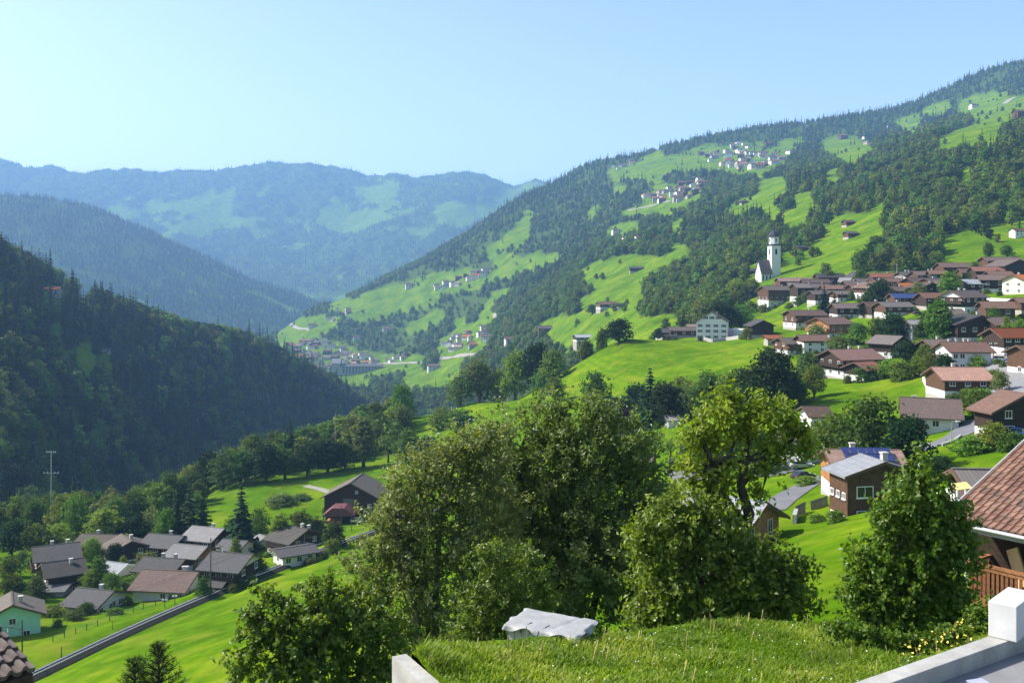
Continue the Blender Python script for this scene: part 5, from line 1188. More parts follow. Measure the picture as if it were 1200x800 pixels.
# the town's church and its long factory
Y = 2050; t = thing("church", "white church with a thin pointed spire in the valley town", "church", ((378-600)/F*Y, Y, TER.at((378-600)/F*Y, Y) - 1), 0.3)
MB().box(-3, -3, -4, 3, 3, 26).build("tower", Wm['white'], t); MB().add([(-3.2,-3.2,26),(3.2,-3.2,26),(3.2,3.2,26),(-3.2,3.2,26),(0,0,48)], [(0,1,4),(1,2,4),(2,3,4),(3,0,4),(3,2,1,0)]).build("spire", R['slate'], t)
MB().box(-22, -6, -4, -3.02, 6, 10).build("nave", Wm['white'], t); MB().prism([(-7, 9.8), (7, 9.8), (0, 17)], -22.5, -3.02, axis='x').build("nave_roof", R['grey'], t)
Y = TER.hit(424, 438, 1000, 2700); t = thing("factory", "long grey factory block at the edge of the valley town", "factory", ((424-600)/F*(Y+20), Y+20, TER.at((424-600)/F*Y, Y)), 0.05)
MB().box(-42, -14, -4, 42, 14, 15).build("wall", Wm['grey'], t); gable_roof(84, 28, 15, math.radians(14), 1, 1, 0.5).build("roof", R['grey'], t)
MB().box(-60, -12, -4, -42.02, 12, 21).build("side_block", Wm['grey'], t); MB().prism([(-13, 21), (13, 21), (0, 30)], -61, -42.02, axis='x').build("side_roof", R['slate'], t)
for i in range(12):
    for j in range(3): MB().box(-38+i*6.6, -14.15, 2+j*4.3, -34+i*6.6, -13.95, 4.4+j*4.3).build("window", M_GLASS, t)
# two farms on the shaded hill
for lb, a, b, s, k in (("dark red roofed farmhouse among trees on the shaded hill", 62, 345, 0.95, 5), ("small pale roofed hut on the sunlit patch of the shaded hill", 124, 412, 0.6, 3)):
    Yq = np.geomspace(350, 1400, 2000); q = HZ - F*SPUR.grid(np.full_like(Yq, a), Yq)/Yq; i = np.nonzero(q <= b)[0][0]; Y = Yq[i]; x = (a-600)/F*Y
    t = thing("house", lb, "house", (x, Y, float(SPUR.at(x, Y + 4)) - 0.5), 0.1); t.scale = (s*1.2, s, s); ob("wall", FARM[k][0], t); ob("roof", FARM[k][1], t)
print("HOUSES", HN[0])
# ------------------------------------------------------------------ trees one can tell apart, in front of the woods
# (kind, column, foot row, top row, width in px, label[, nearest distance])
def put_tree(kind, px, pb, ptop, w, label, Ymin=150, Ymax=700, group=None):
    Y = TER.hit(px, pb, Ymin, Ymax); x = (px-600)/F*Y; z = ground_z(x, Y)
    h = max(1.2, (HZ - ptop)/F*Y - z)
    return tree(kind, (x, Y, z - 0.15), h, w*Y/F, label, group)
MT = [
 # left village
 ("dark_a", 14, 652, 600, 46, "dark round tree at the left edge above the village"),
 ("round_a", 42, 652, 606, 48, "dense green tree second from the left edge above the village"),
 ("light_a", 68, 648, 606, 40, "pale green tree behind the dark chalet roof"),
 ("round_b", 90, 640, 572, 42, "tall green tree behind the pale crowned tree"),
 ("light_b", 124, 644, 582, 54, "big bright round tree above the brown roofed chalet"),
 ("dark_b", 157, 642, 590, 42, "dark round tree right of the bright round tree"),
 ("olive_a", 176, 634, 588, 34, "olive tree behind the dark round tree"),
 ("round_c", 186, 608, 556, 40, "green tree on the wood edge left of the tall spruces"),
 ("light_a", 194, 644, 586, 34, "light open tree beside the tall spruces"),
 ("spruce_a", 208, 640, 566, 34, "tall dark spruce left of the spruce pair"),
 ("spruce_b", 222, 640, 562, 32, "tallest dark spruce above the grey roofs"),
 ("spruce_c", 238, 638, 578, 34, "dark spruce at the right of the spruce cluster"),
 ("spruce_a", 283, 648, 562, 44, "lone dark spruce in front of the bright meadow"),
 ("round_b", 302, 636, 590, 36, "green round tree just right of the lone spruce"),
 ("round_a", 272, 640, 598, 28, "small dark green tree left of the lone spruce"),
 ("birch", 328, 646, 592, 30, "grey green slender tree right of the lone spruce"),
 ("round_c", 352, 634, 590, 34, "broad tree behind the chalet by the railway bend"),
 ("olive_a", 372, 630, 600, 30, "olive bush like tree below the barn road"),
 ("dark_a", 392, 640, 608, 34, "dark round bush tree below the barn canopy"),
 ("bush_d", 390, 648, 630, 22, "dark round shrub at the railway bend"),
 ("birch", 276, 662, 622, 20, "slender light green spruce shaped tree between white house and chalet"),
 ("birch", 116, 694, 642, 34, "bright green birch in the middle of the village"),
 ("light_a", 106, 698, 662, 30, "leafy light tree at the foot of the birch left"),
 ("round_a", 130, 698, 664, 32, "green tree at the foot of the birch right"),
 ("bush_d", 150, 690, 676, 30, "dark shrub behind the low white bungalow"),
 ("bush_l", 188, 676, 662, 18, "yellow green shrub before the dark grey roof"),
 ("bush_o", 172, 664, 646, 34, "grey olive shrub between the chalet roofs"),
 ("bush_l", 144, 672, 650, 14, "narrow yellow shrub before the lit pale roof"),
 ("bush_l", 40, 668, 646, 26, "yellow green shrub left of the pale roofed chalet"),
 ("bush_o", 26, 664, 644, 24, "reddish olive shrub at the village edge"),
 ("bush_d", 10, 676, 652, 32, "dark shrub at the left edge of the frame"),
 ("bush_d", 12, 694, 672, 30, "round dark garden shrub left of the pale pole"),
 ("bush_l", 26, 690, 680, 26, "low light hedge by the garden path"),
 ("bush_d", 88, 726, 714, 30, "clipped dark hedge left of the low bungalow"),
 ("bush_d", 62, 722, 708, 40, "dark hedge behind the mint green house"),
 ("bush_o", 68, 734, 724, 16, "brown shrub on the lawn beside the mint green house"),
 ("bush_d", 134, 720, 711, 24, "low dark shrub at the bungalow corner"),
 ("bush_l", 290, 660, 648, 28, "light shrub between the white annex and the chalet"),
 ("bush_d", 306, 672, 655, 20, "small dark shrub on the lawn beside the station"),
 ("bush_l", 236, 672, 664, 22, "light green shrub before the orange timber chalet"),
 ("bush_l", 274, 692, 682, 20, "light green shrub on the track bank"),
 ("bush_o", 330, 592, 578, 52, "long brown hedge on the bright terrace meadow"),
 ("bush_o", 352, 586, 578, 40, "low end of the brown hedge on the terrace meadow"),
 # wood edge behind the terrace
 ("round_a", 222, 582, 540, 38, "green tree at the left end of the terrace wood"),
 ("dark_a", 244, 575, 520, 42, "dark tall tree at the upper left of the terrace wood"),
 ("olive_a", 262, 573, 516, 40, "olive tree in the terrace wood"),
 ("round_c", 282, 569, 518, 38, "slim green tree in the terrace wood"),
 ("dark_b", 312, 565, 510, 46, "dark round tree in the middle of the terrace wood"),
 ("tall_b", 334, 561, 518, 32, "narrow tree beside the dark round one in the terrace wood"),
 ("dark_a", 360, 557, 508, 50, "broad black green tree at the centre of the terrace wood"),
 ("dark_b", 384, 553, 504, 46, "broad dark tree left of the tall brownish tree"),
 ("olive_a", 404, 550, 508, 36, "olive tree next to the tall brownish tree"),
 ("tall_a", 426, 547, 478, 40, "tall brownish green tree standing above the barn"),
 ("open_a", 455, 542, 504, 36, "thin open tree with bright meadow showing behind"),
 ("round_b", 480, 548, 498, 46, "round tree below the steep meadow bank"),
 ("dark_a", 500, 545, 505, 40, "dark bushy tree below the steep meadow bank"),
 ("bush_d", 520, 502, 478, 44, "dark thicket on the steep meadow bank"),
 ("bush_d", 540, 500, 480, 46, "second dark thicket by the white poles on the steep bank"),
 ("round_a", 470, 500, 440, 34, "tree at the foot of the steep bank seen against the valley"),
 # knoll
 ("round_b", 584, 462, 428, 34, "low round tree at the left end of the knoll copse"),
 ("light_b", 604, 456, 398, 40, "light open tree of the knoll copse"),
 ("dark_b", 628, 452, 390, 46, "dark tall tree of the knoll copse"),
 ("round_a", 648, 448, 402, 38, "green tree at the right end of the knoll copse"),
 ("olive_a", 562, 470, 408, 44, "thin leaved tree left of the knoll copse"),
 ("olive_a", 540, 476, 428, 38, "olive tree at the top of the steep bank"),
 ("round_a", 650, 470, 436, 34, "tree leaning over the knoll slope with a long shadow"),
 ("bush_d", 640, 452, 432, 44, "dark shrubs under the knoll copse"),
 ("dark_a", 725, 402, 368, 44, "round dark bushy tree on the knoll crest"),
 ("bush_o", 687, 414, 398, 26, "olive shrub on the knoll crest left of the round tree"),
 ("bush_d", 706, 396, 384, 18, "small shrub at the grey roofed farm"),
 ("round_a", 694, 368, 354, 18, "small tree left of the lone brown farmhouse", 620, 1300),
 ("bush_o", 780, 386, 372, 14, "little tree beside the hut on the knoll edge"),
 ("dark_a", 846, 396, 346, 54, "big round dark tree behind the white farmhouse", 525, 660),
 ("round_b", 868, 394, 354, 44, "round green tree right behind the white farmhouse", 530, 660),
 ("olive_a", 822, 388, 340, 40, "olive tree left behind the white farmhouse", 540, 680),
 ("bush_l", 880, 366, 352, 20, "light shrub below the church terrace", 500, 690),
 ("round_a", 882, 348, 322, 24, "rounded tree just left of the church nave", 560, 745),
 ("light_a", 862, 354, 322, 28, "light green tree on the slope left of the church", 560, 745),
 ("olive_a", 848, 352, 318, 32, "olive tree at the wood edge left of the church", 560, 745),
 ("bush_d", 901, 346, 334, 26, "dark shrubs at the foot of the church tower", 560, 745),
 ("birch", 922, 340, 324, 12, "slim tree right beside the church tower", 560, 745),
 # below the knoll
 ("spruce_c", 762, 500, 428, 46, "dark spruce in front of the bright knoll slope", 150, 420),
 ("dark_a", 782, 498, 438, 56, "broad dark tree beside the spruce below the knoll", 150, 420),
 ("dark_b", 722, 508, 456, 50, "dark tree behind the great tree top below the knoll", 150, 420),
 ("purple", 734, 522, 472, 30, "purple leaved tree below the knoll", 150, 420),
 ("olive_a", 808, 490, 440, 44, "pale olive tree right of the broad dark one", 150, 420),
 ("round_c", 832, 486, 424, 52, "green tree at the knoll foot left of the black tree", 150, 420),
 ("round_a", 858, 484, 424, 48, "rounded tree touching the black tree at the knoll foot", 150, 420),
 ("dark_a", 908, 482, 396, 76, "tall black green tree below the purple red shed", 150, 420),
 ("dark_b", 884, 486, 432, 44, "dark tree left below the black green tree", 150, 420),
 ("bush_d", 934, 474, 450, 36, "dark shrubs under the big chalet", 150, 420),
 ("olive_a", 944, 446, 402, 30, "olive tree before the blue white house front", 150, 460),
 ("olive_a", 985, 424, 384, 34, "grey green willow before the orange timber chalet", 150, 460),
 ("bush_d", 1016, 446, 428, 40, "dark shrubs right of the big chalet", 150, 420),
 ("bush_l", 1040, 442, 420, 32, "yellow green shrub in the garden row", 150, 420),
 ("bush_d", 1056, 446, 422, 34, "dark shrub in the garden row", 150, 420),
 ("bush_l", 1078, 440, 418, 36, "light green shrub at the end of the garden row", 150, 420),
 ("dark_a", 1064, 426, 394, 38, "dark blue green tree above the garden row", 150, 460),
 ("dark_b", 1046, 402, 358, 42, "broad dark tree left of the grey cottage", 200, 520),
 ("tall_b", 1100, 412, 338, 44, "tall dark tree in front of the white chalet gable", 200, 460),
 ("light_b", 1114, 350, 310, 32, "yellow green tree crown above the tall dark tree", 300, 620),
 ("dark_a", 1030, 360, 322, 40, "dark tree in front of the white gabled house", 300, 620),
 ("round_b", 1016, 364, 340, 30, "green tree below the white gabled house", 300, 620),
 ("spruce_a", 966, 372, 332, 24, "dark spruce between the red roof and the dense row", 300, 620),
 ("spruce_c", 978, 366, 342, 20, "small spruce beside the porch house", 300, 620),
 ("dark_b", 1012, 372, 350, 18, "dark slim tree above the red roofed chalet", 300, 620),
 ("bush_l", 936, 358, 346, 16, "light round bush right of the church chalet", 300, 690),
 ("round_a", 1178, 392, 366, 34, "green tree beside the barn at the right edge", 250, 520),
 ("light_a", 1196, 396, 368, 30, "light tree at the right edge below the barn", 250, 520),
 ("bush_l", 1146, 432, 416, 22, "clipped green bush at the pale end wall", 150, 380),
 ("bush_d", 1164, 440, 432, 20, "dark hedge at the street corner", 150, 380),
 ("bush_d", 1150, 472, 454, 40, "wide dark bush before the orange roofed house", 150, 320),
 ("round_b", 1146, 488, 452, 44, "round bushy tree between orange roof and brown gable", 150, 320),
 ("light_b", 1164, 526, 486, 42, "bright round bush above the corrugated roofs", 90, 240),
 ("bush_l", 1138, 532, 510, 50, "light hedge on the lane bank", 90, 240),
 ("bush_d", 1186, 528, 504, 40, "dark hedge beside the bright round bush", 90, 240),
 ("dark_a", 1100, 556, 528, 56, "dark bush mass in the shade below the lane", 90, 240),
 # big green clump left of the brown tiled house
 ("round_a", 980, 552, 470, 74, "large green tree left in the clump before the brown tiled house", 110, 260),
 ("round_b", 1024, 556, 454, 104, "largest green tree of the clump before the brown tiled house", 110, 260),
 ("dark_a", 1062, 556, 474, 70, "dark tree right in the clump before the brown tiled house", 110, 260),
 ("round_c", 965, 545, 496, 36, "slim green tree left of the clump above the parked van", 110, 260),
 # behind the middle tree
 ("dark_b", 888, 556, 486, 56, "blue dark tree behind the leafy middle tree", 110, 260),
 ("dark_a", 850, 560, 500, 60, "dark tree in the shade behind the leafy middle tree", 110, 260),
 ("olive_a", 812, 556, 490, 44, "olive tree left behind the leafy middle tree", 110, 260),
 ("open_a", 768, 552, 496, 32, "thin garden fruit tree with bare stem", 150, 320),
 ("open_a", 786, 548, 506, 24, "second thin garden fruit tree", 150, 320),
 ("bush_d", 740, 556, 534, 30, "dark garden bush beside the hidden red roof", 130, 320),
 ("dark_a", 770, 610, 552, 70, "dark bush left of the slate roofed house", 70, 200),
 ("bush_d", 796, 610, 575, 50, "dark shrub against the slate roof eave", 70, 200),
 ("bush_d", 980, 612, 596, 26, "small garden shrub beside the tall timber house", 80, 200),
 ("bush_d", 958, 612, 604, 24, "low shrub behind the garden fence", 80, 200),
 ("bush_l", 972, 566, 542, 20, "green shrub left of the solar roof", 100, 240),
 ("bush_l", 946, 568, 556, 40, "low planting beside the car park", 100, 240),
 ("round_b", 700, 484, 430, 48, "green tree at the left end of the tree line under the knoll", 150, 420),
 ("dark_a", 745, 488, 442, 42, "dark tree filling the gap left of the knoll spruce", 150, 420),
 ("round_a", 798, 484, 432, 46, "green tree between the broad dark tree and the pale olive one", 150, 420),
 ("dark_b", 874, 478, 418, 48, "dark tall tree left of the black green tree", 150, 420),
 ("olive_a", 928, 472, 424, 36, "olive tree right of the black green tree", 150, 420),
 ("round_c", 954, 466, 418, 32, "green tree in front of the big chalet at its left", 150, 420),
 ("light_a", 818, 482, 438, 38, "light crowned tree in the tree line under the knoll", 150, 420),
 ("round_a", 1005, 404, 372, 30, "rounded tree right of the orange timber chalet", 200, 520),
 ("dark_a", 1086, 404, 366, 28, "dark tree right of the grey cottage", 200, 520),
 ("light_a", 936, 354, 330, 20, "light tree in the dense row right of the church chalet", 300, 690),
 ("round_b", 1076, 354, 328, 22, "rounded tree behind the dark gabled chalet", 300, 690),
 ("dark_b", 1128, 342, 318, 20, "dark tree behind the white chalet with two chimneys", 300, 690),
 ("olive_a", 956, 402, 374, 26, "olive tree left of the orange timber chalet", 200, 520),
 ("round_c", 1028, 398, 366, 26, "slim tree above the white walled chalet", 200, 520),
 ("dark_a", 1108, 446, 408, 32, "dark tree in front of the pale end wall house at its left", 150, 420),
 ("round_a", 1084, 430, 396, 28, "green tree beside the grey cottage foot", 150, 460),
 ("light_b", 1156, 414, 384, 24, "light tree beside the street yard", 180, 480),
 ("round_a", 1008, 334, 312, 20, "rounded tree behind the top row of roofs", 350, 690),
 ("dark_a", 1092, 326, 304, 20, "dark tree behind the upper cluster", 350, 690),
 ("round_b", 1142, 322, 304, 18, "rounded tree at the brown barn of the top row", 350, 690),
 ("olive_a", 972, 334, 312, 20, "olive tree behind the long dark roofed barn", 350, 690),
 # upper right meadow
 ("tall_b", 1158, 304, 280, 16, "dark columnar tree on the bright meadow above the village", 400, 800),
 ("round_a", 1180, 302, 284, 18, "tree on the bright meadow right of the columnar one", 400, 800),
 ("bush_d", 1148, 318, 306, 12, "small bush by the top row of roofs", 400, 800),
]
for a in MT: put_tree(*a)
# hedgerow trees scattered between the village houses, all alike
for k, (a, b, h_) in enumerate(((900,420,14),(912,424,12),(960,428,14),(1000,404,12),(1028,398,10),(1086,378,14),(1090,394,12),(1150,398,10),(1120,420,8),(1078,410,14),(1010,388,9),(950,400,9),(1140,372,8),(1180,382,9),(1060,384,9),(895,366,10),(925,362,8),(1176,430,8),(1110,444,9))):
    put_tree(["bush_d", "bush_l", "bush_o"][k % 3], a, b, b - h_, h_*1.5, "small garden shrub among the chalets of the hillside village", 150, 640, "garden shrubs of the hillside village")
# ------------------------------------------------------------------ the near terrace: grass mound, concrete, asphalt
def P3(px, py, Y): return Vector(((px-600)/F*Y, Y, (HZ-py)/F*Y))
TOPZ = -6.75
O1 = Vector((5.59, 16.40)); O2 = Vector((8.87, 18.54)); WD = (O2 - O1).normalized(); WN = Vector((WD.y, -WD.x))   # WN points towards the asphalt
A0 = O1 - WD*9; A1 = O2 + WD*2.2
def wline(z0, z1, off0, off1, a, b, name, mat, label, cat):
    p = [(*(a+WN*off0), z0), (*(b+WN*off0), z0), (*(b+WN*off1), z0), (*(a+WN*off1), z0)]
    v = p + [(x, y, z1) for x, y, _ in p]
    m = MB(); m.add(v, [(0,3,2,1),(4,5,6,7),(0,1,5,4),(1,2,6,5),(2,3,7,6),(3,0,4,7)])
    o = m.build(name, mat); bv = o.modifiers.new("edge", 'BEVEL'); bv.width = 0.012; bv.segments = 2; bv.limit_method = 'ANGLE'
    return tag(o, label, cat)
wline(-12.0, TOPZ, 0.0, 0.34, A0, A1, "parapet_wall", M_CONCRETE, "low grey concrete parapet running along the asphalt at lower right", "wall")
# block at the end of the wall
bc = P3(1191.6, 753, 18.19); bl = P3(1158, 745, 18.53); ba = Vector((bl.x-bc.x, bl.y-bc.y)); bw = ba.length; ba.normalize(); bb = Vector((-ba.y, ba.x))
if bb.y < 0: bb = -bb
c0 = Vector((bc.x, bc.y))
q = [c0, c0 + ba*bw, c0 + ba*bw + bb*1.15, c0 + bb*1.15]
m = MB(); m.add([(p.x, p.y, TOPZ - 0.0 + 0.004) for p in q] + [(p.x, p.y, TOPZ + 0.66) for p in q], [(0,3,2,1),(4,5,6,7),(0,1,5,4),(1,2,6,5),(2,3,7,6),(3,0,4,7)])
o = m.build("concrete_block", plain("pale_concrete", (0.54, 0.53, 0.52), 0.8, 0.14, 1.5, 0.15, 0.004)); bv = o.modifiers.new("edge", 'BEVEL'); bv.width = 0.015; bv.segments = 2
tag(o, "pale square concrete block on the end of the parapet at lower right", "block")
# asphalt
az = TOPZ - 0.27
m = MB(); a = A0 + WN*0.33; b = A1 + WD*4 + WN*0.33
m.add([(a.x, a.y, az), (b.x, b.y, az-0.05), (b.x + WN.x*14, b.y + WN.y*14, az), (a.x + WN.x*14, a.y + WN.y*14, az)], [(0,3,2,1)])
tag(m.build("pavement", M_ASPHALT), kind='structure')
pp = P3(1146, 781, 17.1); m = MB(); m.box(-0.16, -0.1, 0, 0.16, 0.1, 0.012)
o = m.build("scrap", plain("blue_card", (0.35, 0.36, 0.62), 0.7, 0.1, 5)); o.location = (pp.x, pp.y, az + 0.006); o.rotation_euler = (0.02, 0, 0.3)
tag(o, "small lilac scrap of card lying on the shaded asphalt by the parapet", "card")

# grass mound: a height patch from the concrete edge on the left to the parapet
EDGE = [(470,770,18.2),(482,767,18.3),(520,753,19.8),(560,750,20.4),(600,749,20.8),(700,741,22.0),(800,731,23.5),(900,725,25.2),(950,731,25.0),(1000,748,22.6),(1060,768,20.2),(1110,768,19.8),(1180,750,19.8)]
ex = [e[0] for e in EDGE]; epx = np.arange(482, 1172, 4.0)
eY = pchip(ex, [e[2] for e in EDGE], epx); ePy = pchip(ex, [e[1] for e in EDGE], epx)
L0 = P3(482, 767, 18.3); L1 = P3(521, 801, 17.0); LD = Vector((L1.x-L0.x, L1.y-L0.y)).normalized()
rows_ = np.concatenate([np.linspace(0, 1, 60), np.linspace(1.03, 1.35, 8)])
def mound_z(px, Y, Yb, zb):
    t = np.clip((Y - 14.0) / (Yb - 14.0), 0, 1)
    return (TOPZ - 0.16) * (1 - t) + zb * t - 0.0
V_ = []
for t in rows_:
    Yr = 9.0 + (eY - 9.0) * t; zb = (HZ - ePy) / F * eY
    x = (epx - 600) / F * Yr; z = mound_z(epx, Yr, eY, zb)
    if t > 1: z = z - ((Yr - eY) * 1.1 + (Yr - eY)**2 * 0.3)
    z = z + (fbm(x, Yr, 1.6, 3) - 0.5) * 0.22 * min(1, max(0, 1.15 - t) * 8 + 0.2)
    # left of the concrete edge the lawn stops
    s = (x - L0.x) * LD.y - (Yr - L0.y) * LD.x      # >0: left of the edge line (outside)
    lim = L0.x + (Yr - L0.y) * LD.x / LD.y
    x = np.where((Yr < L0.y), np.maximum(x, lim + 0.02), x)
    # and right at the parapet's outer face
    sw = (x - O1.x) * WN.x + (Yr - O1.y) * WN.y; over = np.maximum(sw + 0.02, 0); x = x - WN.x*over; Yq = Yr - WN.y*over
    z = np.where(sw > -0.9, np.maximum(z, (TOPZ - 0.12) * np.clip((sw + 0.9)/0.9, 0, 1) + z * (1 - np.clip((sw + 0.9)/0.9, 0, 1)) - 0.0), z)
    V_.append(np.stack([x, Yq, z], 1))
V_ = np.array(V_); nr, nc = V_.shape[:2]; idx = np.arange(nr*nc).reshape(nr, nc)
fm = np.stack([idx[:-1,:-1], idx[:-1,1:], idx[1:,1:], idx[1:,:-1]], -1).reshape(-1, 4)
me = mesh_np("lawn", V_.reshape(-1, 3), fm, [M_GROUND], smooth=True); fattr(me, "forest", np.zeros(nr*nc))
tag(ob("lawn", me), kind='structure')
# concrete retaining edge on its left
m = MB(); e0 = Vector((L0.x, L0.y)) - LD*0.25; e1 = Vector((L0.x, L0.y)) + LD*9; nL = Vector((-LD.y, LD.x));
if nL.x > 0: nL = -nL
zt = L0.z - 0.06
v = [(*(e0 + nL*0.0), -15), (*(e1 + nL*0.0), -15), (*(e1 + nL*0.28), -15), (*(e0 + nL*0.28), -15)]; v += [(x, y, zt + (TOPZ - 0.2 - zt) * (0 if i in (0, 3) else 1)) for i, (x, y, _) in enumerate(v)]
m.add(v, [(0,3,2,1),(4,5,6,7),(0,1,5,4),(1,2,6,5),(2,3,7,6),(3,0,4,7)])
# return along the back
k = np.arange(0, 60, 6); b2 = [Vector((V_[59, i, 0], V_[59, i, 1] + 0.12)) for i in k]
tag(m.build("retaining_wall", M_CONCRETE), "weathered concrete wall holding the left edge of the grassy terrace", "wall")

# blades of grass, thousands, one mass
rng = np.random.default_rng(77)
def blades(n, tall, base, spread=None):
    i = rng.integers(8, 58, n*3); j = rng.integers(0, nc-1, n*3); u = rng.random(n*3)[:, None]; w = rng.random(n*3)[:, None]
    p = (V_[i, j]*(1-u) + V_[i, j+1]*u)*(1-w) + (V_[i+1, j]*(1-u) + V_[i+1, j+1]*u)*w
    py = HZ - F*p[:, 2]/p[:, 1]
    area = np.linalg.norm(np.cross(V_[i, j+1]-V_[i, j], V_[i+1, j]-V_[i, j]), axis=1)
    d = 0.35 + 1.3*vnoise(p[:, 0], p[:, 1], 0.9)
    ok = (py < 830) & (rng.random(len(p)) < np.clip(area*30*d, 0, 1)); p = p[ok][:n]
    return p
pts = blades(52000, 0, 0); n = len(pts)
clump = vnoise(pts[:, 0] + 5, pts[:, 1], 0.55); hh = (0.035 + 0.12 * clump**2 + 0.05 * rng.random(n)) * 1.0
tuft = np.exp(-(((pts[:, 0] + 1.55)**2 + (pts[:, 1] - 18.2)**2) / 0.22)); hh += 0.35 * tuft * rng.random(n)
ang = rng.random(n) * 6.283; ln = np.stack([np.cos(ang), np.sin(ang), np.zeros(n)], 1); sd = np.stack([-np.sin(ang), np.cos(ang), np.zeros(n)], 1)
wd = (0.008 + 0.010*rng.random(n))[:, None]; up = np.array([0, 0, 1.0]); lean = (0.3 + 0.9*rng.random(n))[:, None]; h_ = hh[:, None]
b0 = pts - sd*wd; b1 = pts + sd*wd; m0 = pts + up*h_*0.55 + ln*lean*h_*0.25; tip = pts + up*h_*0.95 + ln*lean*h_
v = np.stack([b0, b1, m0 + sd*wd*0.8, m0 - sd*wd*0.8, tip + sd*wd*0.15, tip - sd*wd*0.15], 1).reshape(-1, 3)
o_ = np.arange(n)[:, None]*6; f = np.concatenate([o_ + np.array([0,1,2,3]), o_ + np.array([3,2,4,5])])
M_GRASS = leaf_mat("grass_blades", (0.200, 0.280, 0.014), (0.420, 0.430, 0.055), 0.5, 0.0, 0.5, 0.3)
me = mesh_np("grass", v, f, [M_GRASS]); tt = np.clip(0.8*vnoise(pts[:, 0], pts[:, 1], 1.1) + 0.45*rng.random(n) - 0.12, 0, 1); fattr(me, "tint", np.concatenate([tt, tt]), 'FACE')
tag(ob("grass", me), kind='stuff')
# dry seed stalks standing out of the grass
pts = blades(450, 0, 0); n = len(pts); ang = rng.random(n)*6.283; ln = np.stack([np.cos(ang), np.sin(ang), np.zeros(n)], 1); sd = np.stack([-np.sin(ang), np.cos(ang), np.zeros(n)], 1)*0.006
hs = (0.14 + 0.16*rng.random(n))[:, None]; top = pts + up*hs + ln*hs*0.35
v = np.stack([pts - sd, pts + sd, top + sd, top - sd, top - up*0.01 - sd*2.2, top - up*0.01 + sd*2.2, top + up*0.07 + ln*0.02 + sd, top + up*0.07 + ln*0.02 - sd], 1).reshape(-1, 3)
o_ = np.arange(n)[:, None]*8; f = np.concatenate([o_ + np.array([0,1,2,3]), o_ + np.array([4,5,6,7])])
me = mesh_np("seed_stalks", v, f, [plain("dry_stalk", (0.34, 0.27, 0.10), 0.8, 0.2, 3, 0)]); tag(ob("seed_stalks", me), kind='stuff')
# small broad weeds and clover heads
pts = blades(2600, 0, 0); N = unit(rng.normal(size=pts.shape)*0.5 + np.array([0, -0.2, 1])); v, f = leaves(pts + np.array([0, 0, 0.08]), N, 0.075, rng)
me = mesh_np("weeds", v, f, [M_MAPLE]); fattr(me, "tint", rng.random(len(pts)), 'FACE'); tag(ob("weeds", me), kind='stuff')
pts = blades(420, 0, 0)[:150]; pts = pts[pts[:, 0] > 0.5]; N = unit(rng.normal(size=pts.shape)*0.4 + np.array([0, -0.3, 1]))
v, f = leaves(pts + np.array([0, 0, 0.16]), N, 0.03, rng, width=0.9); me = mesh_np("white_flowers", v, f, [plain("petal_white", (0.75, 0.75, 0.68), 0.7, 0.1, 5, 0)]); tag(ob("clover_flowers", me), kind='stuff')

# ---- chest under a grey tarpaulin behind the mound
cb = P3(645, 757, 21.8); ch = thing("storage_chest", "low chest under a creased grey tarpaulin behind the grass", "chest", (cb.x, cb.y, -7.95), math.radians(-27))
CW, CD, CH = 1.62, 1.0, 0.62
m = MB()
nb_ = 9
for i in range(nb_): m.box(-CW/2 + i*CW/nb_ + 0.008, -CD/2, -0.6, -CW/2 + (i+1)*CW/nb_ - 0.008, -CD/2 + 0.04, 0.29)
m.box(-CW/2, -CD/2+0.04, -0.6, CW/2, CD/2, 0.27); m.build("box", plain("grey_boards", (0.42, 0.40, 0.37), 0.85, 0.2, 4), ch)
gx, gy = 46, 34; u = np.sign(np.linspace(-1, 1, gx))*np.abs(np.linspace(-1, 1, gx))**0.6; w = np.sign(np.linspace(-1, 1, gy))*np.abs(np.linspace(-1, 1, gy))**0.6; U, W2 = np.meshgrid(u, w)
TX = U * (CW/2 + 0.10); TY = W2 * (CD/2 + 0.10); ridge = 0.32 + 0.0*W2
TZ = ridge + 0.006*np.sin(U*9 + W2*4 + 2*np.sin(W2*5)) + 0.03*(fbm(TX*3, TY*3, 0.9, 4) - 0.5) - 0.025*np.exp(-((U - 0.2*W2 - 0.35)/0.05)**2)
ed = np.maximum(np.abs(U), np.abs(W2)); drop = np.clip((ed - 0.93)/0.07, 0, 1); TZ = TZ - drop**1.3 * (0.07 + 0.06*np.sin(U*7 + W2*5)); TX = TX + 0.02*np.sin(W2*11)*drop; TY = TY + 0.03*np.sin(U*13)*drop
idx = np.arange(gx*gy).reshape(gy, gx); fq = np.stack([idx[:-1,:-1], idx[:-1,1:], idx[1:,1:], idx[1:,:-1]], -1).reshape(-1, 4)
ob("tarpaulin", mesh_np("tarpaulin", np.stack([TX, TY, TZ], -1).reshape(-1, 3), fq, [plain("grey_tarpaulin", (0.30, 0.295, 0.29), 0.55, 0.22, 3.0, 0.6, 0.012)], smooth=True), ch)
for k in range(3):
    xx = -0.45 + k*0.42; MB().tube([(xx, -CD/2-0.115, 0.20), (xx+0.02, -CD/2-0.06, 0.295), (xx+0.10, -CD/2+0.30, 0.312)], 0.018, 6).build("strap", plain("dark_strap", (0.05, 0.05, 0.05), 0.8), ch)

# ------------------------------------------------------------------ balcony house at the right edge
e0 = P3(1105, 605, 30.0); U2 = Vector((0.594, -0.804)); W_ = Vector((0.804, 0.594))
bh = thing("chalet", "near chalet with a red brown tiled roof and wooden balcony at the right edge", "house", (e0.x, e0.y, e0.z), math.atan2(U2.y, U2.x))
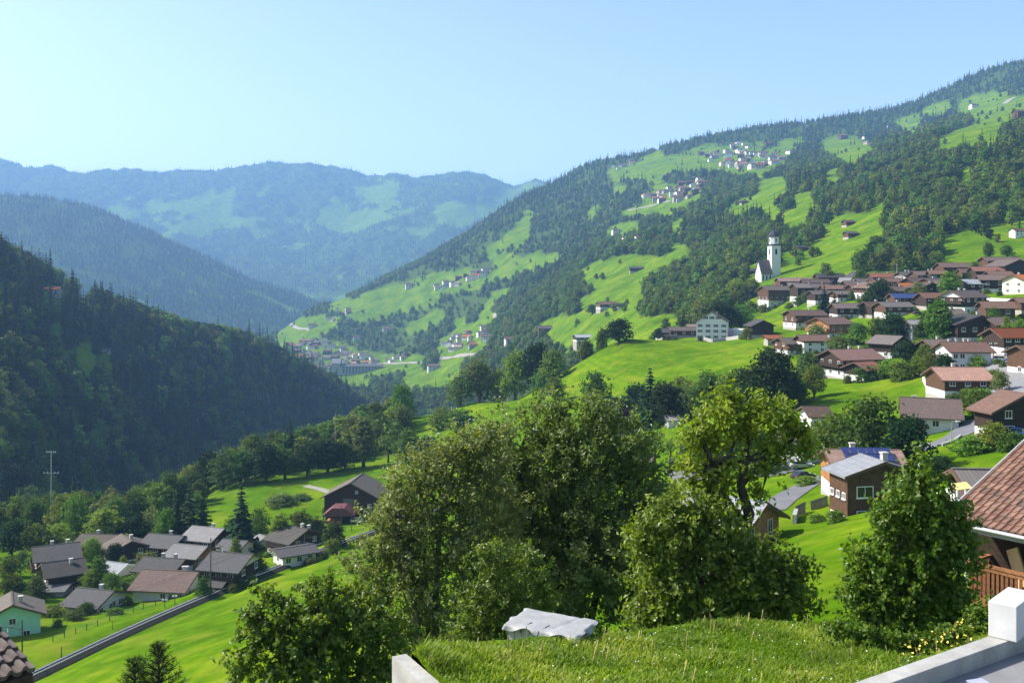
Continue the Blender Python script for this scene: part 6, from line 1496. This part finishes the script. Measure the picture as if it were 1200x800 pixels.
# local x along the eave, local y up the slope (into the house), z up; eave corner at the origin
PIT = math.radians(20.0); RUN = 5.6; LEN = 13.0; tP = math.tan(PIT)
m = MB(); m.prism([(0.0, -0.10), (0.0, -0.04), (RUN, RUN*tP - 0.04), (2*RUN, -0.04), (2*RUN, -0.10), (RUN, RUN*tP - 0.16)], 0.03, LEN, axis='x')
m.build("roof_deck", Tm['dark'], bh)
M_TILE = bpy.data.materials.new("roof_tile"); M_TILE.use_nodes = True
_nt = M_TILE.node_tree; _p = _nt.nodes["Principled BSDF"]; _oi = _nt.nodes.new("ShaderNodeObjectInfo")
_n, _l = _nt.nodes, _nt.links
cr_ = ramp(_n, _l, _oi.outputs["Random"], [(0.0, (0.15, 0.068, 0.043)), (0.45, (0.235, 0.115, 0.072)), (0.8, (0.32, 0.175, 0.115)), (1.0, (0.12, 0.075, 0.056))])
_pz = posvec(_n); dirt = noise(_n, _l, 7.0, 6, _pz); 
_l.new(mixc(_n, _l, ramp(_n, _l, dirt, [(0.42, (0,0,0)), (0.72, (0.75,0.75,0.75))]), cr_, (0.09, 0.07, 0.055)), _p.inputs["Base Color"]); _p.inputs["Roughness"].default_value = 0.8
bump(_n, _l, _p, noise(_n, _l, 60, 3, _pz), 0.25, 0.004)
TW, TL = 0.215, 0.345
def tile_mesh():
    """one pan tile: a flat pan with a raised roll on its left edge and a thick lower lip"""
    pr = [(0.0, 0.012), (0.03, 0.05), (0.07, 0.055), (0.105, 0.018), (0.16, 0.006), (TW-0.004, 0.012)]
    m = MB(); n = len(pr)
    for y, dz in ((0.0, 0.035), (TL + 0.06, 0.0)):
        for a, b in pr: m.v.append((a, y, b + dz))
    for a, b in pr: m.v.append((a, 0.0, b - 0.012))
    for i in range(n-1): m.f.append((i, i+1, n+i+1, n+i)); m.m.append(0); m.f.append((2*n+i, 2*n+i+1, i+1, i)); m.m.append(0)
    return m.mesh("tile", M_TILE)
TM = tile_mesh(); NR = int(RUN/math.cos(PIT)/TL); NCOL = int(LEN/TW); cosP, sinP = math.cos(PIT), math.sin(PIT); rest = MB(); cnt = 0
Mw = Matrix.Translation(bh.location) @ Matrix.Rotation(bh.rotation_euler.z, 4, 'Z')
rt = random.Random(4)
for r in range(NR + 1):
    for c in range(NCOL):
        s = r*TL - 0.05; loc = Vector((c*TW + 0.02, s*cosP, s*sinP - 0.03)); wp = Mw @ loc
        px, py = 600 + F*wp.x/wp.y, HZ - F*wp.z/wp.y
        tilt = PIT + rt.uniform(-0.012, 0.012)
        if px < 1206 and cnt < 300:
            o = ob("tile", TM, bh, loc); o.rotation_euler = (tilt, 0, rt.uniform(-0.01, 0.01)); cnt += 1
        else:
            R_ = Matrix.Translation(loc) @ Matrix.Rotation(tilt, 4, 'X')
            rest.add([R_ @ v.co for v in TM.vertices], [tuple(p.vertices) for p in TM.polygons])
tag(rest.build("tiles", M_TILE, bh), kind='stuff')
MB().tube([(0.0, RUN, RUN*tP + 0.06), (LEN, RUN, RUN*tP + 0.06)], 0.11, 10).build("ridge_tiles", M_TILE, bh)
M_FASC = plain("grey_fascia", (0.30, 0.30, 0.30), 0.7, 0.15, 3)
MB().box(0.0, -0.06, -0.27, LEN, -0.005, -0.105).box(0.0, 0.30, -0.36, LEN, 0.36, -0.12).build("fascia", M_FASC, bh)
MB().tube([(-0.02, -0.13, -0.10), (LEN, -0.13, -0.10)], 0.065, 10).build("gutter", M_METAL, bh)
m = MB(); m.bar((0.0, -0.02, -0.08), (0.0, RUN, RUN*tP - 0.08), 0.05, 0.24); m.bar((0.0, 2*RUN, -0.08), (0.0, RUN + 0.03, RUN*tP - 0.08), 0.05, 0.24); m.build("barge_board", M_FASC, bh)
for k in range(9): MB().box(0.9 + k*1.4, 0.03, -0.115 - 0.14, 1.02 + k*1.4, 1.6, -0.115).build("rafter", Tm['dark'], bh)
WY = 1.55
MB().box(0.17, WY, -7.5, LEN - 0.6, 2*RUN - 1.4, -2.55).build("wall", Wm['cream'], bh)
m = MB()
for i in range(14): m.box(0.15, WY - 0.05 if i % 2 else WY - 0.042, -2.55 + i*0.19 + 0.004, LEN - 0.55, WY + 0.2, -2.55 + (i+1)*0.19 - 0.004)
m.box(0.17, WY + 0.2, -2.549, LEN - 0.6, 2*RUN - 1.4, 0.1); m.prism([(WY + 0.1, 0.101), (2*RUN - 1.4, 0.101), (RUN + 0.02, RUN*tP - 0.35)], 0.2, 0.5, axis='x'); m.build("upper_wall", Tm['dark'], bh)
for k in range(3): window(bh, 'F', 0, 0, 0, 0, "tall").location = (3.0 + k*2.2, WY - 0.07, -1.25)
# balcony: floor, posts, balusters, rail
BX0, BX1, BY, BZ = 0.62, 9.0, 0.32, -2.30
bal = ob("balcony", MB().box(BX0, BY + 0.06, BZ - 0.13, BX1, WY - 0.06, BZ - 0.02).mesh("balcony_floor", Tm['brown']), bh)
M_RAILW = plank_mat("balcony_wood", (0.26, 0.115, 0.05), 0.12); M_BAL = plank_mat("baluster_wood", (0.19, 0.08, 0.038), 0.1)
m = MB().box(BX0 - 0.05, BY - 0.05, BZ + 1.0, BX1, BY + 0.11, BZ + 1.07).box(BX0 - 0.05, BY + 0.111, BZ + 1.0, BX0 + 0.10, WY - 0.06, BZ + 1.068).box(BX0, BY - 0.02, BZ + 0.88, BX1, BY + 0.045, BZ + 0.998).box(BX0 - 0.02, BY - 0.03, BZ - 0.22, BX1, BY + 0.058, BZ + 0.06)
m.build("handrail", M_RAILW, bal)
BM = MB().box(-0.042, -0.014, 0, 0.042, 0.014, 0.816).mesh("baluster", M_BAL)
for i in range(int((BX1-BX0)/0.135)): ob("baluster", BM, bal, (BX0 + 0.07 + i*0.135, BY + 0.01, BZ + 0.062))
for i in range(9): ob("baluster", BM, bal, (BX0 + 0.02, BY + 0.2 + i*0.135, BZ + 0.062), math.pi/2)
for x in (BX0 + 0.05, 4.3, 8.0): MB().box(x - 0.06, BY + 0.08, BZ + 1.072 if False else BZ - 0.02, x + 0.06, BY + 0.20, -0.30).build("post", M_RAILW, bal)
m = MB(); m.bar((2.2, BY + 0.45, BZ + 0.0), (1.55, BY + 0.75, BZ + 1.5), 0.06, 0.5); o = m.build("parasol_cover", plain("sand_cloth", (0.62, 0.42, 0.20), 0.85, 0.1, 3)); o.location = bh.location; o.rotation_euler = bh.rotation_euler
tag(o, "folded tan cloth leaning inside the wooden balcony at the right edge", "cloth")

# ------------------------------------------------------------------ tile roof corner at the lower left
c1 = P3(40, 786, 18.0); V2 = Vector((-0.77, 0.64)).normalized(); E2 = Vector((V2.y, -V2.x)) * -1     # up-slope and along the eave (to the left, nearer)
if E2.x > 0: E2 = -E2
lr = thing("farm_roof", "dark mossy tiled roof corner at the lower left edge", "building", (c1.x, c1.y, c1.z), 0)
P2_ = math.radians(17); t2 = math.tan(P2_)
M_TILE2 = plain("dark_old_tile", (0.105, 0.082, 0.070), 0.85, 0.45, 6, 0.4, 0.01, 0, 0.5)
TM2 = bpy.data.meshes.new("tile_dark")
TM2 = TM.copy(); TM2.name = "dark_tile"; TM2.materials.clear(); TM2.materials.append(M_TILE2)
# local frame: x along eave towards the left, y up the slope; mirrored so that the roll stays up
def lrp(x, y, z): return Vector((E2.x*x + V2.x*y, E2.y*x + V2.y*y, z))
basis = Matrix(((E2.x, V2.x, 0), (E2.y, V2.y, 0), (0, 0, 1)))
flip = basis.determinant() < 0
for r in range(9):
    for c in range(9):
        s = r*0.36; sx = c*0.25
        o = ob("tile", TM2, lr, lrp(sx + (0.24 if flip else 0), s*math.cos(P2_), s*math.sin(P2_)))
        ang = math.atan2(E2.y, E2.x) + (math.pi if flip else 0)
        o.rotation_euler = Euler((P2_ * (1 if not flip else 1) + random.uniform(-0.05, 0.05), 0, ang + random.uniform(-0.04, 0.04)), 'XYZ'); o.scale = (1.2, 1.12, 1.9)
m = MB()
def quad8(x0, y0, x1, y1, z0, zf): 
    p = [lrp(x0, y0, 0), lrp(x1, y0, 0), lrp(x1, y1, 0), lrp(x0, y1, 0)]; ys = [y0, y0, y1, y1]
    return [(*p[i].xy, z0 if z0 is not None else ys[i]*t2 - 0.2) for i in range(4)] + [(*p[i].xy, ys[i]*t2 - 0.03) for i in range(4)]
FB = [(0,3,2,1),(4,5,6,7),(0,1,5,4),(1,2,6,5),(2,3,7,6),(3,0,4,7)]
m.add(quad8(0.03, -0.02, 3.6, 3.3, None, 0), FB); m.build("roof_deck", Tm['dark'], lr)
m = MB(); m.add(quad8(0.5, 0.5, 3.6, 3.3, -6.5, 0), FB)
for i, v_ in enumerate(m.v):
    if v_[2] > -3: m.v[i] = (v_[0], v_[1], v_[2] - 0.19)
m.build("wall", Tm['dark'], lr)
# ------------------------------------------------------------------ the trees close by, each built for its own outline
def near_tree(name, label, cat, Y, base, blobs, n_twig, per, size, spray, mat, bark, trunk_r, seed, stems=None, shell=0.35, depth=0.9, width=0.62, jitter=0.75):
    """blobs: (column, row, half width px, half height px[, distance offset]); they are placed at their own distance with real depth"""
    rng = np.random.default_rng(seed); k = Y/F
    bx = (base - 600)/F*Y; bz = ground_z(bx, Y); root = thing(name, label, cat, (bx, Y, bz))
    B = []
    for b in blobs:
        dy = b[4] if len(b) > 4 else 0.0; yy = Y + dy; q = yy/F
        B.append(((b[0]-600)*q - bx, dy, (HZ - b[1])*q - bz, b[2]*q, (b[2]+b[3])*0.5*q*depth, b[3]*q))
    cm, C = near_crown("crown", B, n_twig, per, size, spray, mat, rng, shell, jitter, width)
    ob("crown", cm, root)
    m = MB(); fork = Vector((0, 0, 0))
    mz = max(b[2] for b in B)
    if stems:
        for st in stems:         # explicit stems in photo points: (column, row, distance offset, radius)
            pts = []
            for (a, c, dy) in st[0]: q = (Y+dy)/F; pts.append(((a-600)*q - bx, dy, (HZ-c)*q - bz))
            m.tube(pts, st[1], 8)
        tops = [Vector(p) for p in [((st[0][-1][0]-600)*(Y+st[0][-1][2])/F - bx, st[0][-1][2], (HZ-st[0][-1][1])*(Y+st[0][-1][2])/F - bz) for st in stems]]
    else:
        m.tube([(0,0,-0.8), (0.05,0.02,mz*0.25), (0.0,0.1,mz*0.5)], [trunk_r, trunk_r*0.8, trunk_r*0.5], 8); tops = [Vector((0,0,mz*0.22)), Vector((0.02,0.06,mz*0.42))]
    for b in B:
        c = Vector(b[:3]); o = min(tops, key=lambda t: (t - c).length + (3 if t.z > c.z else 0)); mid = (o + c)*0.5 + Vector((rng.normal()*0.15, rng.normal()*0.15, -0.1*abs(c.z-o.z)))
        m.tube([o, mid, c], [trunk_r*0.42, trunk_r*0.27, trunk_r*0.1], 6)
        for i in range(5):
            d = unit(rng.normal(size=3)); e = c + Vector(d * np.array(b[3:])*0.85); m.tube([c*0.75 + mid*0.25, (c + e)*0.5 + Vector((0,0,0.05)), e], [trunk_r*0.14, trunk_r*0.09, 0.008], 4, cap=False)
    m.build("trunk", bark, root, True)
    return root

# the great dark tree in the middle
near_tree("broadleaf_tree", "great dense dark green tree filling the middle of the view", "tree", 46.0, 668,
 [(668,512,52,38), (612,520,52,40), (720,520,46,38), (748,566,44,46), (690,570,60,52), (632,575,58,52), (585,560,44,44), (660,640,64,56), (725,640,56,56), (600,640,56,54), (762,625,34,46), (690,705,64,48), (625,705,60,48), (745,700,46,46), (650,478,30,16), (700,484,30,18), (560,530,30,30), (655,600,60,50,2.5), (700,540,56,50,2.2), (600,600,50,50,2.2), (640,690,60,45,-2.0), (700,650,56,50,-2.0)],
 2700, 27, 0.18, 0.68, M_GREYG, M_BARK, 0.26, 201, stems=[([(660,810,0),(662,720,0),(668,620,0.3),(672,540,0.3)], [0.26,0.22,0.16,0.07]), ([(650,810,-0.4),(640,700,-0.6),(622,600,-0.6),(604,540,-0.4)], [0.2,0.17,0.12,0.05]), ([(676,810,0.3),(700,690,0.2),(725,600,0.2),(738,560,0)], [0.2,0.16,0.11,0.05]), ([(655,810,-1),(650,740,-1.2),(655,680,-1.4)], [0.16,0.13,0.08])], shell=0.45)
# the silvery one at its left
near_tree("broadleaf_tree", "tall loose silvery leaved tree at the left of the great dark tree", "tree", 42.0, 510,
 [(547,522,30,26), (508,552,36,32), (560,540,34,30), (482,568,38,32), (530,578,42,36), (455,606,34,32), (500,622,44,36), (440,650,34,30), (485,668,48,36), (540,640,40,42), (430,690,30,28), (470,715,48,36), (525,705,48,40), (580,510,24,18), (545,745,46,30), (490,755,46,28), (575,560,30,38), (560,620,34,44), (590,600,34,40,1.5), (560,680,40,40,0.8), (520,545,30,30,1.0), (470,620,40,40,1.0)],
 1700, 24, 0.155, 0.58, M_SILVER, M_BARKG, 0.16, 202, stems=[([(512,810,0),(510,720,0),(515,620,0.2),(535,530,0.2)], [0.17,0.14,0.1,0.04]), ([(500,810,-0.3),(488,720,-0.4),(470,640,-0.4),(460,600,-0.3)], [0.13,0.11,0.08,0.03]), ([(520,810,0.2),(535,720,0.3),(552,620,0.4),(568,530,0.3)], [0.14,0.11,0.08,0.03]), ([(505,810,0.5),(500,700,0.5),(495,600,0.6),(490,570,0.5)], [0.12,0.1,0.06,0.03])], shell=0.3)
# yellow green shrub in front of both
near_tree("shrub", "tall olive green shrub between the silvery tree and the tarpaulin chest", "shrub", 32.0, 600,
 [(585,690,34,34), (560,720,36,30), (612,712,34,34), (590,742,52,26), (540,748,30,22), (632,690,22,30), (575,655,22,24), (622,660,20,26)],
 420, 22, 0.13, 0.36, M_GLOSS, M_BARK, 0.07, 203, shell=0.3)
# bush at the lower left
near_tree("broadleaf_tree", "bushy green tree top in front of the meadow at lower left", "tree", 30.0, 378,
 [(372,712,42,28), (330,722,36,28), (415,725,36,28), (300,752,32,28), (350,752,46,30), (400,756,46,30), (445,755,28,26), (330,790,50,28), (390,792,56,28), (440,790,34,28), (288,782,22,22), (372,688,20,14), (318,698,14,12), (460,725,16,14), (298,722,18,12), (425,695,16,12)],
 560, 22, 0.185, 0.42, M_GLOSS, M_BARK, 0.15, 204, stems=[([(378,860,0),(374,800,0),(370,730,0.1)], [0.16,0.12,0.05]), ([(374,860,-0.2),(340,790,-0.2),(326,730,-0.2)], [0.1,0.08,0.03]), ([(384,860,0.2),(420,790,0.2),(430,730,0.2)], [0.1,0.08,0.03])], shell=0.35, width=0.55)
# leafy middle tree: an open crown on a crooked trunk, and a dense lower one in front
near_tree("broadleaf_tree", "open yellow green leaved tree on a crooked dark trunk in the middle right", "tree", 33.0, 868,
 [(846,484,22,15), (886,482,24,14), (922,494,20,14), (824,512,24,16), (864,510,24,14), (906,524,26,14), (940,528,18,12), (812,545,22,14), (846,548,22,13), (934,506,18,11), (854,464,14,10), (914,474,14,9), (826,578,24,12), (816,494,16,11), (896,550,22,9), (806,566,16,10), (842,600,18,10), (880,500,16,9), (846,582,20,14), (818,600,22,12), (858,612,22,10), (892,580,14,9), (834,562,18,12)],
 380, 19, 0.185, 0.6, M_YELLOWG, M_BARK, 0.2, 205, stems=[([(866,760,0),(868,690,0),(866,640,0.1),(878,602,0.1),(868,570,0),(873,540,0),(878,505,0.1)], [0.26,0.24,0.22,0.19,0.15,0.12,0.05]), ([(870,610,0.1),(850,580,-0.1),(835,545,-0.2)], [0.09,0.07,0.03]), ([(870,568,0),(890,545,0.2),(918,520,0.3)], [0.09,0.06,0.03])], shell=0.25, width=0.6)
near_tree("broadleaf_tree", "dense large leaved green tree in front of the slate roofed house", "tree", 30.0, 845,
 [(792,606,34,22), (842,616,30,20), (768,626,32,26), (818,638,46,30), (868,652,42,28), (905,664,30,26), (770,662,28,30), (815,680,48,38), (868,684,50,38), (916,690,34,32), (775,705,32,34), (830,725,46,34), (885,725,44,30), (930,672,22,20), (752,632,20,16), (826,592,20,12), (755,720,24,26), (930,710,22,22), (800,750,40,22), (790,584,14,10)],
 1150, 21, 0.17, 0.54, M_FRESH, M_BARK, 0.16, 206, shell=0.3, width=0.6)
# maple at the right
near_tree("broadleaf_tree", "maple with dense mid green leaves in front of the wooden balcony house", "tree", 24.5, 1072,
 [(1080,566,24,22), (1062,592,32,26), (1098,596,30,26), (1040,622,32,26), (1082,630,40,30), (1118,622,26,28), (1022,655,32,26), (1066,664,44,30), (1112,662,34,30), (1015,690,30,24), (1055,700,44,28), (1104,700,36,28), (1030,728,36,22), (1080,732,44,20), (1122,640,18,20), (1076,548,12,12), (1000,700,18,16), (1125,720,20,18), (1036,600,16,14)],
 1050, 22, 0.115, 0.38, M_MAPLE, M_BARK, 0.10, 207, stems=[([(1072,800,0),(1076,740,0),(1084,690,0),(1082,620,0.1),(1080,570,0.1)], [0.11,0.095,0.08,0.05,0.02]), ([(1078,740,0),(1050,700,-0.1),(1034,660,-0.1)], [0.05,0.04,0.02])], shell=0.3, width=0.8)
# pine top at lower left
def pine_top(px, py, h, Y, label, seed):
    rng = np.random.default_rng(seed); x = (px-600)/F*Y; zt = (HZ-py)/F*Y; gz = ground_z(x, Y); root = thing("pine_tree", label, "tree", (x, Y, gz)); H = zt - gz
    P = []; N = []; m = MB().tube([(0,0,-0.5), (0,0,H*0.6), (0,0,H)], [0.12, 0.07, 0.012], 6)
    for k in range(int(h/0.17)):
        z = H - 0.02 - k*0.17; R_ = 0.12 + k*0.085
        for j in range(6):
            a = j*1.047 + k*0.6 + rng.random()*0.4; r = R_*(0.7+0.5*rng.random()); e = (r*math.cos(a), r*math.sin(a), z + 0.20*r + 0.06)
            m.tube([(0,0,z-0.1), e], [0.022, 0.008], 4)
            n_ = int(22 + 30*r); tt = rng.random(n_)**0.7; c = np.array([0,0,z-0.1])*(1-tt[:,None]) + np.array(e)*tt[:,None]; d = unit(rng.normal(size=(n_,3)) + np.array([math.cos(a), math.sin(a), 0.9])*0.9)
            P.append(c + d*0.05); N.append(d)
    P = np.concatenate(P); D = np.concatenate(N); S = unit(np.cross(D, rng.normal(size=D.shape)))*0.009; L = 0.13
    v = np.stack([P - S, P + S, P + D*L + S*0.3, P + D*L - S*0.3], 1).reshape(-1, 3); me = mesh_np("crown", v, np.arange(len(v)).reshape(-1, 4), [leaf_mat("pine_needles_%d" % seed, (0.03, 0.065, 0.02), (0.06, 0.10, 0.03), 0.1)]); fattr(me, "tint", rng.random(len(P)), 'FACE')
    ob("crown", me, root); m.build("trunk", M_BARK, root)
pine_top(186, 757, 2.2, 26.0, "young pine top rising at the lower edge, taller of the pair", 301)
pine_top(158, 776, 1.6, 25.5, "young pine top rising at the lower edge, shorter of the pair", 302)
# weeds and yellow flowers along the parapet
near_tree("shrub", "wild weeds and bramble growing behind the parapet under the maple", "shrub", 21.5, 1110,
 [(1085,752,24,12), (1115,745,24,14), (1142,738,18,16), (1060,758,22,10), (1150,720,12,16), (1020,748,26,12), (985,738,24,10)], 300, 14, 0.10, 0.2, M_MAPLE, M_BARK, 0.03, 208, shell=0.2)
rng = np.random.default_rng(9); fl = []
for i in range(70):
    px_ = rng.uniform(1055, 1140); Yy = rng.uniform(20.2, 21.0); py_ = 775 - (px_-1055)*0.36 + rng.uniform(-24, 4); fl.append(P3(px_, py_, Yy))
fl = np.array([tuple(p) for p in fl]); v, f = leaves(fl, unit(rng.normal(size=fl.shape) + np.array([-0.4, -0.8, 0.6])), 0.065, rng, width=0.9)
tag(ob("wildflowers", mesh_np("wildflowers", v, f, [plain("petal_yellow", (0.62, 0.48, 0.08), 0.7, 0.15, 5, 0)])), kind='stuff')

# ------------------------------------------------------------------ vehicles and small yard things
def car(label, px, py, Y, rz, colour, van=False, cat="car"):
    x = (px-600)/F*Y; z = ground_z(x, Y) + 0.12; t = thing("parked_van" if van else "parked_car", label, cat, (x, Y, z), rz)
    L, W, H = (5.2, 1.95, 2.1) if van else (4.3, 1.75, 1.45); b = 0.28
    if van: pr = [(-L/2, b), (L/2, b), (L/2, 0.95), (L/2-0.5, 1.15), (L/2-1.1, H-0.05), (L/2-1.5, H), (-L/2+0.1, H), (-L/2, H-0.2)]
    else: pr = [(-L/2, b), (L/2, b), (L/2, 0.68), (L/2-0.25, 0.80), (L/2-1.15, 0.93), (-L/2+0.25, 0.95), (-L/2, 0.85)]
    body = MB().prism(pr, -W/2, W/2)
    pm = plain("car_paint_" + colour, {"white": (0.72,0.72,0.72), "silver": (0.45,0.46,0.48), "dark": (0.035,0.037,0.045), "blue": (0.12,0.25,0.5)}[colour], 0.25, 0.04, 1, 0, 0, 0.3 if colour == "silver" else 0.0)
    bo = body.build("body", pm, t); bv = bo.modifiers.new("edge", 'BEVEL'); bv.width = 0.06; bv.segments = 2; bv.limit_method = 'ANGLE'
    if van: MB().prism([(L/2-1.12, H-0.15), (L/2-0.58, 1.22), (L/2-2.0, 1.22), (L/2-2.0, H-0.15)], -W/2-0.012, W/2+0.012).build("window", M_GLASS, t)
    else:
        cab = [(-L/2+0.35, 0.94), (L/2-1.2, 0.94), (L/2-1.95, H-0.06), (-L/2+0.95, H-0.06)]; MB().prism(cab, -W/2+0.10, W/2-0.10).build("window", M_GLASS, t)
        rf = MB().prism([(-L/2+0.85, H-0.07), (L/2-1.88, H-0.07), (L/2-2.1, H), (-L/2+1.05, H)], -W/2+0.12, W/2-0.12).build("roof", pm, t)
    wm_ = [plain("tyre", (0.02,0.02,0.02), 0.9, 0.1, 4, 0) if "tyre" not in bpy.data.materials else bpy.data.materials["tyre"]]
    for sx in (-1, 1):
        for sy in (-1, 1):
            w_ = MB().tube([(sx*L*0.31, sy*(W/2-0.18), 0.32), (sx*L*0.31, sy*(W/2+0.02), 0.32)], 0.32, 14).build("wheel", wm_, t)
            MB().tube([(sx*L*0.31, sy*(W/2+0.021), 0.32), (sx*L*0.31, sy*(W/2+0.035), 0.32)], 0.19, 10).build("rim", M_METAL, w_)
        MB().box(L/2-0.02 if sx > 0 else -L/2-0.03, -W/2+0.12, 0.62, L/2+0.03 if sx > 0 else -L/2+0.02, -W/2+0.45, 0.78).build("headlight" if sx > 0 else "tail_light", M_WHITE if sx > 0 else plain("red_lens", (0.4,0.02,0.02), 0.3, 0, 1, 0), t)
        MB().box(L/2-0.02 if sx > 0 else -L/2-0.03, W/2-0.45, 0.62, L/2+0.03 if sx > 0 else -L/2+0.02, W/2-0.12, 0.78).build("headlight" if sx > 0 else "tail_light", M_WHITE if sx > 0 else bpy.data.materials["red_lens"], t)
def Yh(px, py, a=60, b=700): return TER.hit(px, py, a, b)
car("silver car parked in the sunny yard left of the solar roofed house", 939, 549, Yh(939, 549, 120, 260), 0.1, "silver")
car("white van parked behind the silver car in the yard", 951, 543, Yh(951, 543, 120, 280), 0.15, "white", True, "van")
car("dark car in the shade at the yard entrance", 941, 562, Yh(941, 562, 110, 240), 0.5, "dark")
car("white car parked in front of the dark timber barn", 419, 603, 305, 0.1, "white")
car("dark car beside the white one at the barn", 432, 604, 304, -0.1, "dark")
car("light blue car parked by the brown gable at the right edge", 1190, 512, Yh(1190, 512, 90, 240), 1.2, "blue")
car("white car on the yard beside the red roofed street house", 1172, 424, Yh(1172, 424, 180, 400), 0.6, "white")
car("dark car beneath the house with solar roof in the village", 1076, 369, Yh(1076, 369, 250, 560), 0.1, "dark")
car("small dark van on the pale drive in the garden hollow", 789, 548, Yh(789, 548, 120, 260), 1.4, "dark", True, "van")
# wooden garden fences on the lawn below the solar house
def fence(label, pix, h=1.1):
    P = [pt(a, b, 70, 200) for a, b in pix]; t = thing("garden_fence", label, "fence", (P[0][0], P[0][1], ground_z(*P[0])))
    bx, by = P[0]; bz = t.location.z
    for (x0, y0), (x1, y1) in zip(P[:-1], P[1:]):
        d = math.hypot(x1-x0, y1-y0); n = max(2, int(d/0.22)); dz0, dz1 = ground_z(x0, y0)-bz, ground_z(x1, y1)-bz
        for i in range(n):
            u = i/n; w_ = 0.8/n
            MB().bar((x0-bx+(x1-x0)*u, y0-by+(y1-y0)*u, dz0+(dz1-dz0)*u+h*0.5), (x0-bx+(x1-x0)*(u+w_), y0-by+(y1-y0)*(u+w_), dz0+(dz1-dz0)*(u+w_)+h*0.5), 0.03, h).build("plank", Tm['grey'], t)
        MB().bar((x0-bx, y0-by, dz0+h*0.8), (x1-bx, y1-by, dz1+h*0.8), 0.07, 0.08).build("rail", Tm['grey'], t)
fence("weathered wooden fence panel on the lawn, lower left one of two", [(932, 606), (944, 600)], 1.5)
fence("weathered wooden fence panel on the lawn beside the garden steps", [(950, 598), (970, 591)], 1.3)
wall_line("short white garden wall below the wooden fence panel", [(931, 614), (933, 606)], 1.2, 0.5, M_CONCRETE, "garden_wall", 70, 200)
# ------------------------------------------------------------------ the air of the valley
HAZE = 0.98e-4
def make_haze():
    m = bpy.data.materials.new("haze_air"); m.use_nodes = True
    nt = m.node_tree; nt.nodes.clear()
    out = nt.nodes.new("ShaderNodeOutputMaterial"); pv = nt.nodes.new("ShaderNodeVolumePrincipled")
    pv.inputs["Color"].default_value = (0.32, 0.57, 1.0, 1)
    pv.inputs["Density"].default_value = HAZE
    pv.inputs["Density Attribute"].default_value = ""
    pv.inputs["Anisotropy"].default_value = 0.15
    nt.links.new(pv.outputs[0], out.inputs["Volume"])
    b = MB().box(-9000, -400, -345, 9000, 12600, 1060)
    tag(b.build("haze", m), kind='stuff')
make_haze()
